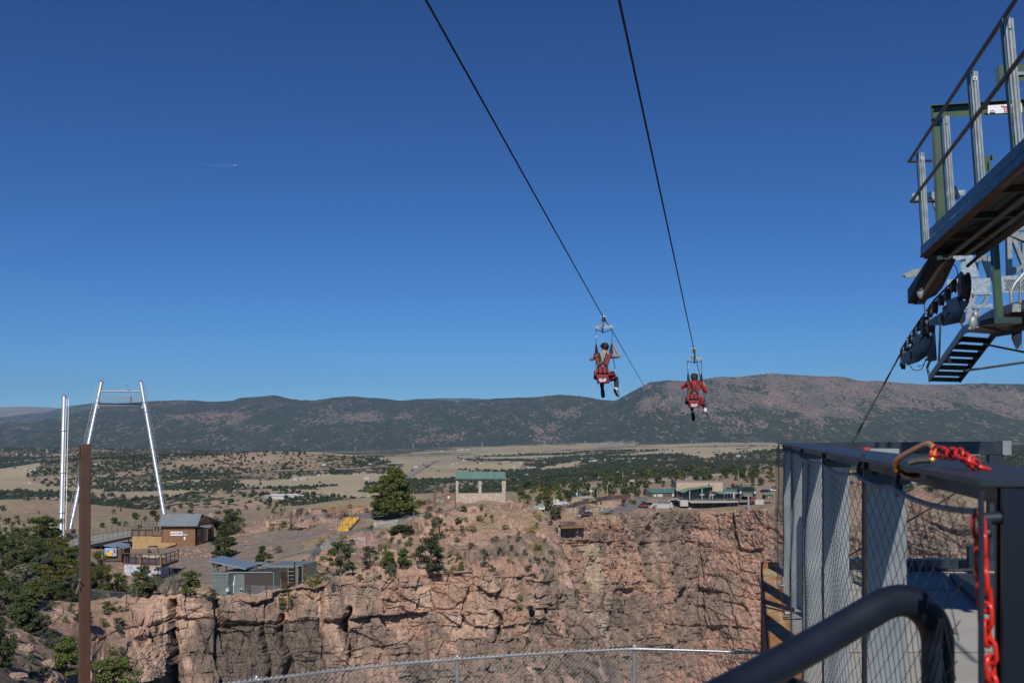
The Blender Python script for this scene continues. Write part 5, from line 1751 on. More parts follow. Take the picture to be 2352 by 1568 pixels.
nt.l.new(mx_.outputs[0],nt.n['Material Output'].inputs[0])
a,b=P(458,379,9000),P(532,380,9000)
MB().tube([a,a.lerp(b,.5),b],[4.5,3.5,2.5],8).build('vapour_trail',tm_,None,True,kind='stuff',label='thin white vapour trail behind the airplane')
def Z(py,Y):
 return(HY-py)*Y/F
def X(px,Y):
 return(px-CX)*Y/F
def fbox(mb,pa,pb,pt,pbm,Y,dep,dx=0.0):
 """box whose front face is pa..pb, pt..pbm in the picture at depth Y, going back dep metres"""
 xa,xb,z1,z0=X(pa,Y),X(pb,Y),Z(pt,Y),Z(pbm,Y)
 return mb.hexa([(xa,Y,z0),(xb,Y,z0),(xb+dx,Y+dep,z0),(xa+dx,Y+dep,z0),(xa,Y,z1),(xb,Y,z1),(xb+dx,Y+dep,z1),(xa+dx,Y+dep,z1)])
def pprism(mb,pts,Y,dep):
 return mb.prism([P(a,b,Y)for a,b in pts],(0,dep,0))
STUCCO=mat('tan_stucco',(.46,.34,.24),.9,0,.08,.8,.4,3)
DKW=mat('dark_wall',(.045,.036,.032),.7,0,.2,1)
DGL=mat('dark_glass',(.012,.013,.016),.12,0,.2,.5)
BROWNW=mat('brown_wall',(.10,.07,.055),.75,0,.2,1)
GREENR2=mat_ribs('green_roof',(.155,.29,.20),.6,0,.04,.45,.1,.06)
TEAL=mat_ribs('teal_roof',(.10,.225,.18),.6,0,.04,.45,.1,.06)
POSTW=mat('pale_post',(.36,.34,.31),.7)
TANM=mat_ribs('tan_metal_wall',(.40,.31,.18),.5,0,.03,.55,0,.04)
PINKW=mat('brown_fence',(.115,.082,.072),.85,0,.12,.4)
Yh=hy(1560,1166.5,'B')
print('Yh',Yh)
hall=thing('visitor_hall',P(1600,1165,Yh),'large hall with tan wall, peaked green canopy and dark glass front on the canyon edge','hall')
c1_=1470.0
def cx(x):
 return 1470+x/7.446
def cy(y):
 return 1079.6+y/7.446
m=MB()
fbox(m,cx(622),cx(1414),cy(197),cy(500),Yh+14,12)
m.build('back_wall',STUCCO,hall)
m=MB()
fbox(m,cx(622),cx(1414),cy(190),cy(198),Yh+13.8,12.4)
m.build('wall_cap',mat('cap_trim',(.30,.24,.20),.7),hall)
m=MB()
pprism(m,[(cx(735),cy(515)),(cx(735),cy(385)),(cx(850),cy(335)),(cx(1238),cy(282)),(cx(1238),cy(515))],Yh+4,9)
m.build('glass_front',DGL,hall)
m=MB()
pprism(m,[(cx(622),cy(500)),(cx(622),cy(350)),(cx(733),cy(380)),(cx(733),cy(515))],Yh+4.6,9)
m.build('side_wall',DKW,hall)
m=MB()
pprism(m,[(cx(1240),cy(515)),(cx(1240),cy(365)),(cx(1424),cy(400)),(cx(1424),cy(515))],Yh+4.3,8)
m.build('glass_wing',DGL,hall)
def plate(mb,pts,th=.35):
 mb.hexa([P(a,b,y)-Vector((0,0,th))for a,b,y in pts]+[P(a,b,y)for a,b,y in pts])
for q in([(cx(640),cy(345),Yh+3.5),(cx(730),cy(372),Yh+1.0),(cx(835),cy(320),Yh+1.0),(cx(800),cy(303),Yh+9)],[(cx(836),cy(320),Yh+1.02),(cx(1272),cy(264),Yh+1.02),(cx(1140),cy(262),Yh+9),(cx(801),cy(303),Yh+9.02)],[(cx(1236),cy(356),Yh+5.5),(cx(1350),cy(388),Yh+1.2),(cx(1475),cy(395),Yh+1.2),(cx(1410),cy(362),Yh+6)],[(cx(1405),cy(250),Yh+16),(cx(1490),cy(250),Yh+16),(cx(1475),cy(225),Yh+22),(cx(1405),cy(222),Yh+22)]):
 m=MB()
 plate(m,q)
 m.build('canopy_roof',GREENR2,hall)
m=MB()
fbox(m,cx(1175),cx(1192),cy(236),cy(280),Yh+8,1.5)
m.build('chimney',BROWNW,hall)
m=MB()
fbox(m,cx(1185),cx(1240),cy(290),cy(450),Yh+3.4,.5)
m.build('stone_pier',BROWNW,hall)
for x in(848,1060,1190,1238):
 m=MB()
 y0=335 if x==848 else(312 if x==1060 else 420)
 m.boxb(P(cx(x)-.8,cy(y0),Yh+1.6),P(cx(x)+.8,cy(515),Yh+1.9))
 m.build('column',POSTW,hall)
for x in(1060,1238):
 MB().beam(P(cx(x-40),cy(412),Yh+1.5),P(cx(x+40),cy(412),Yh+1.5),.2,.45).beam(P(cx(x-40),cy(424),Yh+1.5),P(cx(x+40),cy(420),Yh+1.5),.15,.25).build('log_bracket',POSTW,hall)
m=MB()
fbox(m,cx(706),cx(730),cy(405),cy(470),Yh+3.9,.1)
m.build('window',mat('lit_pane',(.20,.17,.12),.3),hall)
m=MB()
pprism(m,[(cx(824),cy(520)),(cx(1680),cy(520)),(cx(1680),cy(548)),(cx(1480),cy(553)),(cx(880),cy(560)),(cx(824),cy(530))],Yh-.5,5.5)
m.build('deck',mat('pale_deck',(.33,.31,.28),.8,0,.1,1),hall)
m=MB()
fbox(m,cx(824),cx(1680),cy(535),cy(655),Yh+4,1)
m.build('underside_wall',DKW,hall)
for x in(835,900,1060,1250,1500,1610):
 m=MB().beam(P(cx(x),cy(540),Yh+.4),P(cx(x)-.5,cy(650 if x<1300 else 620),Yh+2.5),.35,.35)
 if 850<x<1600:
  m.beam(P(cx(x),cy(552),Yh+.3),P(cx(x)-4,cy(610),Yh+2.4),.3,.3).beam(P(cx(x),cy(552),Yh+.3),P(cx(x)+4,cy(600),Yh+2.4),.3,.3)
 m.build('deck_strut',BROWNW,hall)
m=MB()
a,b=P(cx(655),cy(492),Yh-.4),P(cx(830),cy(520),Yh-.4)
railing(m,a,b,1.2,10,1,.09)
railing(m,P(cx(830),cy(520),Yh-.4),P(cx(1680),cy(520),Yh-.4),1.2,40,1,.09)
m.build('deck_railing',GREYP,hall)
for k in range(18):
 x=930+k*38+random.uniform(-9,9)
 if 1040<x<1080:
  continue
 p=P(cx(x),cy(520),Yh+random.uniform(.6,2.5))
 p.z=Z(cy(520),Yh)
 m=MB().box(p+Vector((0,0,.72)),(.9,.9,.05)).beam(p,p+Vector((0,0,.7)),.08,.08)
 for sx in(-.75,.75):
  m.box(p+Vector((sx,0,.45)),(.42,.42,.05)).box(p+Vector((sx*1.25,0,.7)),(.05,.42,.5)).beam(p+Vector((sx,0,0)),p+Vector((sx,0,.44)),.05,.05)
 m.build('patio_table',POSTW if k%3 else BLACKM,label='small patio table with two seats on the deck of the hall',cat='table',group='patio tables on the hall deck')
m=MB()
fbox(m,cx(690),cx(822),cy(512),cy(615),Yh-.3,5)
m.build('retaining_wall',CONC,None,label='pale concrete wall block under the left end of the hall deck',cat='wall')
m=MB()
fbox(m,cx(835),cx(880),cy(640),cy(695),Yh-1,1)
m.build('concrete_pad',CONC,None,label='small concrete block below the hall deck',cat='block')
m=MB()
pprism(m,[(cx(885),cy(640)),(cx(925),cy(680)),(cx(925),cy(765)),(cx(912),cy(765)),(cx(885),cy(700))],Yh-2,.4)
m.build('steel_plate',mat('rusty_plate',(.17,.09,.055),.85,0,.3,1),None,label='rust-brown steel plate standing below the hall deck',cat='plate')
Yg=Yh+6
g=thing('low_building',P(cx(330),cy(455),Yg),'long low dark building with a teal metal roof left of the hall','building')
m=MB()
fbox(m,cx(175),cx(585),cy(372),cy(455),Yg,9)
m.build('wall',BROWNW,g)
m=MB()
pprism(m,[(cx(92),cy(432)),(cx(92),cy(352)),(cx(112),cy(320)),(cx(172),cy(372)),(cx(172),cy(450))],Yg+.1,8)
m.build('gable',DKW,g)
m=MB()
plate(m,[(cx(170),cy(375),Yg-.6),(cx(590),cy(374),Yg-.6),(cx(575),cy(312),Yg+6),(cx(106),cy(316),Yg+6)],.25)
plate(m,[(cx(530),cy(315),Yg+4),(cx(612),cy(322),Yg+3),(cx(612),cy(295),Yg+8),(cx(540),cy(295),Yg+8)],.25)
m.build('roof',TEAL,g)
m=MB()
for a,b,t in((232,282,408),(305,385,405),(550,585,392)):
 fbox(m,cx(a),cx(b),cy(t),cy(452),Yg-.1,.08)
m.build('pale_panel',mat('pale_panel',(.45,.42,.38),.6),g)
m=MB().beam(P(cx(425),cy(360),Yg),P(cx(425),cy(290),Yg),.25,.25).beam(P(cx(295),cy(375),Yg-.3),P(cx(295),cy(450),Yg-.3),.15,.15)
m.build('flue',GALV,g)
m=MB()
plate(m,[(cx(532),cy(272),Yh+16),(cx(615),cy(294),Yh+16),(cx(615),cy(286),Yh+20),(cx(540),cy(264),Yh+20)],.3)
fbox(m,cx(586),cx(622),cy(290),cy(460),Yh+12,4)
m.build('link_block',BROWNW,g)
tr=thing('terrace',P(cx(400),cy(640),Yh-4),'pale concrete terrace with steps left of the hall','terrace')
m=MB()
fbox(m,cx(250),cx(560),cy(578),cy(650),Yh-4,9)
m.build('terrace_wall',CONC,tr)
m=MB()
for k in range(9):
 fbox(m,cx(520),cx(545+k*2),cy(545+k*10),cy(640),Yh-4.2-(8-k)*.05+k*-.3,.3)
m.build('steps',CONC,tr)
m=MB()
pprism(m,[(cx(160),cy(640)),(cx(245),cy(555)),(cx(252),cy(560)),(cx(252),cy(600)),(cx(190),cy(645))],Yh-4.5,2.5)
m.build('ramp_wall',CONC,tr)
pprism(MB(),[],0,0)if False else None
m=MB()
pprism(m,[(cx(470),cy(560)),(cx(520),cy(505)),(cx(620),cy(480)),(cx(660),cy(520)),(cx(690),cy(520)),(cx(640),cy(478)),(cx(610),cy(470)),(cx(500),cy(500))],Yh-1,1)
m.build('path_kerb',CONC,tr)
for k in range(14):
 x=395+(k%7)*14
 p=P(cx(x),cy(578),Yh-2+(k//7)*2.5)
 p.z=Z(cy(578),Yh-4)
 MB().box(p+Vector((0,0,.75)),(.7,.7,.05)).beam(p,p+Vector((0,0,.75)),.07,.07).box(p+Vector((.5,0,.45)),(.35,.35,.05)).box(p+Vector((.66,0,.7)),(.05,.35,.5)).beam(p+Vector((.5,0,0)),p+Vector((.5,0,.45)),.05,.05).build('cafe_table',BLACKM if k%2 else POSTW,label='small cafe table with a chair on the concrete terrace',cat='table',group='cafe tables on the terrace')
def far_person(px,py,Y,colr,label,h=1.7):
 p=P(px,py,Y)
 t=thing('person',p,label,'person')
 m=MB()
 hh=h
 m.tube([p+Vector((-.1,0,0)),p+Vector((-.1,0,hh*.47))],[.07,.1],6).tube([p+Vector((.1,.05,0)),p+Vector((.1,0,hh*.47))],[.07,.1],6)
 m.tube([p+Vector((0,0,hh*.45)),p+Vector((0,0,hh*.62)),p+Vector((0,0,hh*.8)),p+Vector((0,0,hh*.87))],[.18,.17,.22,.06],8)
 m.tube([p+Vector((-.22,0,hh*.8)),p+Vector((-.27,-.03,hh*.62)),p+Vector((-.22,-.15,hh*.5))],[.06,.05,.04],6).tube([p+Vector((.22,0,hh*.8)),p+Vector((.27,-.03,hh*.62)),p+Vector((.22,-.15,hh*.5))],[.06,.05,.04],6)
 m.sphere(p+Vector((0,0,hh*.94)),(.09,.1,.12),8,6)
 m.build('body',colr,t,True)
 return t
BLU=mat('blue_cloth',(.06,.10,.36),.8)
BLK=mat('black_cloth',(.02,.02,.025),.8)
far_person(cx(322),cy(578),Yh-3.6,BLU,'distant person in blue on the concrete terrace, leftmost')
far_person(cx(345),cy(578),Yh-3.4,BLU,'distant person in blue on the concrete terrace, second from left')
far_person(cx(243),cy(642),Yh-5.2,BLK,'distant person in black standing before the terrace wall, left one')
far_person(cx(275),cy(640),Yh-5.2,BLK,'distant person in black standing before the terrace wall, right one')
utility_cart(cx(55),cy(640),'B',5.0,mat('red_cart',(.30,.05,.03),.5),'red utility cart parked left of the concrete terrace',.3,Yfix=Yh-3)
Ys=Yh+4
gs=thing('gondola_station',P(cx(1850),cy(520),Ys),'dark green gondola terminal with a glazed drive house right of the hall','station')
GRN=mat('terminal_green',(.05,.095,.07),.5,.2,.1,1)
m=MB()
pprism(m,[(cx(1730),cy(285)),(cx(1965),cy(285)),(cx(1985),cy(370)),(cx(1715),cy(370))],Ys,9)
m.build('drive_house',GRN,gs)
m=MB()
fbox(m,cx(1738),cx(1952),cy(290),cy(358),Ys-.1,.12)
m.build('glazing',DGL,gs)
m=MB()
for x in(1722,1972):
 pprism(m,[(cx(x-14),cy(372)),(cx(x+14),cy(372)),(cx(x+18),cy(515)),(cx(x-22),cy(515))],Ys,3)
fbox(m,cx(1745),cx(1940),cy(372),cy(392),Ys,6)
m.beam(P(cx(1745),cy(390),Ys),P(cx(1800),cy(440),Ys),.4,.4).beam(P(cx(1940),cy(390),Ys),P(cx(1900),cy(440),Ys),.4,.4)
fbox(m,cx(1760),cx(1925),cy(425),cy(440),Ys-1,3)
m.build('leg_frame',GRN,gs)
m=MB()
fbox(m,cx(1735),cx(1960),cy(445),cy(515),Ys+5,1)
m.build('back_wall',DKW,gs)
m=MB()
fbox(m,cx(1700),cx(1975),cy(508),cy(545),Ys-.5,9)
m.build('platform',mat('platform_slab',(.20,.17,.13),.85,0,.2,1),gs)
m=MB()
fbox(m,cx(1968),cx(2115),cy(508),cy(585),Ys-2,6)
m.build('concrete_apron',CONC,None,label='pale concrete block right of the gondola terminal',cat='block')
for k,x in enumerate((1722,1972)):
 MB().sphere(P(cx(x),cy(388),Ys-.4),(.8,.3,.8),12,8).build('sheave',GALV,gs,True)
gc=thing('gondola_cabin',P(cx(1925),cy(525),Ys-2),'red gondola cabin waiting under the green terminal','gondola')
m=MB()
pprism(m,[(cx(1898),cy(490)),(cx(1902),cy(460)),(cx(1955),cy(460)),(cx(1960),cy(490)),(cx(1955),cy(525)),(cx(1900),cy(525))],Ys-2.6,1.6)
m.build('shell',mat('gondola_red',(.45,.03,.03),.35),gc,bevel=.08)
m=MB()
fbox(m,cx(1905),cx(1952),cy(465),cy(487),Ys-2.66,.05)
m.build('window',DGL,gc)
m=MB().beam(P(cx(1928),cy(460),Ys-1.9),P(cx(1928),cy(432),Ys-1.9),.12,.12)
m.build('hanger_arm',GALV,gc)
py_=thing('cable_pylon',P(cx(1856),cy(765),Yh-14),'grey steel cable pylon rising from the canyon wall before the green terminal','pylon')
m=MB().tube([P(cx(1858),cy(755),Yh-14),P(cx(1854),cy(440),Yh-14)],[.75,.5],12)
m.build('mast',mat('pylon_grey',(.30,.33,.36),.5,.4),py_,True)
MB().beam(P(cx(1788),cy(436),Yh-14),P(cx(1915),cy(436),Yh-14),.4,.5).beam(P(cx(1790),cy(430),Yh-14),P(cx(1790),cy(445),Yh-14),.3,.6).beam(P(cx(1912),cy(430),Yh-14),P(cx(1912),cy(445),Yh-14),.3,.6).build('crossarm',GALV,py_)
m=MB()
fbox(m,cx(1838),cx(1878),cy(738),cy(770),Yh-15,3)
m.build('footing',CONC,py_)
m=MB()
wk=thing('station_walkway',P(cx(1600),cy(500),Yh+8),'pale roofed walkway between the hall and the green terminal','walkway')
plate(m,[(cx(1440),cy(385),Yh+8),(cx(1708),cy(385),Yh+8),(cx(1700),cy(364),Yh+13),(cx(1430),cy(364),Yh+13)],.2)
m.build('roof',mat('pale_blue_roof',(.34,.42,.46),.4,.2),wk)
m=MB()
for x in(1450,1500,1550,1640,1700):
 m.beam(P(cx(x),cy(388),Yh+8),P(cx(x),cy(490),Yh+8),.18,.18)
m.build('post',GALV,wk)
m=MB()
fbox(m,cx(1588),cx(1620),cy(372),cy(488),Yh+7.6,2)
m.build('lift_shaft',POSTW,wk)
m=MB()
fbox(m,cx(1430),cx(1700),cy(400),cy(505),Yh+12.5,.5)
m.build('back_wall',BROWNW,wk)
m=MB()
fbox(m,cx(1505),cx(1690),cy(490),cy(520),Yh+.5,4)
m.build('wooden_front',WOODD,wk)
m=MB()
for x in(1512,1555,1610,1690):
 m.beam(P(cx(x),cy(500),Yh-.2),P(cx(x),cy(625 if x>1600 else 610),Yh-.2),.14,.14)
m.build('prop',GREYP,wk)
for a,b,t,lb in((1420,1700,325,'teal roof of a low building behind the gondola walkway'),):
 q=thing('back_building',P(cx(1560),cy(350),Yh+40),'low building with a pale teal roof behind the gondola walkway','building')
 m=MB()
 plate(m,[(cx(1420),cy(350),Yh+40),(cx(1712),cy(346),Yh+40),(cx(1700),cy(322),Yh+48),(cx(1425),cy(326),Yh+48)],.3)
 m.build('roof',TEAL,q)
 m=MB()
 fbox(m,cx(1425),cx(1705),cy(348),cy(372),Yh+41,6)
 m.build('wall',BROWNW,q)
Yt=Yh+6
th=thing('ticket_hut',P(cx(2195),cy(490),Yt),'small brown hut with green hip roof right of the gondola terminal','hut')
m=MB()
fbox(m,cx(2140),cx(2270),cy(422),cy(495),Yt,6)
m.build('wall',BROWNW,th)
m=MB()
a0=[P(cx(2130),cy(424),Yt-.6),P(cx(2280),cy(420),Yt-.6),P(cx(2276),cy(412),Yt+6.6),P(cx(2140),cy(414),Yt+6.6)]
ap=[P(cx(2165),cy(392),Yt+3),P(cx(2250),cy(392),Yt+3)]
m.add(a0+ap,[(0,1,5,4),(2,3,4,5),(3,0,4),(1,2,5),(3,2,1,0)])
m.build('roof',GREENR2,th)
for x in(2190,2230):
 m=MB()
 fbox(m,cx(x),cx(x+14),cy(440),cy(485),Yt-.1,.12)
 m.build('post',POSTW,th)
def car(px,py,L,colr,label,where='B',rz=0.0,kind='car',Yfix=None,group='parked cars across the canyon'):
 p=hit(px,py,where)if Yfix is None else P(px,py,Yfix)
 t=thing('parked_car',p,label,kind,group)
 R=Matrix.Rotation(rz,3,'Z')
 def w(x,y,z):
  return p+R@Vector((x,y,z+.05))*(L/4.6)
 m=MB()
 m.hexa([w(-2.25,-.9,.3),w(2.25,-.9,.3),w(2.25,.9,.3),w(-2.25,.9,.3),w(-2.2,-.88,.85),w(2.3,-.85,.8),w(2.3,.85,.8),w(-2.2,.88,.85)])
 m.hexa([w(-1.9,-.85,.85),w(1.0,-.85,.85),w(1.0,.85,.85),w(-1.9,.85,.85),w(-1.5,-.7,1.45),w(.3,-.7,1.45),w(.3,.7,1.45),w(-1.5,.7,1.45)])
 m.build('body',colr,t,bevel=.06)
 m=MB()
 for s in(-1,1):
  m.hexa([w(-1.6,s*.84,.92),w(.8,s*.84,.92),w(.8,s*.80,.92),w(-1.6,s*.80,.92),w(-1.35,s*.74,1.36),w(.25,s*.74,1.36),w(.25,s*.71,1.36),w(-1.35,s*.71,1.36)])
 m.build('side_window',DGL,t)
 for x in(-1.4,1.4):
  for y in(-.85,.85):
   MB().tube([w(x,y-.1,.3),w(x,y+.1,.3)],.33*L/4.6,12).build('wheel',BLACKM,t,True)
 return t
CARC={'black':mat('black_car_paint',(.015,.017,.022),.25),'blue':mat('blue_car_paint',(.03,.06,.16),.25),'white':mat('white_car_paint',(.62,.63,.65),.3),'red':mat('red_car_paint',(.35,.02,.02),.3),'silver':mat('silver_car_paint',(.33,.34,.36),.3,.4)}
for px,py,c,lb in((1556.5,1100.5,'black','dark car left of two on the road above the hall'),(1573.5,1098.5,'blue','blue car right of two on the road above the hall'),(1755.5,1130,'black','black car parked behind the green-roofed hut'),(1765,1129,'blue','dark blue car parked behind the green-roofed hut'),(1775.5,1128,'white','white pickup parked behind the green-roofed hut'),(1782,1126,'silver','silver car at the edge of the walkway posts')):
 car(px,py,5.2,CARC[c],lb,rz=random.uniform(.2,1.0))
rs=random.Random(3)
for i in range(16):
 c=rs.choice(list(CARC))
 car(1890+i*17+rs.uniform(-3,3),1112+rs.uniform(-2,2),5,CARC[c],c+' car in the parking row seen through the walkway netting',rz=rs.uniform(1.2,1.6),group='cars in the far parking row')
def dx_(x):
 return 1205.8+x/7.446
def dy_(y):
 return 1091+y/7.446
strip('road',[(1300,1121),(1340,1116),(1390,1111),(1450,1108),(1500,1104),(1550,1101),(1600,1098),(1640,1091),(1690,1084),(1740,1078),(1800,1074),(1900,1070)],[9,9,9,9,9,9,9,10,11,12,12,12],mat('pale_gravel',(.36,.30,.25),.9,0,.1,.3),'B',.25,6)
strip('road',[(1460,1150),(1455,1156),(1440,1166),(1415,1175),(1385,1181)],[13,13,12,9,6],ASPH,'B',.2,6)
strip('road',[(1460,1150),(1475,1144),(1495,1142),(1540,1146)],[12,8,7,6],ASPH,'B',.2,6)
strip('road',[(1352,1181),(1340,1187),(1320,1189)],[4,4,4],ASPH,'B',.2,6)
strip('garden_path',[(1412,1160),(1416,1168),(1405,1173),(1388,1176)],[6,6,5,4],mat('pink_path',(.42,.27,.20),.9,0,.08,.5),'B',.18,6)
strip('garden_path',[(1360,1162),(1385,1158),(1420,1152)],[9,9,6],mat('pink_path',(.42,.27,.20)),'B',.16,6)
Yd=hy(dx_(950),dy_(500),'B')
sd=thing('metal_shed',P(dx_(950),dy_(500),Yd),'tan metal shed with a low gable roof behind the curving brown fence','shed')
m=MB()
pprism(m,[(dx_(797),dy_(505)),(dx_(797),dy_(385)),(dx_(890),dy_(363)),(dx_(985),dy_(398)),(dx_(985),dy_(492))],Yd,.4)
m.hexa([P(dx_(797),dy_(505),Yd+.41),P(dx_(985),dy_(492),Yd+.41),P(dx_(1203),dy_(435),Yd+9),P(dx_(1010),dy_(440),Yd+13),P(dx_(797),dy_(386),Yd+.41),P(dx_(985),dy_(400),Yd+.41),P(dx_(1203),dy_(385),Yd+9),P(dx_(1010),dy_(372),Yd+13)])
m.build('wall',TANM,sd)
m=MB()
plate(m,[(dx_(890),dy_(361),Yd-.3),(dx_(988),dy_(398),Yd-.3),(dx_(1208),dy_(384),Yd+9),(dx_(1115),dy_(352),Yd+9)],.2)
plate(m,[(dx_(793),dy_(384),Yd-.3),(dx_(890),dy_(361),Yd-.32),(dx_(1115),dy_(352),Yd+9.02),(dx_(1010),dy_(368),Yd+13)],.2)
m.build('roof',mat_ribs('cream_roof',(.44,.38,.26),.6,0,.02,.5,0,.05),sd)
m=MB()
fbox(m,dx_(905),dx_(948),dy_(408),dy_(492),Yd-.1,.12)
m.build('door',mat('dull_green_door',(.22,.22,.16),.6),sd)
m=MB()
fbox(m,dx_(1068),dx_(1088),dy_(412),dy_(450),Yd+3,.3)
m.build('hatch',DKW,sd)
tk=thing('water_tank',P(dx_(940),dy_(380),Yd+22),'dark green conical-roofed water tank behind the tan shed','tank')
Ytk=Yd+22
r_=(X(dx_(1050),Ytk)-X(dx_(832),Ytk))/2
c_=Vector(((X(dx_(1050),Ytk)+X(dx_(832),Ytk))/2,Ytk+r_,0))
z0,z1,z2=Z(dy_(400),Ytk),Z(dy_(318),Ytk),Z(dy_(262),Ytk)
MB().tube([(c_.x,c_.y,z0),(c_.x,c_.y,z1)],r_,24).build('shell',mat('tank_green',(.025,.05,.045),.5,0,.15,1),tk,True)
MB().tube([(c_.x,c_.y,z1),(c_.x,c_.y,z2)],[r_*1.02,.15],24).build('cone_roof',mat('tank_green',(.025,.05,.045)),tk,True)
m=MB()
for s in(-.35,.35):
 m.beam((c_.x+s+.3,c_.y-r_-.15,z0),(c_.x+s+.1,c_.y-r_-.1,z1),.08,.08).beam((c_.x+s+.1,c_.y-r_-.1,z1),(c_.x+s,c_.y-.5,z2+.5),.08,.08)
for k in range(9):
 z=z0+(z1-z0)*k/9
 m.beam((c_.x-.1,c_.y-r_-.15,z),(c_.x+.7,c_.y-r_-.15,z),.06,.06)
m.build('ladder',GALV,tk)
Yw=hy(dx_(620),dy_(545),'B')
hw_=thing('house',P(dx_(620),dy_(545),Yw),'dark brown house with a white roof left of the tan shed','house')
m=MB()
fbox(m,dx_(500),dx_(735),dy_(495),dy_(548),Yw,7)
m.build('wall',BROWNW,hw_)
m=MB()
plate(m,[(dx_(487),dy_(488),Yw-.5),(dx_(675),dy_(502),Yw-.5),(dx_(750),dy_(492),Yw+3),(dx_(690),dy_(446),Yw+8)],.25)
plate(m,[(dx_(487),dy_(488),Yw-.5),(dx_(690),dy_(446),Yw+8),(dx_(640),dy_(444),Yw+9),(dx_(490),dy_(462),Yw+8)],.25)
m.build('roof',mat('white_roof',(.62,.63,.63),.5,0,.05,.5),hw_)
m=MB()
fbox(m,dx_(675),dx_(720),dy_(508),dy_(535),Yw-.1,.1)
fbox(m,dx_(545),dx_(565),dy_(510),dy_(532),Yw-.1,.1)
m.build('window',mat('pale_pane',(.25,.28,.28),.3),hw_)
m=MB()
fbox(m,dx_(486),dx_(582),dy_(418),dy_(462),Yw+10,5)
m.build('water_tank',mat('cream_tank',(.55,.50,.36),.6),None,label='cream flat tank behind the white-roofed house',cat='tank')
tn=thing('white_trailer',P(dx_(250),dy_(580),Yw-6),'long white flat-roofed trailer at the edge of the near rocks','trailer')
m=MB()
fbox(m,dx_(165),dx_(340),dy_(535),dy_(585),Yw-6,5)
m.build('body',mat('trailer_white',(.55,.56,.54),.5),tn)
m=MB()
fbox(m,dx_(160),dx_(330),dy_(528),dy_(536),Yw-6.4,6)
m.build('roof',mat('trailer_roof',(.40,.47,.46),.5),tn)
Yq=hy(dx_(1840),dy_(148),'B')
q=thing('brown_hut',P(dx_(1840),dy_(150),Yq),'tiny brown hut with a flat white roof up by the road','hut')
m=MB()
fbox(m,dx_(1802),dx_(1882),dy_(102),dy_(152),Yq,4)
m.build('wall',mat('red_brown_wall',(.24,.12,.07),.8),q)
m=MB()
fbox(m,dx_(1790),dx_(1896),dy_(92),dy_(102),Yq-.4,5)
m.build('roof',mat('white_roof',(.62,.63,.63)),q)
for x,lb in((1910,'left one of two reddish benches at the car park edge'),(1975,'right one of two reddish benches at the car park edge')):
 p=hit(dx_(x),dy_(375),'B')
 s=p.y/F
 MB().box(p+Vector((0,0,.5)),(6*s,.5,.1)).box(p+Vector((0,.25,.85)),(6*s,.08,.4)).box(p+Vector((-2.5*s,0,.25)),(.12,.45,.5)).box(p+Vector((2.5*s,0,.25)),(.12,.45,.5)).build('bench',mat('reddish_wood',(.36,.20,.14),.7),label=lb,cat='bench')
fence_pts=[(dx_(570),dy_(590)),(dx_(740),dy_(578)),(dx_(860),dy_(520)),(dx_(1000),dy_(490)),(dx_(1200),dy_(448)),(dx_(1400),dy_(408)),(dx_(1620),dy_(392)),(dx_(1800),dy_(388))]
wall_along('board_fence',[(a,b+2)for a,b in fence_pts],'B',2.2,.3,PINKW,'long brown solid fence curving up past the tan shed','fence',6,1.0)
wall_along('board_fence',[(dx_(575),dy_(600)),(dx_(700),dy_(598))],'B',1.9,.3,mat('rust_boards',(.22,.12,.06),.8),'short reddish board fence before the white-roofed house','fence',4)
wall_along('stone_wall',[(dx_(695),dy_(655)),(dx_(920),dy_(645))],'B',2.6,.6,REDWALL if False else stone_mat('tan_stone_wall',(.34,.25,.17),(.52,.42,.31),(.22,.18,.15),1.3),'tan stone wall at the garden edge below the brown fence','wall',6,1.0)
wall_along('board_fence',[(dx_(925),dy_(672)),(dx_(1160),dy_(688))],'B',1.6,.3,PINKW,'brown panel fence in front of the grey stone block','fence',5,1.0)
wall_along('board_fence',[(dx_(925),dy_(640)),(dx_(1040),dy_(610))],'B',2.6,.3,PINKW,'short brown fence piece beside the grey stone block','fence',5,1.0)
wall_along('stone_wall',[(dx_(1170),dy_(620)),(dx_(1330),dy_(618))],'B',1.8,.6,mat('tan_stone_wall',(.4,.3,.2)),'low tan stone wall left of the green-roofed gazebo','wall',5,1.0)
wall_along('stone_wall',[(dx_(1230),dy_(500)),(dx_(1420),dy_(490)),(dx_(1640),dy_(498))],'B',.9,.6,mat('tan_stone_wall',(.4,.3,.2)),'low garden terrace wall of pale stone, upper row','wall',6,1.0)
wall_along('stone_wall',[(dx_(1260),dy_(560)),(dx_(1420),dy_(565))],'B',.9,.6,mat('tan_stone_wall',(.4,.3,.2)),'low garden terrace wall of pale stone, lower row','wall',6,1.0)
m=MB()
Yj=hy(dx_(1110),dy_(645),'B')
fbox(m,dx_(1070),dx_(1160),dy_(582),dy_(648),Yj,5)
fbox(m,dx_(1032),dx_(1068),dy_(590),dy_(650),Yj+.2,5)
m.build('stone_block',stone_mat('grey_ashlar',(.26,.25,.24),(.40,.39,.37),(.2,.19,.18),1.2),None,label='grey stone block building below the garden',cat='hut')
Yz=hy(dx_(1410),dy_(680),'B')
gz=thing('gazebo',P(dx_(1410),dy_(680),Yz),'small open gazebo with a green roof on the canyon rim','gazebo')
m=MB()
plate(m,[(dx_(1328),dy_(612),Yz-.8),(dx_(1432),dy_(614),Yz-.8),(dx_(1478),dy_(586),Yz+2),(dx_(1378),dy_(582),Yz+2)],.18)
plate(m,[(dx_(1378),dy_(582),Yz+2),(dx_(1478),dy_(586),Yz+2),(dx_(1512),dy_(608),Yz+5),(dx_(1412),dy_(606),Yz+5)],.18)
m.build('roof',GREENR2,gz)
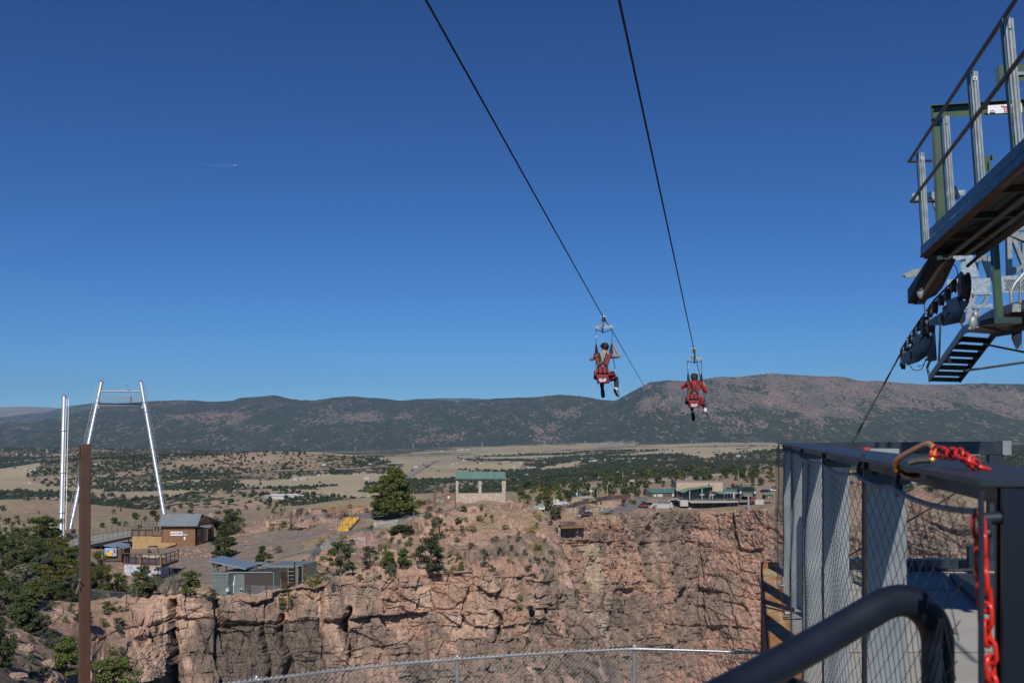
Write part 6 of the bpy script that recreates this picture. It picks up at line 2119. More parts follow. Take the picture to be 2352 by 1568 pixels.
for x,yy in((1345,0),(1380,0),(1430,0),(1500,4),(1455,4)):
 MB().beam(P(dx_(x),dy_(612),Yz+yy),P(dx_(x),dy_(680),Yz+yy),.25,.25).build('post',WOODD,gz)
MB().boxb(P(dx_(1360),dy_(672),Yz+.5),P(dx_(1480),dy_(655),Yz+3)).build('bench_row',WOODD,gz)
Yo=hy(dx_(800),dy_(900),'B')-1
od=thing('canyon_deck',P(dx_(800),dy_(900),Yo),'brown timber lookout deck jutting out over the canyon edge','deck')
m=MB()
plate(m,[(dx_(620),dy_(885),Yo-5),(dx_(1012),dy_(868),Yo-5),(dx_(1015),dy_(840),Yo+8),(dx_(590),dy_(850),Yo+8)],.7)
m.build('floor',WOODB,od)
m=MB()
a,b=P(dx_(620),dy_(884),Yo-5),P(dx_(1012),dy_(867),Yo-5)
for k in range(24):
 p=a.lerp(b,k/23)
 m.beam(p,p+Vector((0,0,1.9)),.16,.16)
for h in(.5,1.1,1.85):
 m.beam(a+Vector((0,0,h)),b+Vector((0,0,h)),.14,.16)
b2=P(dx_(1015),dy_(840),Yo+6)
for h in(.5,1.1,1.85):
 m.beam(b+Vector((0,0,h)),b2+Vector((0,0,h)),.14,.16)
m.build('railing',mat('grey_brown_timber',(.17,.125,.09),.8,0,.2,1),od)
m=MB()
for x in(610,690,785):
 m.beam(P(dx_(x),dy_(860),Yo),P(dx_(x),dy_(795),Yo),.3,.3)
plate(m,[(dx_(580),dy_(797),Yo-1),(dx_(860),dy_(797),Yo-1),(dx_(840),dy_(790),Yo+4),(dx_(575),dy_(790),Yo+4)],.25)
m.build('pergola',WOODD,od)
for x in(870,985):
 m=MB().beam(P(dx_(x),dy_(885),Yo-3),P(dx_(x+4),dy_(1000),Yo-3),.35,.35).beam(P(dx_(x),dy_(915),Yo-3),P(dx_(x+25),dy_(885),Yo-3),.2,.2).beam(P(dx_(x),dy_(915),Yo-3),P(dx_(x-25),dy_(885),Yo-3),.2,.2)
 m.build('support_post',WOODD,od)
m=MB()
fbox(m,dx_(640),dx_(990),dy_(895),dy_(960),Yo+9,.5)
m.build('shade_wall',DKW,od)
m=MB()
fbox(m,dx_(893),dx_(912),dy_(935),dy_(995),Yo-1,.6)
m.build('storage_box',WHITEP,None,label='small white upright box under the lookout deck',cat='box')
sf=thing('sign_frame',P(dx_(930),dy_(750),Yo+30),'tall timber sign frame behind the lookout deck','sign')
Ysf=hy(dx_(930),dy_(752),'B')
m=MB()
for x in(902,958):
 m.beam(P(dx_(x),dy_(755),Ysf),P(dx_(x),dy_(655 if x>940 else 665),Ysf),.3,.3)
m.build('post',WOODD,sf)
MB().boxb(P(dx_(902),dy_(678),Ysf-.1),P(dx_(956),dy_(690),Ysf)).build('board',BLUEP,sf)
utility_cart(dx_(1055),dy_(708),'B',5.6,mat('blue_red_cart',(.10,.05,.08),.5),'dark utility cart with blue load behind the lookout deck',2.9)
PW=mat('yellow_pole',(.40,.31,.17),.9,0,.15,.8)
for x,yb,yt,lb,tf in((520,545,330,'grey pole in front of the white-roofed house',0),(660,545,430,'short pole beside the white-roofed house',0),(895,495,240,'yellowish pole before the door of the tan shed',1),(1130,460,190,'pole with two white transformers beside the tan shed',2),(1238,425,250,'plain pole just right of the tan shed',0),(1406,395,160,'tall yellowish pole above the garden',0),(1675,130,-60,'tallest pole beside the road trees',0)):
 Yq_=hy(dx_(x),dy_(yb),'B')
 s=Yq_/F
 t=thing('utility_pole',P(dx_(x),dy_(yb),Yq_),lb,'pole')
 MB().tube([P(dx_(x),dy_(yb+5),Yq_),P(dx_(x),dy_(yt),Yq_)],[.26,.18],8).build('post',PW if yb<540 else mat('grey_pole',(.16,.14,.12),.9),t,True)
 MB().beam(P(dx_(x)-2.2,dy_(yt+10),Yq_),P(dx_(x)+2.2,dy_(yt+8),Yq_),.14,.16).build('crossarm',WOODD,t)
 for k in range(tf):
  MB().tube([P(dx_(x)+(-2 if k==0 else 2)*(1 if tf>1 else .8),dy_(yt+60),Yq_-.3),P(dx_(x)+(-2 if k==0 else 2)*(1 if tf>1 else .8),dy_(yt+95),Yq_-.3)],.34,10).build('transformer',mat('transformer_white',(.6,.64,.64),.5),t,True)
for px,py,h,lb in((1696,1091,22,'wooden pole beside the road at the upper right of the hall'),(1576,1091,14,'thin pole behind the hall by the two cars')):
 pole(px,py+8,h,lb,.35,True,'B',m_=PW)
for px,py,h in((1060,1128,20),(1195,1136,16),(1023,1130,10),(950,1140,18),(686,1156,14),(765,1150,9)):
 pole(px,py,h,'far wooden power pole on the plain behind the promontory',.3,True,'B',m_=PW)['group']='power poles on the plain'
HOUSES=[(1239,1057,18,'w','w'),(1226,1058,8,'g','w'),(1260,1057,8,'w','r'),(1300,1056,10,'b','r'),(1340,1054,10,'w','w'),(1361,1054,9,'w','w'),(1352,1056,8,'g','g'),(1368,1059,12,'w','w'),(1358,1061,12,'w','g'),(1376,1058,7,'b','r'),(1390,1057,6,'w','w'),(1408,1055,9,'w','w'),(1420,1055,6,'w','w'),(1430,1055,6,'w','g'),(1442,1055,7,'w','w'),(1456,1054,8,'w','w'),(1470,1054,8,'g','w'),(1482,1054,7,'w','g'),(1181,1062,10,'r','w'),(1195,1063,6,'w','w'),(1216,1064,10,'r','r'),(1212,1074,8,'w','w'),(1222,1075,9,'w','g'),(1229,1074,5,'w','w'),(1203,1092,6,'w','w'),(1210,1091,5,'w','w'),(1180,1073,5,'w','w'),(1183,1083,4,'w','w'),(1318,1057,9,'b','b'),(1284,1056,7,'g','r'),(1328,1053,7,'b','b'),(1447,1062,8,'w','g'),(1464,1060,6,'b','r'),(1628,1062,20,'r','r'),(1695,1048,9,'w','w'),(1603,1049,5,'r','r'),(1610,1081,5,'w','w'),(679,1102,10,'w','w'),(700,1102,12,'w','g'),(692,1101,5,'w','w'),(732,1092,5,'w','w'),(843,1100,12,'w','w'),(745,1068,8,'w','w'),(759,1068,5,'b','r'),(618,1062,5,'w','w'),(879,1085,9,'r','r'),(894,1066,5,'w','w'),(910,1068,30,'g','b'),(899,1077,5,'w','w'),(968,1069,4,'w','w'),(955,1073,7,'w','w'),(960,1071,5,'w','g'),(988,1067,5,'w','w'),(978,1075,5,'b','b'),(1104,1064,6,'w','w'),(1163,1063,16,'w','r'),(1128,1058,30,'b','r'),(1052,1034,6,'w','w'),(1060,1033,8,'w','w'),(1075,1033,8,'w','g'),(1015,1037,6,'w','w'),(1148,1067,8,'b','r'),(850,1067,6,'w','w'),(835,1056,6,'g','g'),(876,1058,7,'w','g'),(1050,1064,6,'bl','w'),(1040,1067,5,'w','w'),(1065,1058,7,'w','w'),(1010,1133,14,'b','r'),(1025,1131,12,'g','r'),(640,1143,34,'w','w'),(672,1142,26,'w','w'),(616,1144,14,'w','g'),(690,1143,16,'w','w'),(60,1045,6,'w','w'),(72,1044,5,'w','w'),(60,1081,10,'w','g'),(72,1080,8,'b','w'),(82,1081,12,'w','w'),(102,1081,5,'w','w'),(101,1102,10,'g','g'),(68,1110,6,'w','w'),(220,1067,7,'g','w'),(30,1140,26,'b','b'),(60,1149,12,'b','b'),(395,1047,7,'w','w'),(362,1051,5,'w','w'),(422,1054,6,'g','w'),(532,1068,12,'b','b'),(346,1049,6,'w','r'),(39,1044,5,'w','w'),(109,1037,6,'w','w')]
HC={'w':mat('house_white',(.48,.48,.47),.7),'g':mat('house_grey',(.28,.29,.29),.7),'b':mat('house_brown',(.10,.075,.06),.8),'r':mat('house_red',(.26,.12,.09),.8),'bl':mat('house_blue',(.08,.12,.30),.7)}
names={'w':'white','g':'grey','b':'dark brown','r':'reddish','bl':'blue'}
rs=random.Random(12)
for px,py,wd,rc,wc in HOUSES:
 p=hit(px,py,'B')
 if p is None or p.y<700:
  continue
 s=p.y/F
 Wd=wd*s
 D=min(Wd*.6,10)
 h=min(max(2.3,Wd*.12),3.2)
 zone='in the left part of the valley' if px<560 else('on the plain behind the promontory' if px<760 else('beside the straight valley road' if px<1170 else 'in the far town strip'))
 t=thing('house',p,'tiny %s-walled house with %s roof %s'%(names[wc],names[rc],zone),'house','houses of the valley')
 rz=rs.uniform(-.35,.35)
 R=Matrix.Rotation(rz,3,'Z')
 def w(x,y,z):
  return p+R@Vector((x,y,z))
 MB().hexa([w(-Wd/2,-D/2,-1),w(Wd/2,-D/2,-1),w(Wd/2,D/2,-1),w(-Wd/2,D/2,-1),w(-Wd/2,-D/2,h),w(Wd/2,-D/2,h),w(Wd/2,D/2,h),w(-Wd/2,D/2,h)]).build('wall',HC[wc],t)
 e=.5
 rh=min(D*.2,2)
 MB().add([w(-Wd/2-e,-D/2-e,h),w(Wd/2+e,-D/2-e,h),w(Wd/2+e,D/2+e,h),w(-Wd/2-e,D/2+e,h),w(-Wd/2-e,0,h+rh),w(Wd/2+e,0,h+rh)],[(0,1,5,4),(2,3,4,5),(0,4,3),(1,2,5),(3,2,1,0)]).build('roof',HC[rc],t)
strip('road',[(928,1100),(945,1088),(965,1076),(985,1066),(1005,1058)],[13,13,13,14,14],mat('valley_road_surface',(.24,.21,.19),.9,0,.05,.1),'B',1.0,8)
strip('road',[(560,1083),(700,1080),(820,1077),(900,1070)],[9,9,9,9],mat('brown_track',(.26,.19,.14),.9,0,.05,.1),'B',1.0,8)
strip('road',[(1180,1057),(1280,1056),(1400,1055),(1520,1056)],[16,16,16,14],mat('brown_track',(.26,.19,.14)),'B',1.0,8)
def lattice_tower(px,py,hpx,label,Yq=None):
 p=hit(px,py,'B')if Yq is None else P(px,py,Yq)
 s=p.y/F
 H=hpx*s
 m=MB()
 r=H*.09
 th=.45*s*.6
 for sx in(-1,1):
  for sy in(-1,1):
   m.beam(p+Vector((sx*r,sy*r,0)),p+Vector((sx*r*.2,sy*r*.2,H)),th,th)
 for k in range(5):
  z=H*(k+.5)/5.5
  q=r*(1-.8*z/H)
  m.beam(p+Vector((-q,-q,z)),p+Vector((q,-q,z+H*.12)),th*.7,th*.7).beam(p+Vector((q,-q,z)),p+Vector((-q,-q,z+H*.12)),th*.7,th*.7)
 for z in(.72,.84,.96):
  m.beam(p+Vector((-H*.16,0,H*z)),p+Vector((H*.16,0,H*z)),th,th)
 m.build('lattice_pylon',mat('pylon_steel',(.34,.37,.40),.6,.2),label=label,cat='pylon',group='power pylons at the foot of the mountains',origin=p)
for px,py,h in((949,1030,12),(1107,1027,12),(1250,1024,12),(1344,1025,13),(1455,1020,10),(816,1036,9),(1588,1020,10),(1718,1014,10)):
 lattice_tower(px,py,h,'grey lattice power pylon at the foot of the mountains')
ps=hit(1404,1022,'B')
s_=ps.y/F
m=MB()
rs=random.Random(2)
for k in range(26):
 p=ps+Vector((rs.uniform(-22,24)*s_,rs.uniform(-80,80),0))
 h=rs.uniform(4,10)*s_
 m.beam(p,p+Vector((0,0,h)),.5,.5).beam(p+Vector((0,0,h)),p+Vector((5*s_,0,h)),.4,.4).beam(p+Vector((5*s_,0,0)),p+Vector((5*s_,0,h)),.5,.5)
m.build('substation_frames',mat('pylon_steel',(.34,.37,.40)),label='pale steel gantries of a substation below the mountains',cat='substation',kind='stuff',origin=ps)
strip('substation_yard',[(1376,1023),(1404,1023),(1436,1023)],[60,80,60],mat('pink_yard',(.36,.22,.18),.9,0,.05,.02),'B',1.2,6)
YM=7300
for px,base,top,lb in((1750,858,842,'tall thin radio mast on the mountain ridge, left one'),(1767,858,846,'shorter radio mast on the mountain ridge, right one')):
 MB().tube([P(px,base+3,YM),P(px,top,YM)],[1.6,.6],5).beam(P(px-2,(base+top)/2,YM),P(px+2,(base+top)/2,YM),1.2,1.2).build('radio_mast',mat('mast_white',(.6,.6,.62),.6),label=lb,cat='mast')
m=MB()
fbox(m,1749,1753,856,858.5,YM,20)
m.build('mast_hut',HC['w'],label='tiny white hut at the foot of the ridge-top radio mast',cat='hut')
MB().tube([P(687,1183,183),P(687,1170,183)],.16,8).sphere(P(687.5,1168,183),(.4,.4,.3),10,7).build('viewer',GREYP,None,True,label='coin viewer on a stand at the left end of the terrace',cat='viewer')
CABM=mat('steel_cable',(.014,.014,.016),.7,.1,.2,30)
def cable(pts,r,label,name='zip_line_cable',seg=14):
 fine=[]
 for i in range(len(pts)-1):
  for k in range(seg):
   fine.append(Vector(pts[i]).lerp(Vector(pts[i+1]),k/seg))
 fine.append(Vector(pts[-1]))
 return MB().tube(fine,r,8).build(name,CABM,None,True,label=label,cat='cable')
cable([P(860,-210,7.6),P(978,0,9.3),P(1386,729,26),P(1405,757,30),P(1500,922,70),P(1570,1040,190),P(1613,1112,520)],.0120,'left zip line cable, carrying the rider in the grey striped shirt')
cable([P(1388,-180,7.0),P(1422,0,8.46),P(1594,803,29.7),P(1603,842,33),P(1632,975,70),P(1650,1060,190),P(1661,1108,520)],.0120,'right zip line cable, carrying the rider in the red sweater')
REDN=mat('red_nylon',(.30,.014,.018),.65,0,.15,30,.3,60)
BLKN=mat('black_webbing',(.012,.012,.014),.8,0,.2,40)
SKIN=mat('skin',(.42,.24,.16),.55,0,.08,20)
HAIRB=mat('black_hair',(.008,.007,.007),.55,0,.3,60,.6,120)
HAIRR=mat('dark_brown_hair',(.022,.011,.008),.5,0,.3,60,.6,120)
SHIRT=None
m_=mat('striped_shirt',(.30,.27,.26),.85,0,.08,20)
nt=NT(m_)
tc=nt.n.new('ShaderNodeTexCoord')
sp=nt.n.new('ShaderNodeSeparateXYZ')
nt.l.new(tc.outputs['Object'],sp.inputs[0])
fr_=nt.math('FRACT',nt.math('MULTIPLY',nt.math('ADD',sp.outputs[0],nt.math('MULTIPLY',sp.outputs[2],.15)),38))
nt.l.new(nt.mix(nt.ramp(fr_,.6,.7),(.32,.28,.27,1),(.10,.085,.085,1)),nt.n['Principled BSDF'].inputs['Base Color'])
SHIRT=m_
SWEAT=mat('red_sweater',(.36,.012,.014),.85,0,.12,30,.4,60)
JEANS=mat('dark_jeans',(.025,.028,.038),.85,0,.2,30)
LEGG=mat('black_leggings',(.010,.010,.012),.8,0,.2,30)
SHOEW=mat('white_shoe',(.66,.66,.66),.5,0,.06,20)
SHOESH=mat('shaded_shoe',(.02,.022,.03),.6,0,.2,20)  # dark tone paints the seat's shade onto the left shoe
SOLE=mat('dark_sole',(.03,.03,.032),.7)
ALU=mat('brushed_plate',(.48,.49,.48),.35,.7,.12,20)
PIN=mat('brass_bolt',(.20,.22,.12),.4,.8)
def skinned(name,pts,edges,radii,m,parent=None,sub=2,extra=None,label=None):
 """one continuous surface grown round a skeleton with the Skin modifier"""
 me=bpy.data.meshes.new(name)
 me.from_pydata([tuple(p)for p in pts],edges,[])
 o=bpy.data.objects.new(name,me)
 COL.objects.link(o)
 md=o.modifiers.new('s','SKIN')
 md.use_smooth_shade=True
 for i,v in enumerate(me.skin_vertices[0].data):
  r=radii[i]
  v.radius=(r,r)if not isinstance(r,tuple)else r
  v.use_root=(i==0)
 sb=o.modifiers.new('u','SUBSURF')
 sb.levels=sub
 sb.render_levels=sub
 dg_=bpy.context.evaluated_depsgraph_get()
 dg_.update()
 nm=bpy.data.meshes.new_from_object(o.evaluated_get(dg_))
 bpy.data.objects.remove(o)
 V=[tuple(v.co)for v in nm.vertices]
 Fc=[tuple(p.vertices)for p in nm.polygons]
 bpy.data.meshes.remove(nm)
 mb=MB().add(V,Fc)
 if extra:
  extra(mb)
 return mb.build(name,m,parent,True)
SC=.00229
def rider(Y,ref,kind,labels):
 base=P(ref[0],ref[1],Y)
 def L(u,v,d=0.0):
  return base+Vector((u*SC+.2*d,d,-v*SC))
 A=kind=='A'
 per=thing('person',L(0,0),labels[0],'person')
 hx,hy_=(16,-395)if A else(0,-385)
 J={'pelvis':L(0,-60,.05),'spine':L(-3,-150,-.02),'chest':L(2,-270,-.03),'collar':L(8,-328,.0),'neck':L(12,-352,.02),'head':L(hx+2,hy_+4,.03),'crown':L(hx+4,hy_-26,.04),'lsh':L(-74,-310,0),'rsh':L(84,-312,0),'lel':L(-148,-268,.03)if A else L(-166,-256,.05),'lha':L(-92,-300,.26)if A else L(-98,-290,.28),'rel':L(186,-302,.06)if A else L(160,-190,.05),'rha':L(106,-438,.03)if A else L(118,-330,.03),'rwr':L(120,-412,.035)if A else L(124,-300,.035),'lhip':L(-38,-50,.08),'rhip':L(42,-50,.08),'lkn':L(-40,-62,.46),'rkn':L(128,-72,.44)if A else L(112,-60,.42),'lan':L(-32,62,.40)if A else L(-26,74,.38),'ran':L(138,64,.36)if A else L(150,40,.36),'lto':L(-30,128,.50)if A else L(-20,140,.48),'rto':L(156,128,.50)if A else L(176,66,.52),}
 k=list(J)
 ix={n:i for i,n in enumerate(k)}
 E=[('pelvis','spine'),('spine','chest'),('chest','collar'),('collar','neck'),('neck','head'),('head','crown'),('collar','lsh'),('collar','rsh'),('lsh','lel'),('lel','lha'),('rsh','rel'),('rel','rwr'),('rwr','rha'),('pelvis','lhip'),('pelvis','rhip'),('lhip','lkn'),('rhip','rkn'),('lkn','lan'),('rkn','ran'),('lan','lto'),('ran','rto')]
 s=1.0 if A else .92
 R=dict(pelvis=(.13,.11),spine=(.115,.095),chest=(.145,.10),collar=(.09,.07),neck=.052,head=.082,crown=.078,lsh=.062,rsh=.062,lel=.043,lha=.03,rel=.043,rwr=.028,rha=.030,lhip=.088,rhip=.088,lkn=.062,rkn=.062,lan=.042,ran=.042,lto=.036,rto=.036)
 rad=[]
 for n in k:
  r=R[n]
  rad.append(tuple(x*s for x in r)if isinstance(r,tuple)else r*s)
 def hand(mb):
  h=J['rha']
  for i in range(4):
   z=.03-i*.019
   ln=(.95,1.05,1.0,.8)[i]
   mb.tube([h+Vector((.012,.02,z)),h+Vector((-.022,.035*ln,z+.004)),h+Vector((-.040,.008,z+.002)),h+Vector((-.028,-.026*ln,z-.002)),h+Vector((-.006,-.034*ln,z-.004))],[.0105,.010,.0095,.009,.007],7)
  mb.tube([h+Vector((.014,-.01,-.02)),h+Vector((-.004,-.036,.004)),h+Vector((-.026,-.036,.026))],[.013,.011,.008],7)
  h2=J['lha']
  for i in range(4):
   z=.03-i*.019
   mb.tube([h2+Vector((-.012,.0,z)),h2+Vector((.022,.03,z)),h2+Vector((.04,.0,z)),h2+Vector((.02,-.03,z))],[.0105,.010,.0095,.007],7)
  mb.tube([h2+Vector((-.01,-.01,-.02)),h2+Vector((.01,-.035,.004)),h2+Vector((.03,-.03,.02))],[.013,.011,.008],7)
  c=J['head']
  mb.sphere(c+Vector((-.083*s,.01,.0)),(.012,.022,.032),8,6).sphere(c+Vector((.083*s,.01,.0)),(.012,.022,.032),8,6)
  mb.sphere(c+Vector((.02,.095,-.005)),(.014,.02,.022),8,6).sphere(c+Vector((-.018,.088,.028)),(.014,.008,.008),8,5).sphere(c+Vector((.052,.082,.028)),(.014,.008,.008),8,5).sphere(c+Vector((.02,.086,-.042)),(.024,.008,.007),8,5)
 skinned('body',[J[n]for n in k],[(ix[a],ix[b])for a,b in E],rad,SKIN,per,2,hand)
 top=SHIRT if A else SWEAT
 n2=['spine','chest','collar','lsh','lel','rsh','rel','pelvis']
 pts=[J[n]for n in n2]
 sl=J['rel'].lerp(J['rwr'],.22 if A else .80)
 pts.append(sl)
 ll=J['lel'].lerp(J['lha'],.6)
 pts.append(ll)
 pts.append(J['collar'].lerp(J['neck'],.6))
 e2=[(7,0),(0,1),(1,2),(2,3),(3,4),(2,5),(5,6),(6,8),(4,9),(2,10)]
 r2=[(.128,.108),(.158,.115),(.105,.085),.078,.058,.078,.058,(.14,.12),.05,.05,.066]
 r2=[tuple(x*s for x in r)if isinstance(r,tuple)else r*s for r in r2]
 skinned('shirt' if A else 'sweater',pts,e2,r2,top,per,2)
 c=J['neck']-Vector((0,0,.03))
 if A:
  ring=[c+Vector((math.cos(a)*.072,math.sin(a)*.065,.012*math.sin(a)))for a in[i*PI/6 for i in range(12)]]
  MB().tube(ring,.014,6,closed=True).build('collar',top,per,True)
 n3=['pelvis','lhip','lkn','rhip','rkn']
 pts=[J[n]for n in n3]+[J['lkn'].lerp(J['lan'],.93),J['rkn'].lerp(J['ran'],.93 if A else .80)]
 r3=[(.142,.12),.10,.074,.10,.074,.056 if A else .046,.060 if A else .046]
 r3=[tuple(x*s for x in r)if isinstance(r,tuple)else r*s for r in r3]
 skinned('trousers' if A else 'leggings',pts,[(0,1),(1,2),(0,3),(3,4),(2,5),(4,6)],r3,JEANS if A else LEGG,per,2)
 if not A:
  for an in('lan','ran'):
   q=J[an]
   kn=J['lkn' if an=='lan' else 'rkn']
   dd=(kn-q).normalized()
   MB().tube([q-dd*.02,q+dd*.09],[.046,.048],10).build('sock',SHOEW,per,True)
 for an,to,ms in(('lan','lto',SHOESH),('ran','rto',SHOEW)):
  a,b=J[an],J[to]
  d=(b-a).normalized()
  bv=Vector((0,-1,0))if an=='lan' else Vector((-.8,-.35,-.5))
  back=bv-d*bv.dot(d)
  back.normalize()
  heel=a-d*.045+back*.02
  tip=a+d*.235
  side=d.cross(back).normalized()
  ups,dn=MB(),MB()
  prof=[(-.055,.030,.034),(-.02,.042,.046),(.05,.046,.052),(.12,.047,.046),(.18,.046,.036),(.225,.034,.026),(.245,.012,.014)]
  rings=[]
  nn=12
  for t,wq,hq in prof:
   cc=a+d*t+back*.012
   rings.append([cc+side*math.cos(2*PI*j/nn)*wq-back*(math.sin(2*PI*j/nn)*hq)for j in range(nn)])
  vs=[v for r_ in rings for v in r_]
  fs=[(i*nn+j,i*nn+(j+1)%nn,(i+1)*nn+(j+1)%nn,(i+1)*nn+j)for i in range(len(prof)-1)for j in range(nn)]+[tuple(range(nn))[::-1],tuple(range((len(prof)-1)*nn,len(prof)*nn))]
  ups.add(vs,fs)
  sh=ups.build('shoe',ms,per,True)
  out=[]
  for t,wq,hq in prof:
   out.append((t,wq*1.12,hq))
  lp=[a+d*t+side*wq+back*(.012+hq*.72)for t,wq,hq in out]+[a+d*t-side*wq+back*(.012+hq*.72)for t,wq,hq in reversed(out)]
  dn.prism(lp,back*.026)
  dn.build('sole',SOLE if ms is SHOEW or True else SHOEW,sh)
  if ms is SHOEW:
   wl=[a+d*t+side*wq*1.03+back*(.006+hq*.66)for t,wq,hq in out]+[a+d*t-side*wq*1.03+back*(.006+hq*.66)for t,wq,hq in reversed(out)]
   MB().prism(wl,back*.012).build('midsole',SHOEW,sh)
   MB().tube([a+d*.02+side*.047,a+d*.08+side*.052-back*.01,a+d*.10+side*.05+back*.02],.009,6).tube([a+d*.0-side*.045+back*.01,a+d*.06-side*.05-back*.01],.01,6).build('dark_stripe',SOLE,sh,True)
 c=J['head'].lerp(J['crown'],.45)
 rng=np.random.default_rng(3 if A else 4)
 bm=bmesh.new()
 bmesh.ops.create_icosphere(bm,subdivisions=4,radius=1)
 V=np.array([v.co[:]for v in bm.verts])
 Fa=[tuple(q.index for q in f.verts)for f in bm.faces]
 bm.free()
 nz=fbm(V[:,0]*3+5,V[:,1]*3,V[:,2]*5,4,3 if A else 9)
 nz2=fbm(V[:,0]*9,V[:,1]*9,V[:,2]*3,3,31)
 if A:
  sc_=np.array([.100,.110,.112])*(1+.16*nz+.07*nz2)[:,None]
  V2=V*sc_
  V2[:,2]+=.022
  V2[:,0]-=.012*(V[:,2]>.4)
  V2[:,2]=np.where(V[:,2]<-.35,V2[:,2]*1.02,V2[:,2])
  V2[:,0]=np.where(V[:,2]<-.2,V2[:,0]*.8,V2[:,0])
  V2[:,1]=np.where((V[:,1]>.5)&(V[:,2]<.45),V2[:,1]*.55,V2[:,1])
 else:
  sc_=np.array([.108,.118,.112])*(1+.08*nz+.05*nz2)[:,None]
  V2=V*sc_
  tail=np.clip(-V[:,2],0,1)*(V[:,1]<.35)
  V2[:,2]-=tail*.13
  V2[:,0]*=(1-.25*tail)
  V2[:,1]=np.where((V[:,1]>.5)&(V[:,2]<.45),V2[:,1]*.55,V2[:,1])
  V2[:,2]+=.012
 mb=MB().add([c+Vector(v)for v in V2],Fa)
 for i in range(60):
  a=rng.uniform(0,2*PI)
  e=rng.uniform(.05,1.2)
  dv=Vector((math.cos(a)*math.cos(e),math.sin(a)*math.cos(e),math.sin(e)))
  p0=c+dv*.10
  mb.tube([p0,p0+dv*.018+Vector((rng.uniform(-.02,.02),0,rng.uniform(-.01,.02))),p0+dv*rng.uniform(.02,.04)+Vector((-.02 if A else rng.uniform(-.05,0),0,rng.uniform(-.03,.012)))],[.006,.004,.0015],4,False)
 mb.build('hair',HAIRB if A else HAIRR,per,True)
 hr=thing('zip_harness',L(0,0),labels[1],'harness')
 yb_=-.145
 def pad(pts,d0,th,m,nm,par=hr,curve=.0):
  n=len(pts)
  c_u=sum(p[0]for p in pts)/n
  f=[L(u,v,d0+curve*((u-c_u)/80.0)**2)for u,v in pts]
  return MB().prism(f,(0,th,0)).build(nm,m,par,bevel=.006)
 pad([(-66,-190),(62,-190),(66,-150),(82,-120),(80,-82),(-88,-82),(-92,-120),(-70,-150)],yb_,.05,REDN,'back_pad')
 pad([(-98,-330),(-76,-330),(-46,-246),(-8,-205),(62,-205),(62,-185),(-66,-185)],yb_+.004,.035,REDN,'shoulder_strap')
 pad([(98,-330),(76,-330),(44,-246),(6,-212),(0,-185),(60,-185),(64,-205)],yb_+.008,.030,REDN,'shoulder_strap')
 def band(pts,wd,d0,nm='webbing',m=BLKN,th=.006):
  mb_=MB()
  for(a_,b_)in zip(pts[:-1],pts[1:]):
   mb_.beam(L(a_[0],a_[1],d0+(a_[2]if len(a_)>2 else 0)),L(b_[0],b_[1],d0+(b_[2]if len(b_)>2 else 0)),wd*SC,th,up=(0,1,0))
  return mb_.build(nm,m,hr)
 band([(-44,-338,.03),(0,-205)],16,yb_-.006)
 band([(44,-338,.03),(4,-205)],16,yb_-.010)
 band([(-104,-330,.02),(-72,-246),(-60,-190)],9,yb_-.004)
 band([(104,-330,.02),(72,-246),(60,-190)],9,yb_-.004)
 band([(-62,-330,.02),(-30,-240),(-24,-190)],7,yb_-.004)
 band([(64,-330,.02),(32,-240),(24,-190)],7,yb_-.004)
 band([(-68,-198),(64,-198)],22,yb_-.014)
 for u in(-48,0,46):
  band([(u,-190),(u,-92)],16,yb_-.010)
 for u in(-64,62):
  MB().beam(L(u,-210,yb_-.02),L(u,-184,yb_-.02),.012,.006,up=(0,1,0)).build('buckle',ALU,hr)
 MB().boxb(L(-12,-194,yb_-.022),L(14,-182,yb_-.014)).build('buckle',ALU,hr)
 band([(-98,-112,.06),(-62,-104),(60,-104),(130 if A else 96,-122,.10)],24,yb_-.010)
 st_=MB()
 f0=[L(u,v,yb_-.03)for u,v in((-70,-90),(66,-90),(74,-30),(76,-4),(-52,8),(-58,-20))]
 st_.prism(f0,(0,.24,0))
 st_.build('seat',REDN,hr,bevel=.012)
 mbw=MB()
 mbw.prism([L(u,v,.02)for u,v in((64,-118),(98,-142),(140,-112),(142,-76),(120,-50),(78,-36),(66,-60))],(0,.22,0))
 mbw.build('thigh_flap',REDN,hr,bevel=.01)
 mbw=MB()
 mbw.prism([L(u,v,.02)for u,v in((-66,-118),(-98,-142),(-104,-74),(-104,-52),(-60,-32))],(0,.22,0))
 mbw.build('thigh_flap',BLKN,hr,bevel=.01)
 band([(-100,-122,.10),(-66,-100,.02)],10,yb_+.06,m=REDN,th=.02)
 band([(62,-84,.0),(142,-92,.16)],8,yb_+.0)
 band([(-56,-56),(70,-56)],5,yb_-.036)
 band([(-52,-56),(-40,-8)],4,yb_-.036)
 band([(66,-56),(44,-10)],4,yb_-.036)
 pp=MB().prism([L(u,v,yb_-.040)for u,v in((-46,-46),(-20,-50),(0,-44),(44,-52),(36,-14),(-26,-6))],(0,.006,0))
 pa_=pp.build('patch',mat('silver_patch',(.55,.56,.58),.35,.2,.12,40,.4,80),hr)
 MB().prism([L(u,v,yb_-.044)for u,v in((-14,-34),(-6,-42),(2,-42),(12,-34),(6,-36),(-2,-38))],(0,.004,0)).build('patch_mark',REDP,pa_)
 MB().beam(L(-12,-29,yb_-.043),L(12,-30,yb_-.043),.004,.004).build('patch_mark',NAVY,pa_)
 lx,rx=(-86,106)if A else(-90,98)
 t_l,t_r=L(-85,-618,-.01),L(103,-610,-.01)
 if not A:
  t_l,t_r=L(-92,-618,-.01),L(96,-618,-.01)
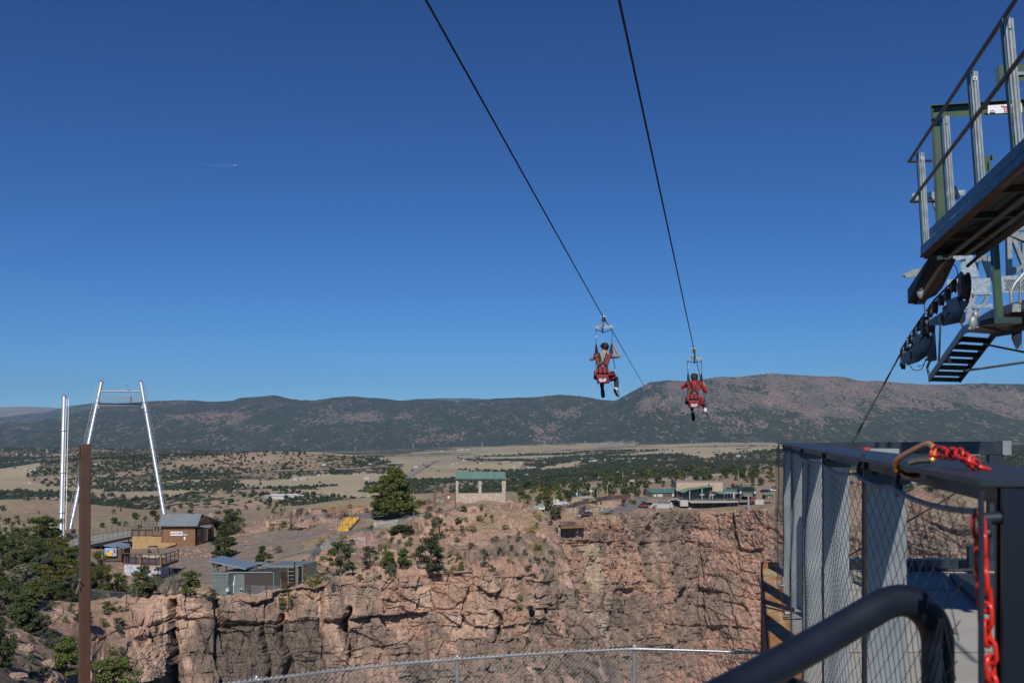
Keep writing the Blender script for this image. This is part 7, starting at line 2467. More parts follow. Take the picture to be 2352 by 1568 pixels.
 for i,(tp,u)in enumerate(((t_l,-80),(t_r,98))):
  sgn=-1 if u<0 else 1
  MB().beam(tp,L(u,-444,-.02),.013,.022).build('lifting_strap',BLKN,hr)
  v1=L(u+(-12 if sgn<0 else -22),-356 if sgn<0 else -340,-.02)
  v2=L(u+(30 if sgn<0 else 20),-330,-.02)
  MB().prism([L(u-5,-446,-.05),L(u+5,-446,-.05),L(u+(30 if sgn<0 else 16),-345,-.07),L(u+(28 if sgn<0 else 10),-330,-.08),L(u+(-10 if sgn<0 else -28),-330,-.08),L(u-(10 if sgn<0 else 24),-380,-.06)],(0,.045,0)).build('strap_sleeve',BLKN,hr)
  MB().beam(L(u-4 if sgn<0 else u+6,-338,.0),L(-90 if sgn<0 else 130,-165,.12),.012,.018).build('side_strap',BLKN,hr)
  q=L(-90 if sgn<0 else 130,-160,.12)
  MB().tube([q+Vector((math.cos(t)*.014,0,math.sin(t)*.02))for t in[j*PI/5 for j in range(10)]],.004,5,closed=True).build('ring',ALU,hr,True)
 MB().boxb(L(-83,-540,-.03),L(-76,-520,-.02)).build('strap_tag',WHITEP,hr)
 tz=745 if A else 752
 tr_=thing('zip_trolley',L(8,-tz),labels[2],'trolley')
 bm_=MB().prism([L(u,v,-.01)for u,v in((-90,-652),(-60,-656),(-32,-660),(-18,-672),(0,-676),(22,-674),(36,-660),(112,-652),(110,-628),(60,-630),(20,-622),(-20,-624),(-90,-624))],(0,.008,0))
 bar=bm_.build('spreader_bar',ALU,tr_)
 MB().beam(L(-44,-652,-.014),L(-30,-626,-.014),.018,.003).build('dark_mark',BLKN,bar)
 wb=MB()
 tl_,tr2=L(-84,-606,-.01),L(104,-606,-.01)
 mid=L(8,-572 if A else -588,-.015)
 for a_,b_ in((tl_,L(-44,-592,-.01)),(L(-44,-592,-.01),mid),(mid,L(50,-592,-.01)),(L(50,-592,-.01),tr2)):
  wb.beam(a_,b_,.008,.022)
 wb.beam(L(8,-676,-.02),L(-10 if A else 2,-620,-.03),.07*.9,.01).beam(L(-10 if A else 2,-620,-.03),L(-4 if A else 6,-570,-.02),.045,.01)
 wb.build('webbing',BLKN,tr_)
 for u in(-85,104):
  q=L(u,-616,-.01)
  MB().tube([q+Vector((math.cos(t)*.012,0,math.sin(t)*.022))for t in[j*PI/5 for j in range(10)]],.004,5,closed=True).build('shackle',ALU,tr_,True)
 q=L(10,-698,-.0)
 MB().tube([q+Vector((math.cos(t)*.026,0,math.sin(t)*.05))for t in[j*PI/8 for j in range(16)]],.006,6,closed=True).build('carabiner',ALU,tr_,True)
 ct=P(1386.5,730,26)if A else P(1594,803.5,29.7)
 cd=((P(1405,757,30)-P(1386,729,26))if A else(P(1603,842,33)-P(1594,803,29.7))).normalized()
 pl=MB()
 up_=Vector((0,0,1))-cd*cd.z
 up_.normalize()
 sd_=cd.cross(up_).normalized()
 for sg in(-.03,.03):
  pl.prism([ct+sd_*sg-cd*.13+up_*.03,ct+sd_*sg+cd*.13+up_*.03,ct+sd_*sg+cd*.05-up_*.13,ct+sd_*sg-cd*.05-up_*.13],sd_*.008)
 pl.build('side_plate',BLACKM,tr_)
 for t in(-.09,.09):
  cq=ct+cd*t+up_*.022
  MB().tube([cq-sd_*.025,cq+sd_*.025],.032,14).build('wheel',ALU,tr_,True)
  MB().tube([cq-sd_*.08,cq+sd_*.08],.010,8).build('axle_bolt',PIN,tr_,True)
 for t in(-.02,.06):
  cq=ct+cd*t-up_*.05
  MB().tube([cq-sd_*.07,cq+sd_*.07],.008,8).build('axle_bolt',PIN,tr_,True)
 MB().beam(ct-up_*.12,L(10,-715),.03,.02).build('link_strap',BLKN,tr_)
rider(26.0,(1385.7,879.3),'A',('person with black hair in a grey striped shirt, riding the left zip line','red and black sit harness holding the rider in the striped shirt','trolley and grey spreader bar on the left zip line above the striped-shirt rider'))
rider(29.7,(1594.6,935.7),'B',('person with brown hair in a red sweater, riding the right zip line','red and black sit harness holding the rider in the red sweater','trolley and grey spreader bar on the right zip line above the red-sweater rider'))
VPX=1717.0
def G(px,py,Lt=2.283):
 return P(px,py,F*Lt/(px-VPX))
DKG=mat('dark_green_steel',(.030,.055,.055),.45,.3,.15,3)
GRNS=mat('green_painted_steel',(.050,.090,.052),.5,.1,.12,3)
BLUS=mat('blue_grey_steel',(.018,.034,.055),.4,.4,.15,4)
RAILM=mat('brown_black_rail',(.055,.045,.045),.4,.5,.2,6)
GALD=mat('dull_galvanised',(.26,.295,.305),.52,.45,.22,9)
BROWNU=mat('brown_bounce_steel',(.075,.042,.034),.75,0,.2,3)  # brown mixes in the light reflected up onto these undersides
U_=Vector((.2366,1,0)).normalized()
V_=Vector((1,-.2366,0)).normalized()
cw=thing('catwalk',G(2118,591),'dark steel catwalk with grated floor and sloping handrails, high at the upper right','catwalk')
def ext(a,b,t):
 return a+(b-a)*t
hA,hB=G(2088,371),G(2333,0)
mA,mB=G(2093,463),G(2352,122)
o=MB().tube([hA,ext(hA,hB,1.0),ext(hA,hB,1.8)],.0215,12).tube([hA,P(2140,369,hA.y)],.019,10).sphere(hA,.0215,10,6).build('handrail',RAILM,cw,True)
MB().tube([mA,ext(mA,mB,1.0),ext(mA,mB,1.9)],.0215,12).tube([mA,P(2146,461,mA.y)],.019,10).sphere(mA,.0215,10,6).build('midrail',RAILM,cw,True)
POSTS=[((2108,352),(2121,578)),((2163,268),(2179,512)),((2226,166),(2247,455)),((2304,44),(2333,378)),((2440,-170),(2475,250))]
for(ax,ay),(bx,by)in POSTS:
 Y0=F*2.30/((ax+bx)/2-VPX)
 a,b=P(ax,ay,Y0),P(bx,by,Y0)
 w_=.075
 mb=MB()
 n=6
 mb.beam(a+V_*.045,b+V_*.045,w_,.012,up=(0,1,0))
 mb.tube([a+V_*.045-U_*.002,b+V_*.045-U_*.002],.022,10)
 po=mb.build('post',GALD,cw,True)
 MB().beam(a+V_*-.006+U_*.03,b+V_*-.006+U_*.03,.012,.085,up=tuple(U_)).build('side_flange',DKG,po)  # dark green also paints in the shade of the post's left face
 t=.13 if ay>300 or ay==166 else .1
 if ay in(352,166):
  q=a.lerp(b,.06)
  MB().box(q+V_*.045-U_*.028,(.034,.004,.036)).build('reflector',mat('white_reflector',(.8,.8,.8),.4),po)
  MB().sphere(q+V_*.045-U_*.034,(.009,.006,.010),8,6).build('bolt',BLACKM,po,True)
 else:
  q=a.lerp(b,.08)
  MB().sphere(q+V_*.045-U_*.024,(.011,.004,.008),10,6).build('bolt_hole',BLACKM,po,True)
 MB().boxb(b+V_*-.03-U_*.02+Vector((0,0,-.05)),b+V_*.10+U_*.02+Vector((0,0,.06))).build('base_bracket',DKG,po)
tA,tB=G(2135,536),G(2285,395)
MB().beam(tA,ext(tA,tB,3.2),.008,.10).build('toe_board',mat('toe_board_steel',(.05,.06,.07),.4,.5),cw)
fA,fB=G(2119,577),G(2336,384)
MB().beam(fA,ext(fA,fB,2.2),.05,.12).build('edge_beam',BLUS,cw)
gA,gB=G(2122,590),G(2342,392)
MB().beam(gA,ext(gA,gB,2.2),.10,.012).build('lower_flange',BROWNU,cw)
R_L=2.96
hA2,hB2=P(2249,573,12.7),P(2352,494,F*R_L/(2352-VPX))
MB().beam(hA2,ext(hA2,hB2,3.0),.09,.16).build('right_beam',BROWNU,cw)
MB().beam(gA+Vector((0,0,.02)),hA2+Vector((0,0,.02)),.06,.09).build('end_beam',DKG,cw)
gr_=MB()
dl=(gB-gA)
Ltot=dl.length*2.0
dn_=dl.normalized()
wid=(hA2-gA)
wid=V_*.60
nb=int(Ltot/.026)
for k in range(nb):
 a=gA+dn_*(k*.026)+Vector((0,0,.085))
 gr_.beam(a,a+wid,.0035,.024)
for k in range(7):
 a=gA+V_*(.05+k*.09)+Vector((0,0,.085))
 gr_.beam(a,a+dn_*Ltot,.004,.02)
gr_.build('floor_grating',mat('black_grating',(.03,.03,.033),.5,.5),cw)
for k in range(7):
 a=gA+dn_*(k*1.25+.05)+Vector((0,0,.03))
 MB().beam(a,a+wid,.05,.07).build('cross_bearer',BROWNU if k%2 else DKG,cw)
for k,t in enumerate((.32,.5)):
 a=gA+V_*t+Vector((0,0,.02))
 MB().beam(a,a+dn_*Ltot,.07,.05).build('stringer',DKG,cw)
MB().tube([P(2158,592,12.8),P(2182,594,12.8)],.012,6).box(P(2158,592,12.7),(.06,.01,.05)).build('end_plate',WHITEP,cw)
f1=thing('portal_frame',P(2150,500,14.5),'green I-beam portal frame with a white load sign on its crossbeam','frame')
Y1=14.5
def ibeam(mb,a,b,h,w,up):
 a,b,up=Vector(a),Vector(b),Vector(up)
 mb.beam(a,b,.012,h,up=tuple(up))
 mb.beam(a+up*h/2,b+up*h/2,w,.014,up=tuple(up))
 mb.beam(a-up*h/2,b-up*h/2,w,.014,up=tuple(up))
a,b=P(2152,240,Y1),P(2175,560,Y1)
mb=MB()
mb.boxb(P(2141,242,Y1),P(2148,540,Y1+.03))if False else None
mb.hexa([P(2151,560,Y1),P(2158,560,Y1),P(2158,560,Y1+.14),P(2151,560,Y1+.14),P(2137,243,Y1),P(2143.5,240,Y1),P(2143.5,240,Y1+.14),P(2137,243,Y1+.14)])
mb.build('column_flange',DKG,f1)
MB().hexa([P(2158,560,Y1+.06),P(2176,560,Y1+.06),P(2176,560,Y1+.075),P(2158,560,Y1+.075),P(2143.5,240,Y1+.06),P(2161,240,Y1+.06),P(2161,240,Y1+.075),P(2143.5,240,Y1+.075)]).build('column_web',GRNS,f1)
mb=MB()
mb.hexa([P(2143,270,Y1+.05),P(2520,252,Y1+.05),P(2520,252,Y1+.065),P(2143,270,Y1+.065),P(2143,243,Y1+.05),P(2520,216,Y1+.05),P(2520,216,Y1+.065),P(2143,243,Y1+.065)])
mb.build('beam_web',GRNS,f1)
for(y0,y1,nm)in((241,216,'top_flange'),(271,253,'bottom_flange')):
 MB().hexa([P(2141,y0+1.6,Y1-.04),P(2520,y1+1.6,Y1-.04),P(2520,y1+1.6,Y1+.16),P(2141,y0+1.6,Y1+.16),P(2141,y0,Y1-.04),P(2520,y1,Y1-.04),P(2520,y1,Y1+.16),P(2141,y0,Y1+.16)]).build(nm,GRNS,f1)
q=P(2172,275,Y1)
MB().tube([q+Vector((math.cos(t)*.035,0,math.sin(t)*.035-.02))for t in[-PI*.6+j*PI*1.2/9 for j in range(10)]],.010,6).build('lifting_eye',GRNS,f1,True)
ls=thing('load_sign',P(2308,262,Y1-.06),'white load limit sign with red lettering on the green crossbeam','sign')
MB().hexa([P(2269,261.5,Y1-.05),P(2348,258,Y1-.05),P(2348,258,Y1-.045),P(2269,261.5,Y1-.045),P(2269,242.5,Y1-.05),P(2347,237.5,Y1-.05),P(2347,237.5,Y1-.045),P(2269,242.5,Y1-.045)]).build('panel',WHITEP,ls)
text_obj('lettering','Max Load:',P(2318,245.5,Y1-.056),.056,REDP,ls)
text_obj('lettering','2000 kg.',P(2322,254.5,Y1-.056),.064,REDP,ls)
MB().prism([P(2273,257,Y1-.056),P(2279,252,Y1-.056),P(2286,257,Y1-.056),P(2279,254,Y1-.056)],(0,.003,0)).build('logo',REDP,ls)
MB().boxb(P(2273,260,Y1-.056),P(2286,258,Y1-.053)).build('logo',NAVY,ls)
Y2_=11.0
f2=thing('portal_frame',P(2290,190,Y2_),'nearer green steel box beam with an aluminium strip, upper right corner','frame')
MB().hexa([P(2288,190,Y2_),P(2297,196,Y2_),P(2297,196,Y2_+.2),P(2288,190,Y2_+.2),P(2287,158,Y2_),P(2294,148,Y2_),P(2294,148,Y2_+.2),P(2287,158,Y2_+.2)]).build('end_plate',DKG,f2)
MB().hexa([P(2296,190,Y2_),P(2540,174,Y2_),P(2540,174,Y2_+.2),P(2296,190,Y2_+.2),P(2295,150,Y2_),P(2540,132,Y2_),P(2540,132,Y2_+.2),P(2295,150,Y2_+.2)]).build('beam',GRNS,f2)
MB().hexa([P(2318,174,Y2_-.02),P(2540,160,Y2_-.02),P(2540,160,Y2_-.005),P(2318,174,Y2_-.005),P(2318,167,Y2_-.02),P(2540,152,Y2_-.02),P(2540,152,Y2_-.005),P(2318,167,Y2_-.005)]).build('aluminium_strip',ALU,f2)
MB().boxb(P(2320,158,Y2_-.012),P(2325,153,Y2_-.004)).build('yellow_sticker',YEL,f2)
q=P(2331,198,Y2_)
MB().tube([q+Vector((math.cos(t)*.04,0,math.sin(t)*.04))for t in[-PI*.9+j*PI*.9/9 for j in range(10)]],.011,6).build('lifting_eye',GRNS,f2,True)
tq=P(2331,218,Y2_-.2)
MB().sphere(tq,(.018,.018,.018),10,6).tube([tq,P(2352,202,Y2_-.2),P(2400,168,Y2_-.2)],.003,5).build('wire_stay',GALD,None,True,label='thin wire stay with a white end fitting beside the nearest catwalk post',cat='wire')
mb=MB()
mb.hexa([P(2252,395,12.6),P(2278,395,12.6),P(2278,395,12.9),P(2252,395,12.9),P(2250,360,12.6),P(2272,357,12.6),P(2272,357,12.9),P(2250,360,12.9)])
mb.box(P(2278,362,12.5),(.02,.05,.06))
mb.build('junction_box',GRNS,None,label='small green box on the catwalk between two handrail posts',cat='box')
mb=MB().beam(P(2331,330,10.2),P(2333,275,10.2),.02,.02).box(P(2333,284,10.2),(.07,.05,.04)).beam(P(2338,305,10.2),P(2343,330,10.2),.02,.06).sphere(P(2346,317,10.2),(.02,.02,.02),8,6)
mb.build('hook_assembly',GRNS,None,label='green hook and bolt fitting hanging near the load sign',cat='hook')
lg2=thing('support_leg',P(2290,736,13.0),'stout green steel leg between the catwalk and the lower stair','leg')
MB().hexa([P(2284,736,13),P(2291,736,13),P(2291,736,13.2),P(2284,736,13.2),P(2271,520,13),P(2277,520,13),P(2277,520,13.2),P(2271,520,13.2)]).build('flange',DKG,lg2)
MB().hexa([P(2291.2,736,13.05),P(2306,736,13.05),P(2306,736,13.2),P(2291.2,736,13.2),P(2277.2,520,13.05),P(2292,520,13.05),P(2292,520,13.2),P(2277.2,520,13.2)]).build('web',mat('leg_green',(.035,.085,.045),.5,.1),lg2)
MB().boxb(P(2284,742,12.9),P(2312,736.5,13.3)).build('base_plate',DKG,lg2)
mt=thing('galvanised_mast',P(2230,740,15.5),'pale galvanised mast and crossbeam carrying the pulley line','mast')
Ym=15.5
GAL2=mat('spangled_galvanised',(.44,.47,.48),.38,.55,.25,18)
mb=MB().hexa([P(2220,738,Ym),P(2242,738,Ym),P(2242,738,Ym+.25),P(2220,738,Ym+.25),P(2201,560,Ym),P(2224,560,Ym),P(2224,560,Ym+.25),P(2201,560,Ym+.25)])
mb.build('column',GAL2,mt)
MB().prism([P(2225,576,Ym+.1),P(2230,576,Ym+.1),P(2249,632,Ym+.1),P(2248,636,Ym+.1),P(2228,636,Ym+.1)],(0,.02,0)).build('gusset',GAL2,mt)
MB().hexa([P(2172,673,Ym+.05),P(2275,671,Ym+.05),P(2275,671,Ym+.2),P(2172,673,Ym+.2),P(2176,642,Ym+.05),P(2275,638,Ym+.05),P(2275,638,Ym+.2),P(2176,642,Ym+.2)]).build('crossbeam',GAL2,mt)
MB().beam(P(2232,676,Ym),P(2275,675,Ym),.1,.03).build('ledge',GAL2,mt)
MB().beam(P(2232,704,Ym),P(2277,703,Ym),.06,.06).build('cross_tie',GAL2,mt)
MB().beam(P(2186,590,Ym),P(2215,582,Ym),.1,.16).build('stub_beam',GAL2,mt)
MB().hexa([P(2152,700,Ym),P(2168,702,Ym),P(2168,702,Ym+.1),P(2152,700,Ym+.1),P(2155,676,Ym),P(2170,678,Ym),P(2170,678,Ym+.1),P(2155,676,Ym+.1)]).build('bracket',GAL2,mt)
rb=MB().hexa([P(2300,672,Ym),P(2420,668,Ym),P(2420,668,Ym+.1),P(2300,672,Ym+.1),P(2300,634,Ym),P(2420,628,Ym),P(2420,628,Ym+.1),P(2300,634,Ym+.1)])
rb.build('perforated_beam',GAL2,mt)
mb=MB()
for r_ in range(5):
 for c__ in range(14):
  p=P(2311+c__*5+(r_%2)*2.5,644+r_*5.2,Ym-.01)
  mb.box(p,(.016,.006,.02))
mb.build('slot_pattern',BLACKM,mt)
ua=thing('cross_arm',P(2150,450,15),'galvanised cross arm sticking out left behind the catwalk posts','arm')
Ya=15.0
MB().hexa([P(2096,459,Ya),P(2217,448,Ya),P(2217,448,Ya+.12),P(2096,459,Ya+.12),P(2095,444,Ya),P(2217,436,Ya),P(2217,436,Ya+.12),P(2095,444,Ya+.12)]).build('tube',GAL2,ua)
MB().beam(P(2100,461,Ya),P(2150,459,Ya),.06,.06).prism([P(2139,456,Ya),P(2150,452,Ya),P(2157,500,Ya),P(2153,494,Ya)],(0,.04,0)).build('strut',GALD,ua)
mb=MB().beam(P(2192,428,Ya),P(2203,455,Ya),.03,.04).beam(P(2188,433,Ya),P(2193,455,Ya),.05,.05).sphere(P(2190,431,Ya),(.03,.03,.04),8,6).box(P(2192,455,Ya),(.14,.05,.04)).sphere(P(2184,436,Ya),(.02,.02,.02),8,6)
mb.build('clamp',BLUS,ua,True)
ba=thing('steel_boom',P(2150,640,14),'heavy dark box boom slanting down left with a plate lug','boom')
Yb_=14.2
MB().hexa([P(2085,697,Yb_),P(2110,699,Yb_),P(2124,699,Yb_+.3),P(2100,697,Yb_+.3),P(2084.5,665,Yb_),P(2134,590,Yb_-.6),P(2180,588,Yb_-.4),P(2120,668,Yb_+.2)]).build('box_arm',BLUS,ba)
MB().prism([P(2108,698,Yb_-.1),P(2112,672,Yb_-.1),P(2180,590,Yb_-.6),P(2196,596,Yb_-.6),P(2165,660,Yb_-.2),P(2150,678,Yb_-.1)],(0,.12,0)).build('web_plate',BROWNU,ba)
MB().sphere(P(2115,668,Yb_-.15),(.06,.03,.12),12,8).tube([P(2113,660,Yb_-.2),P(2116,660,Yb_-.14)],.035,10).build('pivot_boss',GALD,ba,True)
MB().prism([P(2073,633,Yb_),P(2075,629,Yb_),P(2100,618,Yb_),P(2119,616,Yb_),P(2112,624,Yb_),P(2106,636,Yb_),P(2078,637,Yb_)],(0,.03,0)).build('lug',GALD,ba)
MB().sphere(P(2077.5,633.5,Yb_-.01),(.015,.008,.012),8,6).build('lug_hole',BLACKM,ba,True)
DKG2=mat('blackened_steel',(.022,.028,.034),.5,.3,.2,8)
sv=thing('pulley_train',P(2140,760,14),'row of black rope pulleys in rocker frames slanting down left','pulley')
LS=2.6
RUB=mat('black_rubber',(.018,.018,.02),.6,0,.2,10)
WH=[(2215,659,33,.09),(2191,658,15,.05),(2177,677,17,.05),(2162.6,689,14,.05),(2148,705.5,16,.05),(2136.5,717.7,12,.05),(2125.7,750.5,27,.08),(2139,752,14,.08),(2112,749.5,12,.05),(2102.5,766,12,.05),(2092,780,11,.05),(2082.6,796.7,11,.05),(2073.4,812,11,.05),(2075,838.7,10,.05)]
for px,py,r,wd in WH:
 c=G(px,py,LS)
 rr=r*c.y/F
 w1_=MB()
 n=28
 w1_.tube([c-V_*wd/2,c-V_*wd*.3,c-V_*wd*.3,c+V_*wd*.3,c+V_*wd*.3,c+V_*wd/2],[rr,rr,rr*.86,rr*.86,rr,rr],n,True)
 wh_=w1_.build('sheave',RUB,sv,True)
 MB().tube([c-V_*(wd/2+.012),c-V_*(wd/2+.002)],rr*.72,20).build('hub_plate',mat('rusty_hub',(.10,.07,.06),.6,.3,.3,12),wh_,True)
 MB().tube([c-V_*(wd/2+.04),c-V_*(wd/2+.0)],rr*.16,10).build('axle',GALD,wh_,True)
def g4(x,y):
 return 2058+x/4.877,574.2+y/4.877
def frame_poly(pts,Lt,th,nm,m_,par):
 qq=[G(*g4(x,y),Lt)for x,y in pts]
 return MB().prism(qq,V_*th).build(nm,m_,par)
frame_poly([(368,790),(500,700),(590,640),(560,740),(520,840),(375,845)],2.50,.012,'rocker_plate',DKG2,sv)
frame_poly([(560,570),(680,520),(720,640),(640,700),(580,700)],2.50,.012,'rocker_plate',DKG2,sv)
frame_poly([(520,640),(640,560),(810,570),(730,700),(690,815),(520,850)],2.66,.02,'rocker_body',BLACKM,sv)
frame_poly([(60,1180),(190,1090),(260,1000),(255,1080),(180,1200),(160,1240),(75,1290)],2.50,.012,'rocker_plate',DKG2,sv)
frame_poly([(190,980),(275,930),(280,1000),(230,1060),(200,1060)],2.50,.012,'rocker_plate',DKG2,sv)
frame_poly([(120,1150),(280,990),(400,950),(400,1020),(330,1190),(240,1250),(120,1290)],2.66,.02,'rocker_body',BLACKM,sv)
mb=MB().beam(G(*g4(75,1230),2.66),G(*g4(330,900),2.66),.05,.06).beam(G(*g4(400,840),2.66),G(*g4(700,600),2.66),.05,.06)
mb.build('spine_bar',BLACKM,sv)
for x,y in((497,770),(152,1180),(292,440)):
 c=G(*g4(x,y),2.48)
 MB().sphere(c,(.02,.03,.07),12,8).box(c-U_*.03,(.02,.01,.05)).build('pivot_boss',GALD,sv,True)
mb=MB()
for pts in([(155,1290),(190,1340),(240,1350),(290,1330),(320,1270),(330,1215)],[(240,1290),(265,1305),(310,1280),(345,1215)],[(50,1200),(48,1290),(62,1325)],[(605,150),(660,170),(690,240),(690,290)],[(600,150),(540,200),(545,250),(490,310),(480,350),(515,385)],[(330,540),(315,610),(325,690),(350,720)],[(770,650),(790,660),(785,700),(765,720)],[(800,590),(800,620),(780,640)]):
 mb.tube([G(*g4(x,y),2.55)for x,y in pts],.006,5)
mb.build('control_cable',BLACKM,sv,True)
MB().hexa([G(*g4(365,1230),2.9),G(*g4(460,1230),2.9),G(*g4(460,1230),2.9)+U_*.2,G(*g4(365,1230),2.9)+U_*.2,G(*g4(420,915),2.9),G(*g4(440,915),2.9),G(*g4(440,915),2.9)+U_*.2,G(*g4(420,915),2.9)+U_*.2]).build('side_housing',BLACKM,sv)
tw=mat('twisted_rope',(.035,.028,.028),.7,.2,.2,20)
nt=NT(tw)
bs=nt.n['Principled BSDF']
a,b=G(2222,611,2.6),G(2352,497,2.6)
pts_=[ext(a,b,t*.2)for t in range(11)]
mb=MB().tube(pts_,.016,8)
dd=(b-a).normalized()
s1=dd.cross(Vector((0,0,1))).normalized()
s2=dd.cross(s1)
Lr=(pts_[-1]-pts_[0]).length
for ph in range(4):
 hp=[]
 nn=int(Lr/.02)
 for k in range(nn):
  t=k*.02
  an=t*30+ph*PI/2
  hp.append(a+dd*t+s1*math.cos(an)*.012+s2*math.sin(an)*.012)
 mb.tube(hp,.009,5,False)
mb.build('haul_rope',tw,None,True,label='thick twisted haul rope entering the largest pulley from the upper right',cat='rope')
mb=MB()
rope=[G(*g4(x,y),2.6)for x,y in((735,250),(690,300),(560,430),(430,560),(280,770),(160,945),(60,1110),(40,1180))]
mb.tube(rope,.014,7)
mb.tube([rope[-1],P(2010,920,16.6),P(1955,1022,16.3),P(1880,1160,16)],.0145,8)
mb.build('haul_rope',tw,None,True,label='dark rope running over the small pulleys and down left behind the walkway rail',cat='rope')
lt=thing('lattice_truss',P(2320,640,17),'light galvanised lattice truss at the right edge behind the rope','truss')
Yl=17.0
mb=MB()
def ln(x1,y1,x2,y2,w=.05,Y=Yl,dy=0.0):
 mb.beam(P(x1,y1,Y),P(x2,y2,Y+dy),w,w)
ln(2322,526,2420,523,.08)
ln(2314,555,2420,552)
ln(2316,534,2318,636,.08)
ln(2320,532,2351,610,.07)
ln(2318,534,2420,575,.12)
ln(2350,552,2351,636,.05)
ln(2252,574,2278,645,.07)
ln(2248,560,2240,636,.05)
ln(2318,634,2350,609,.06)
ln(2271,590,2271,640,.05)
ln(2232,744,2268,681,.05)
ln(2238,676,2232,704,.07)
ln(2316,617,2348,616,.05)
ln(2262,571,2250,600,.05)
mb.build('truss_members',GALD,lt)
mb=MB()
mb.tube([P(2352,628,14.5),P(2332,650,14.5),P(2322,668,14.5),P(2323,696,14.5)],.028,8).tube([P(2344,628,14.5),P(2343,696,14.5)],.022,8)
mb.build('handrail',GALD,lt,True)
MB().hexa([P(2325,716,14.5),P(2420,716,14.5),P(2420,716,14.9),P(2325,716,14.9),P(2326,697,14.5),P(2420,695,14.5),P(2420,695,14.9),P(2326,697,14.9)]).build('edge_plate',GAL2,lt)
stt=thing('metal_stair',P(2170,870,20),'dark perforated metal stair descending under the green leg','stair')
Lf=[(2134,870),(2211.6,760),(2277.5,721),(2342,702),(2430,680)]
YL_=[20.5,17.0,15.6,14.6,13.4]
Rt=[(2204.6,871.5),(2285,765),(2331,757),(2365,742),(2450,725)]
YR_=[20.5,17.0,15.6,14.6,13.4]
lp=[P(x,y,Y)for(x,y),Y in zip(Lf,YL_)]
rp=[P(x,y,Y)for(x,y),Y in zip(Rt,YR_)]
for side,m2,nm in((lp,mat('stringer_steel',(.16,.18,.20),.45,.5,.2,8),'stringer'),(rp,BROWNU,'stringer')):
 mb=MB()
 for a,b in zip(side[:-1],side[1:]):
  mb.beam(a,b,.03,.13)
 mb.build(nm,m2,stt)
PERF=mat('perforated_tread',(.022,.022,.024),.6,.2)
for k in range(7):
 t=(k+.3)/7
 a,b=lp[0].lerp(lp[1],t),rp[0].lerp(rp[1],t)
 tr_=MB()
 dvec=Vector((lp[0].x-lp[1].x,lp[0].y-lp[1].y,0)).normalized()
 for j in range(7):
  o_=dvec*(j*.006)+Vector((0,0,-.002-j*.0125))
  tr_.beam(a+o_,b+o_,.16 if j==0 else .012,.0095 if j%3 else .013)
 for j in range(17):
  q=a.lerp(b,(j+.5)/17)
  tr_.beam(q,q+dvec*.04+Vector((0,0,-.078)),.030,.006)
 tr_.build('tread',PERF,stt)
mb=MB()
for(i,j)in((1,2),(2,3),(3,4)):
 for k in range(12):
  t=k/12
  a,b=lp[i].lerp(lp[j],t),rp[i].lerp(rp[j],t)
  mb.beam(a,b,.05,.03)
mb.build('landing_grating',PERF,stt)
mb=MB()
mb.tube([P(2182,832,18.6),P(2176,812,18.6),P(2188,792,18.4),P(2205,783,18.2)],.028,8)
mb.tube([P(2155,850,20),P(2158,800,19.4),P(2160,745,19),P(2155,735,19)],.022,7)
mb.tube([P(2134,862,20.5),P(2130,842,20.5),P(2136,828,20.3),P(2144,826,20.2)],.028,8)
mb.build('handrail',GALD,stt,True)
mb=MB().sphere(P(2235,742,15),(.07,.04,.11),10,7).sphere(P(2240,725,15.2),(.05,.05,.08),10,7).sphere(P(2209,728,14),(.05,.05,.10),10,7).sphere(P(2211,745,15),(.03,.03,.03),8,6).sphere(P(2227,755,15),(.03,.03,.03),8,6).sphere(P(2244,752,15),(.035,.03,.02),8,6).sphere(P(2262,745,15),(.035,.03,.03),8,6).sphere(P(2279,738,14.5),(.035,.03,.03),8,6)
mb.build('fitting',GALD,stt,True)
rb_=thing('striped_board',P(2336,800,15),'small dark red board with white curved stripes hanging under the stair','board')
MB().prism([P(2324,763,15),P(2347,763,15),P(2346.5,800,15),P(2333,799,15),P(2324,777,15)],(0,.01,0)).build('panel',mat('dark_red_panel',(.06,.008,.012),.6),rb_)
mb=MB()
for k in range(7):
 y0=771+k*5
 x0=2327+max(0,(k-1))*1.2
 mb.tube([P(x0,y0+3-(0 if k<6 else 2),14.98),P((x0+2344.5)/2,y0-1.5,14.98),P(2344.5,y0-5,14.98)],.008,5)
mb.build('white_stripe',WHITEP,rb_,True)
MB().beam(P(2305,762,15),P(2347,762.5,15),.02,.012).build('hanger',BLACKM,rb_)
for(x1,y1,x2,y2,m3,lb)in((2265,791,2440,826,BLACKM,'dark brace tube running right from the middle of the metal stair'),(2218,851,2440,819,GALD,'pale brace tube running right from the foot of the metal stair')):
 MB().tube([P(x1,y1,18.5),P(x2,y2,16)],.020 if m3 is BLACKM else .022,8).build('brace_tube',m3,None,True,label=lb,cat='tube')
DX=.2396
def S(Lt,Y,z):
 return Vector((DX*Y+Lt,Y,z))
STEELB=mat('blue_black_steel',(.045,.055,.07),.45,.6,.2,6)
STEELG=mat('grey_primed_steel',(.29,.31,.32),.5,.45,.14,5)
NAVYS=mat('navy_pipe_paint',(.0045,.009,.020),.55,.0,.25,9)
Z0,ZF=-.049,-1.36
wr=thing('walkway_railing',S(.36,5,ZF),'flat steel top rail on wide posts running away along the walkway, lower right','railing')
MB().hexa([S(.27,1.17,Z0-.008),S(.46,1.17,Z0-.008),S(.46,10.15,Z0-.008),S(.27,10.15,Z0-.008),S(.27,1.17,Z0),S(.46,1.17,Z0),S(.46,10.15,Z0),S(.27,10.15,Z0)]).build('top_rail',STEELB,wr)
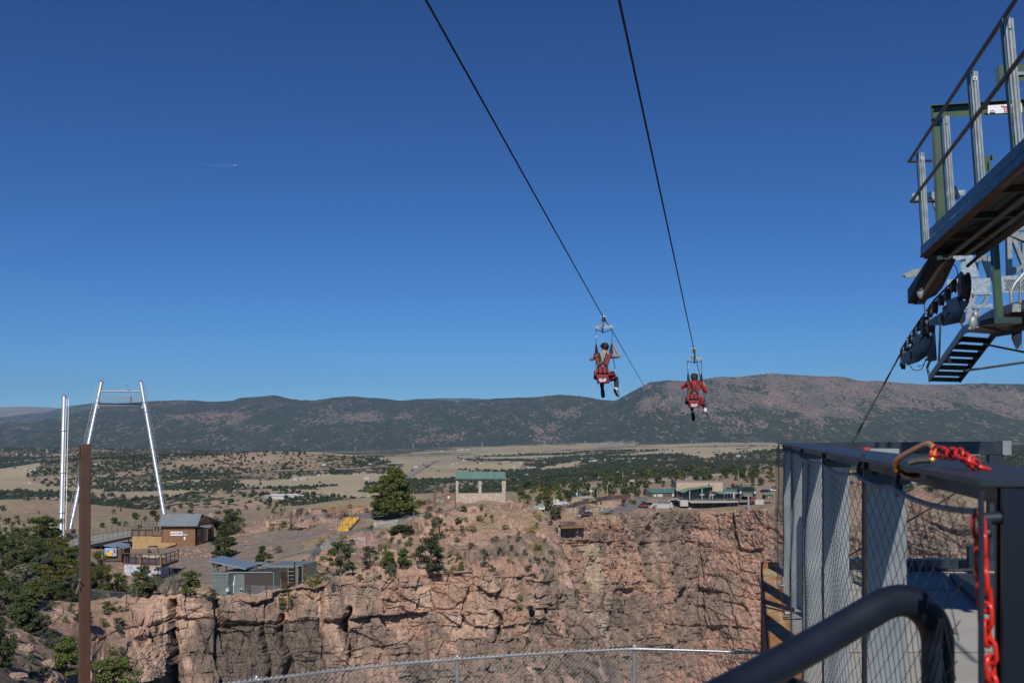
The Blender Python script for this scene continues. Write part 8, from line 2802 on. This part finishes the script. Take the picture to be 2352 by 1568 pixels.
MB().hexa([S(.325,1.17,-.088),S(.335,1.17,-.088),S(.335,10.1,-.088),S(.325,10.1,-.088),S(.325,1.17,Z0-.009),S(.335,1.17,Z0-.009),S(.335,10.1,Z0-.009),S(.325,10.1,Z0-.009)]).build('rail_web',STEELB,wr)
for Y in(1.15,2.78,4.4,6.15,7.95,9.75):
 z1=Z0-.010
 zb_=ZF-.02
 mb=MB()
 L0,L1=.326,.436
 if Y<2:
  L0,L1=.292,.42
 mb.hexa([S(L0,Y,zb_),S(L1,Y,zb_),S(L1,Y+.012,zb_),S(L0,Y+.012,zb_),S(L0,Y,z1),S(L1,Y,z1),S(L1,Y+.012,z1),S(L0,Y+.012,z1)])
 dpt=.13 if Y>2 else .03
 mb.hexa([S(L0,Y+dpt,zb_),S(L1,Y+dpt,zb_),S(L1,Y+dpt+.012,zb_),S(L0,Y+dpt+.012,zb_),S(L0,Y+dpt,z1),S(L1,Y+dpt,z1),S(L1,Y+dpt+.012,z1),S(L0,Y+dpt+.012,z1)])
 po=mb.build('post',STEELG if Y>2 else mat('dark_corner_post',(.012,.018,.03),.45,.3),wr)
 MB().hexa([S(L0+.003,Y+.0125,zb_),S(L0+.012,Y+.0125,zb_),S(L0+.012,Y+dpt-.0005,zb_),S(L0+.003,Y+dpt-.0005,zb_),S(L0+.003,Y+.0125,z1),S(L0+.012,Y+.0125,z1),S(L0+.012,Y+dpt-.0005,z1),S(L0+.003,Y+dpt-.0005,z1)]).build('web',STEELB,po)
 if Y>2:
  MB().hexa([S(L0-.012,Y-.012,-.13),S(L1+.01,Y-.012,-.13),S(L1+.01,Y-.001,-.13),S(L0-.012,Y-.001,-.13),S(L0-.012,Y-.012,z1),S(L1+.01,Y-.012,z1),S(L1+.01,Y-.001,z1),S(L0-.012,Y-.001,z1)]).build('head_plate',STEELB,po)
  for Lq in(.355,.41):
   c=S(Lq,Y-.014,-.092)
   MB().tube([c,c-Vector((0,.014,0))],.012,8).build('bolt',STEELB,po,True)
for Y in(2.9,7.3):
 MB().hexa([S(.51,Y,ZF),S(.535,Y,ZF),S(.535,Y+.1,ZF),S(.51,Y+.1,ZF),S(.51,Y,-.15),S(.535,Y,-.15),S(.535,Y+.1,-.15),S(.51,Y+.1,-.15)]).build('side_upright',STEELG,wr)if Y>5 else None
er=thing('safety_net',S(.262,5,ZF),'black steel cable net hung from eye bolts outside the walkway railing','net')
LN=.262
eyes=[(1.19,-.100),(1.84,-.095),(2.78,-.120),(3.6,-.12),(4.4,-.13),(5.3,-.12),(6.15,-.12),(7.95,-.12),(9.75,-.11),(10.05,-.10)]
ey_pts=[]
for Y,z in((1.84,-.088),(3.7,-.09),(2.5,-.085),(5.45,-.092),(7.5,-.095),(9.75,-.095)):
 c=S(LN+.012,Y,z)
 MB().tube([c+Vector((math.cos(t)*.006,math.sin(t)*0,0))+U_*math.cos(t)*.018+Vector((0,0,math.sin(t)*.018))for t in[j*PI/8 for j in range(16)]],.0045,7,closed=True).tube([c+Vector((0,0,.016)),c+Vector((.01,0,.045))],.005,7).build('eye_bolt',STEELB,er,True)
tops=[]
seq=[(1.15,-.085),(1.84,-.092),(2.5,-.090),(3.7,-.093),(5.45,-.095),(7.5,-.10),(10.1,-.10)]
for(y0,z0),(y1,z1)in zip(seq[:-1],seq[1:]):
 for k in range(10):
  t=k/10
  sag=-.014*min(1,(y1-y0))*4*t*(1-t)
  tops.append((y0+(y1-y0)*t,z0+(z1-z0)*t+sag))
tops.append(seq[-1])
MB().tube([S(LN,y,z)for y,z in tops],.0042,7).build('edge_cable',STEELB,er,True)
def topz(y):
 for(y0,z0),(y1,z1)in zip(tops[:-1],tops[1:]):
  if y0<=y<=y1:
   return z0+(z1-z0)*(y-y0)/(y1-y0)
 return -.12
mb=MB()
dyc,dzc=.100,.024
zbot=ZF+.06
N_=int((10.1-1.2)/dyc)
rows_=int((-.10-zbot)/dzc)+1
for i in range(-rows_,2*N_+rows_+2):
 for sg in(1,-1):
  seg=[]
  for j in range(rows_+1):
   y=1.2+(i+(j if sg>0 else rows_-j))*dyc*.5
   z=zbot+j*dzc
   if 1.2<=y<=10.1 and z<=topz(y)+.02:
    wob_=.010*math.sin(y*4.1)+.006*math.sin(z*9+y*2)
    seg.append(S(LN+wob_-.02*(1-(z-zbot)/1.2),y,z))
  if len(seg)>1 and i%2==0:
   mb.tube([seg[0]]+seg[1:-1:2]+[seg[-1]],.0008,3,False)
mb.build('net_mesh',mat('net_wire',(.06,.05,.045),.5,.5),er)
YE=10.35
ed=thing('end_railing',P(2040,1300,YE),'dark box-section rail closing the far end of the walkway','railing')
MB().hexa([P(1824,1041,YE),P(2303,1043,YE),P(2303,1043,YE+.1),P(1824,1041,YE+.1),P(1824,1016,YE),P(2303,1013,YE),P(2303,1013,YE+.1),P(1824,1016,YE+.1)]).build('top_rail',STEELB,ed)
MB().boxb(P(2303.2,1044,YE-.01),P(2309,1012,YE+.12)).build('end_cap',STEELG,ed)
for px in(2273,1862):
 MB().boxb(P(px,1316,YE+.01),P(px+26,1042.5,YE+.09)).build('post',STEELB,ed)
mb=MB()
x0_,x1_=P(1800,0,YE).x,P(2272,0,YE).x
za,zb2=P(0,1043,YE).z,P(0,1296,YE).z
c2_=.085
h_=za-zb2
n=int((x1_-x0_+h_*2)/c2_)
for i in range(n+1):
 for sg in(1,-1):
  xs=x0_-h_*.0+i*c2_
  a_x=x0_-h_*1.9+i*c2_*1.0
  b_x=a_x+h_*1.9
  p=[(a_x,zb2),(b_x,za)]if sg>0 else[(a_x,za),(b_x,zb2)]
  (ax_,az_),(bx_,bz_)=p
  if bx_<x0_ or ax_>x1_:
   continue
  t0=max(0,(x0_-ax_)/(bx_-ax_))
  t1=min(1,(x1_-ax_)/(bx_-ax_))
  if t1>t0:
   mb.tube([(ax_+(bx_-ax_)*t0,YE+.05,az_+(bz_-az_)*t0),(ax_+(bx_-ax_)*t1,YE+.05,az_+(bz_-az_)*t1)],.0012,3,False)
mb.tube([(x0_,YE+.05,zb2),(x1_,YE+.05,zb2)],.004,6).tube([(x0_,YE+.05,zb2+.10),(x1_,YE+.05,zb2+.10)],.003,6)
mb.build('net_mesh',mat('pale_net_wire',(.12,.105,.09),.6,.3),ed)
es=thing('push_button',S(.55,4.0,-.1),'round red push button on a pale bracket just behind the top rail','button')
Ye=6.0
MB().boxb(P(1854,1046,Ye),P(1898,1019,Ye+.05))if False else None
MB().tube([P(1989,1036,Ye),P(1989,1027,Ye)],.024,14).build('button',mat('faded_red_button',(.45,.05,.04),.45),es,True)
MB().beam(P(1940,1037,Ye),P(1983,1037,Ye),.02,.02).boxb(P(1996,1048,Ye+.05),P(2030,1029,Ye+.3)).build('bracket',STEELG,es)
fl=MB()
fl.hexa([S(.30,.7,ZF-.12),S(3.2,.7,ZF-.12),P(2420,0,YE).xy.to_3d()+Vector((0,.15,ZF-.12)),S(.30,10.5,ZF-.12),S(.30,.7,ZF),S(3.2,.7,ZF),P(2420,0,YE).xy.to_3d()+Vector((0,.15,ZF)),S(.30,10.5,ZF)])
fl.build('walkway_floor',mat('walkway_concrete',(.36,.345,.31),.85,0,.07,2,.15,60,col2=(.33,.31,.275)),None,kind='structure',origin=(0,0,0))
lines=MB()
for Y in(8.9,6.3,3.6):
 lines.hexa([S(.5,Y,ZF+.001),S(2.6,Y+0,ZF+.001),S(2.6,Y+.012,ZF+.001),S(.5,Y+.012,ZF+.001),S(.5,Y,ZF+.004),S(2.6,Y,ZF+.004),S(2.6,Y+.012,ZF+.004),S(.5,Y+.012,ZF+.004)])
lines.build('floor_joint',mat('joint_filler',(.16,.10,.06),.9),None,kind='structure',origin=(0,0,0))
cbz=ZF+.10
MB().hexa([P(1930,0,YE-.1).xy.to_3d()+Vector((0,0,ZF)),P(2420,0,YE-.1).xy.to_3d()+Vector((0,0,ZF)),P(2420,0,YE-.1).xy.to_3d()+Vector((0,.18,ZF)),P(1930,0,YE-.1).xy.to_3d()+Vector((0,.18,ZF)),P(1930,0,YE-.1).xy.to_3d()+Vector((0,0,cbz)),P(2420,0,YE-.1).xy.to_3d()+Vector((0,0,cbz)),P(2420,0,YE-.1).xy.to_3d()+Vector((0,.18,cbz)),P(1930,0,YE-.1).xy.to_3d()+Vector((0,.18,cbz))]).build('kick_plate',STEELB,None,label='dark kick plate along the far edge of the walkway floor',cat='plate')
hb=thing('floor_shadow',S(1.4,7.5,ZF),'painted floor shadow pattern with pale and yellow edges at the right of the walkway','hatch')  # dark panel drawn as the shadow pattern falling on the floor
mb=MB().hexa([P(2180,1318,9.6)*1.0,P(2420,1318,9.6),P(2420,1440,7.0),P(2262,1398,7.7),P(2180,1317,9.6)+Vector((0,0,.01)),P(2420,1317,9.6)+Vector((0,0,.01)),P(2420,1439,7.0)+Vector((0,0,.01)),P(2262,1397,7.7)+Vector((0,0,.01))])
vs=[Vector(v)for v in mb.v]
mb.v=[(v.x,v.y,(ZF+.02)if i<4 else(ZF+.05))for i,v in enumerate(vs)]
mb.build('panel',mat_ribs('floor_shadow_slats',(.05,.055,.065),.22,1,.01,.5,.3),hb)
MB().beam(S(1.02,9.4,ZF+.055),S(.92+.5,7.5,ZF+.055),.05,.02).build('yellow_edge',mat('worn_yellow',(.42,.26,.07),.7),hb)
MB().beam(S(.98,9.4,ZF+.03),S(.88+.5,7.5,ZF+.03),.06,.02).build('pale_edge',STEELG,hb)
MB().boxb(P(2226,1312,10.0),P(2241,1252,10.06)).build('bollard',BLUS,None,label='dark rounded upright at the far edge of the walkway floor',cat='bollard',)
hs=MB().tube([P(1960,1290,10.1),P(1990,1302,10.0),P(2080,1308,9.95),P(2200,1308,9.95),P(2290,1306,9.95)],.018,8)
hs.build('hose',BLACKM,None,True,label='black hose lying along the far edge of the walkway',cat='hose')
ol=thing('rusty_ledge',S(.2,6,ZF),'rust-streaked pale steel ledge outside the walkway railing','ledge')
rustm=mat('rusty_ledge_paint',(.50,.40,.24),.8,0,.15,3,.2,30,col2=(.42,.17,.045),thr=(.36,.52))
MB().hexa([S(.115,1.0,ZF-.02),S(.30,1.0,ZF-.02),S(.30,10.4,ZF-.02),S(.115,10.4,ZF-.02),S(.115,1.0,ZF),S(.30,1.0,ZF),S(.30,10.4,ZF),S(.115,10.4,ZF)]).build('plate',rustm,ol)
MB().hexa([S(.105,1.0,ZF-.5),S(.114,1.0,ZF-.5),S(.114,10.4,ZF-.5),S(.105,10.4,ZF-.5),S(.105,1.0,ZF+.03),S(.114,1.0,ZF+.03),S(.114,10.4,ZF+.03),S(.105,10.4,ZF+.03)]).build('edge_angle',mat('rust_brown_steel',(.15,.075,.045),.85,.1,.3,5),ol)
MB().hexa([S(.106,10.41,ZF-.9),S(.30,10.41,ZF-.9),S(.30,10.5,ZF-.9),S(.106,10.5,ZF-.9),S(.106,10.41,ZF+.05),S(.30,10.41,ZF+.05),S(.30,10.5,ZF+.05),S(.106,10.5,ZF+.05)]).build('end_plate',mat('orange_rust',(.36,.17,.06),.85,0,.3,6),ol)
for Y in(5.6,8.0):
 MB().beam(S(.10,Y,ZF+.05),S(.33,Y-.3,ZF+.03),.03,.03).build('brace_bar',BLACKM,ol)
for Y in(8.9,7.5,6.2,5.1):
 MB().tube([S(.255,Y,ZF+.04),S(.30,Y,ZF+.04)],.016,8).build('bolt',GALD,ol,True)
hd=thing('bent_handrail',P(2150,1600,1.3),'thick dark blue bent pipe handrail very close to the camera, lower right','handrail')
hp=[P(1470,1670,1.02),P(1640,1604,1.14),P(1880,1474,1.25),(P(2003,1402,1.30)),P(2038,1384,1.315),P(2075,1378,1.325),P(2108,1390,1.33),P(2136,1418,1.335),P(2152,1460,1.34),P(2154,1520,1.34),P(2154,1700,1.34)]
fn=[]
for i in range(len(hp)-1):
 p0,p1,p2,p3=hp[max(i-1,0)],hp[i],hp[i+1],hp[min(i+2,len(hp)-1)]
 for k in range(6):
  t=k/6
  fn.append(.5*((2*p1)+(-p0+p2)*t+(2*p0-5*p1+4*p2-p3)*t*t+(-p0+3*p1-3*p2+p3)*t**3))
fn.append(hp[-1])
MB().tube(fn,.0212,24).build('pipe',NAVYS,hd,True)
MB().tube([S(.262,1.13,-.06),S(.262,1.13,-1.3)],.0035,7).build('tension_rod',STEELB,None,True,label='thin vertical steel rod beside the dark corner post and the red chain',cat='rod')
c=P(2268,1196,1.16)
MB().tube([c+Vector((-.009,0,.002)),c+Vector((.016,0,.004))],.0075,10).tube([c+Vector((-.004,-.008,.0)),c+Vector((-.004,.008,0))],.005,8).sphere(c+Vector((.0,0,-.014)),.006,8,6).build('shackle',STEELB,None,True,label='dark bolted shackle on the corner post where the red chain hangs',cat='shackle')
RC=mat('red_chain_plastic',(.62,.025,.012),.32,0,.06,20,spec=.6)
ch=thing('red_chain',P(2270,1400,1.14),'red plastic link chain hanging beside the corner post','chain')
def link(c,d,n,ln,wd,r):
 d=d.normalized()
 n=(n-d*n.dot(d)).normalized()
 pts=[]
 hl,hw=ln/2-wd/2,wd/2
 for k in range(9):
  a=-PI/2+PI*k/8
  pts.append(c+d*(hl+math.cos(a)*hw)+n*math.sin(a)*hw)
 for k in range(9):
  a=PI/2+PI*k/8
  pts.append(c+d*(-hl+math.cos(a)*hw)+n*math.sin(a)*hw)
 return MB().tube(pts,r,9,closed=True)
path=[P(2247,1198,1.15),P(2252,1240,1.15),P(2253,1290,1.15),P(2257,1340,1.15),P(2264,1390,1.15),P(2265,1440,1.15),P(2272,1500,1.15),P(2276,1560,1.15),P(2278,1640,1.15)]
Lc=[0]
for a,b in zip(path[:-1],path[1:]):
 Lc.append(Lc[-1]+(b-a).length)
def onpath(pth,Ls,s):
 for i in range(len(pth)-1):
  if s<=Ls[i+1]or i==len(pth)-2:
   t=(s-Ls[i])/(Ls[i+1]-Ls[i])
   return pth[i].lerp(pth[i+1],t),(pth[i+1]-pth[i]).normalized()
pitch=.0205
k=0
s=.006
rs=random.Random(4)
while s<Lc[-1]:
 c,d=onpath(path,Lc,s)
 an=(PI/2 if k%2 else 0)+rs.uniform(-.35,.35)+.5
 n_v=Vector((math.cos(an),math.sin(an),0))
 link(c,d,n_v,.0295,.0155,.0029).build('link',RC,ch,True)
 s+=pitch
 k+=1
c2h=thing('red_chain',P(2200,1050,1.7),'short red chain lying over the top rail from the orange carabiner','chain')
pth2=[P(2146,1036,1.66),P(2172,1041,1.62),P(2205,1042,1.55),P(2228,1060,1.48),P(2243,1070,1.50),P(2262,1074,1.52)]
L2c=[0]
for a,b in zip(pth2[:-1],pth2[1:]):
 L2c.append(L2c[-1]+(b-a).length)
s,k=.006,0
while s<L2c[-1]:
 c,d=onpath(pth2,L2c,s)
 n_v=Vector((0,0,1))if k%2 else Vector((0,1,.15))
 link(c,d,n_v,.031,.0175,.0026).build('link',RC,c2h,True)
 s+=.0225
 k+=1
cb_=thing('carabiner',P(2100,1050,1.75),'open orange and silver carabiner clipped round the top rail','carabiner')
def q4(x,y):
 return 1764+x/4,832.6+y/4
cp=[(1190,1000,1.82),(1172,950,1.82),(1180,905,1.81),(1215,868,1.80),(1330,805,1.77),(1440,750,1.74),(1478,745,1.73),(1512,768,1.72),(1528,810,1.71),(1520,870,1.70),(1500,900,1.70)]
OR=mat('orange_anodised',(.80,.27,.03),.3,.4,.08,20)
MB().tube([P(*q4(x,y),Y)for x,y,Y in cp],.0052,10).build('frame',OR,cb_,True)
MB().tube([P(*q4(x,y),Y)for x,y,Y in[(1195,1000,1.825),(1230,1025,1.85),(1300,1040,1.87),(1395,1032,1.86)]],.0055,10).build('lower_hook',mat('orange_anodised_shaded',(.16,.05,.015),.4,.6),cb_,True)  # darkened orange paints in the shade under the rail
MB().tube([P(*q4(x,y),Y)for x,y,Y in[(1310,915,1.74),(1400,897,1.72),(1508,893,1.70)]],.0055,10).build('gate',mat('brass_gate',(.72,.55,.32),.22,.9),cb_,True)
MB().tube([P(*q4(x,y),Y-.004)for x,y,Y in cp[3:8]],.0028,8).build('shine_edge',ALU,cb_,True)
MB().tube([P(2352,1034,13.5),P(2165,1150,13),P(1944,1279,12.4),P(1890,1311,12.2)],.011,7).build('stay_cable',BLACKM,None,True,label='dark stay cable crossing behind the walkway netting',cat='cable')
MB().beam(S(.6,10.5,-2.2),S(.6,2.0,-2.2),.3,1.6).beam(S(2.2,10.5,-2.2),S(2.2,2.0,-2.2),.3,1.6).build('floor_girder',BLUS,None,label='steel girders under the walkway floor',cat='girder')
hz=MB().boxb((-22000,-60,-260),(22000,26500,1500))
hm=bpy.data.materials.new('haze_air')
hm.use_nodes=True
for n in list(hm.node_tree.nodes):
 if n.type=='BSDF_PRINCIPLED':
  hm.node_tree.nodes.remove(n)
pv=hm.node_tree.nodes.new('ShaderNodeVolumePrincipled')
pv.inputs['Color'].default_value=(.40,.66,1,1)
pv.inputs['Density'].default_value=3.2e-5
hm.node_tree.links.new(pv.outputs[0],hm.node_tree.nodes['Material Output'].inputs['Volume'])
hz.build('haze',hm,kind='stuff',origin=(0,0,0))
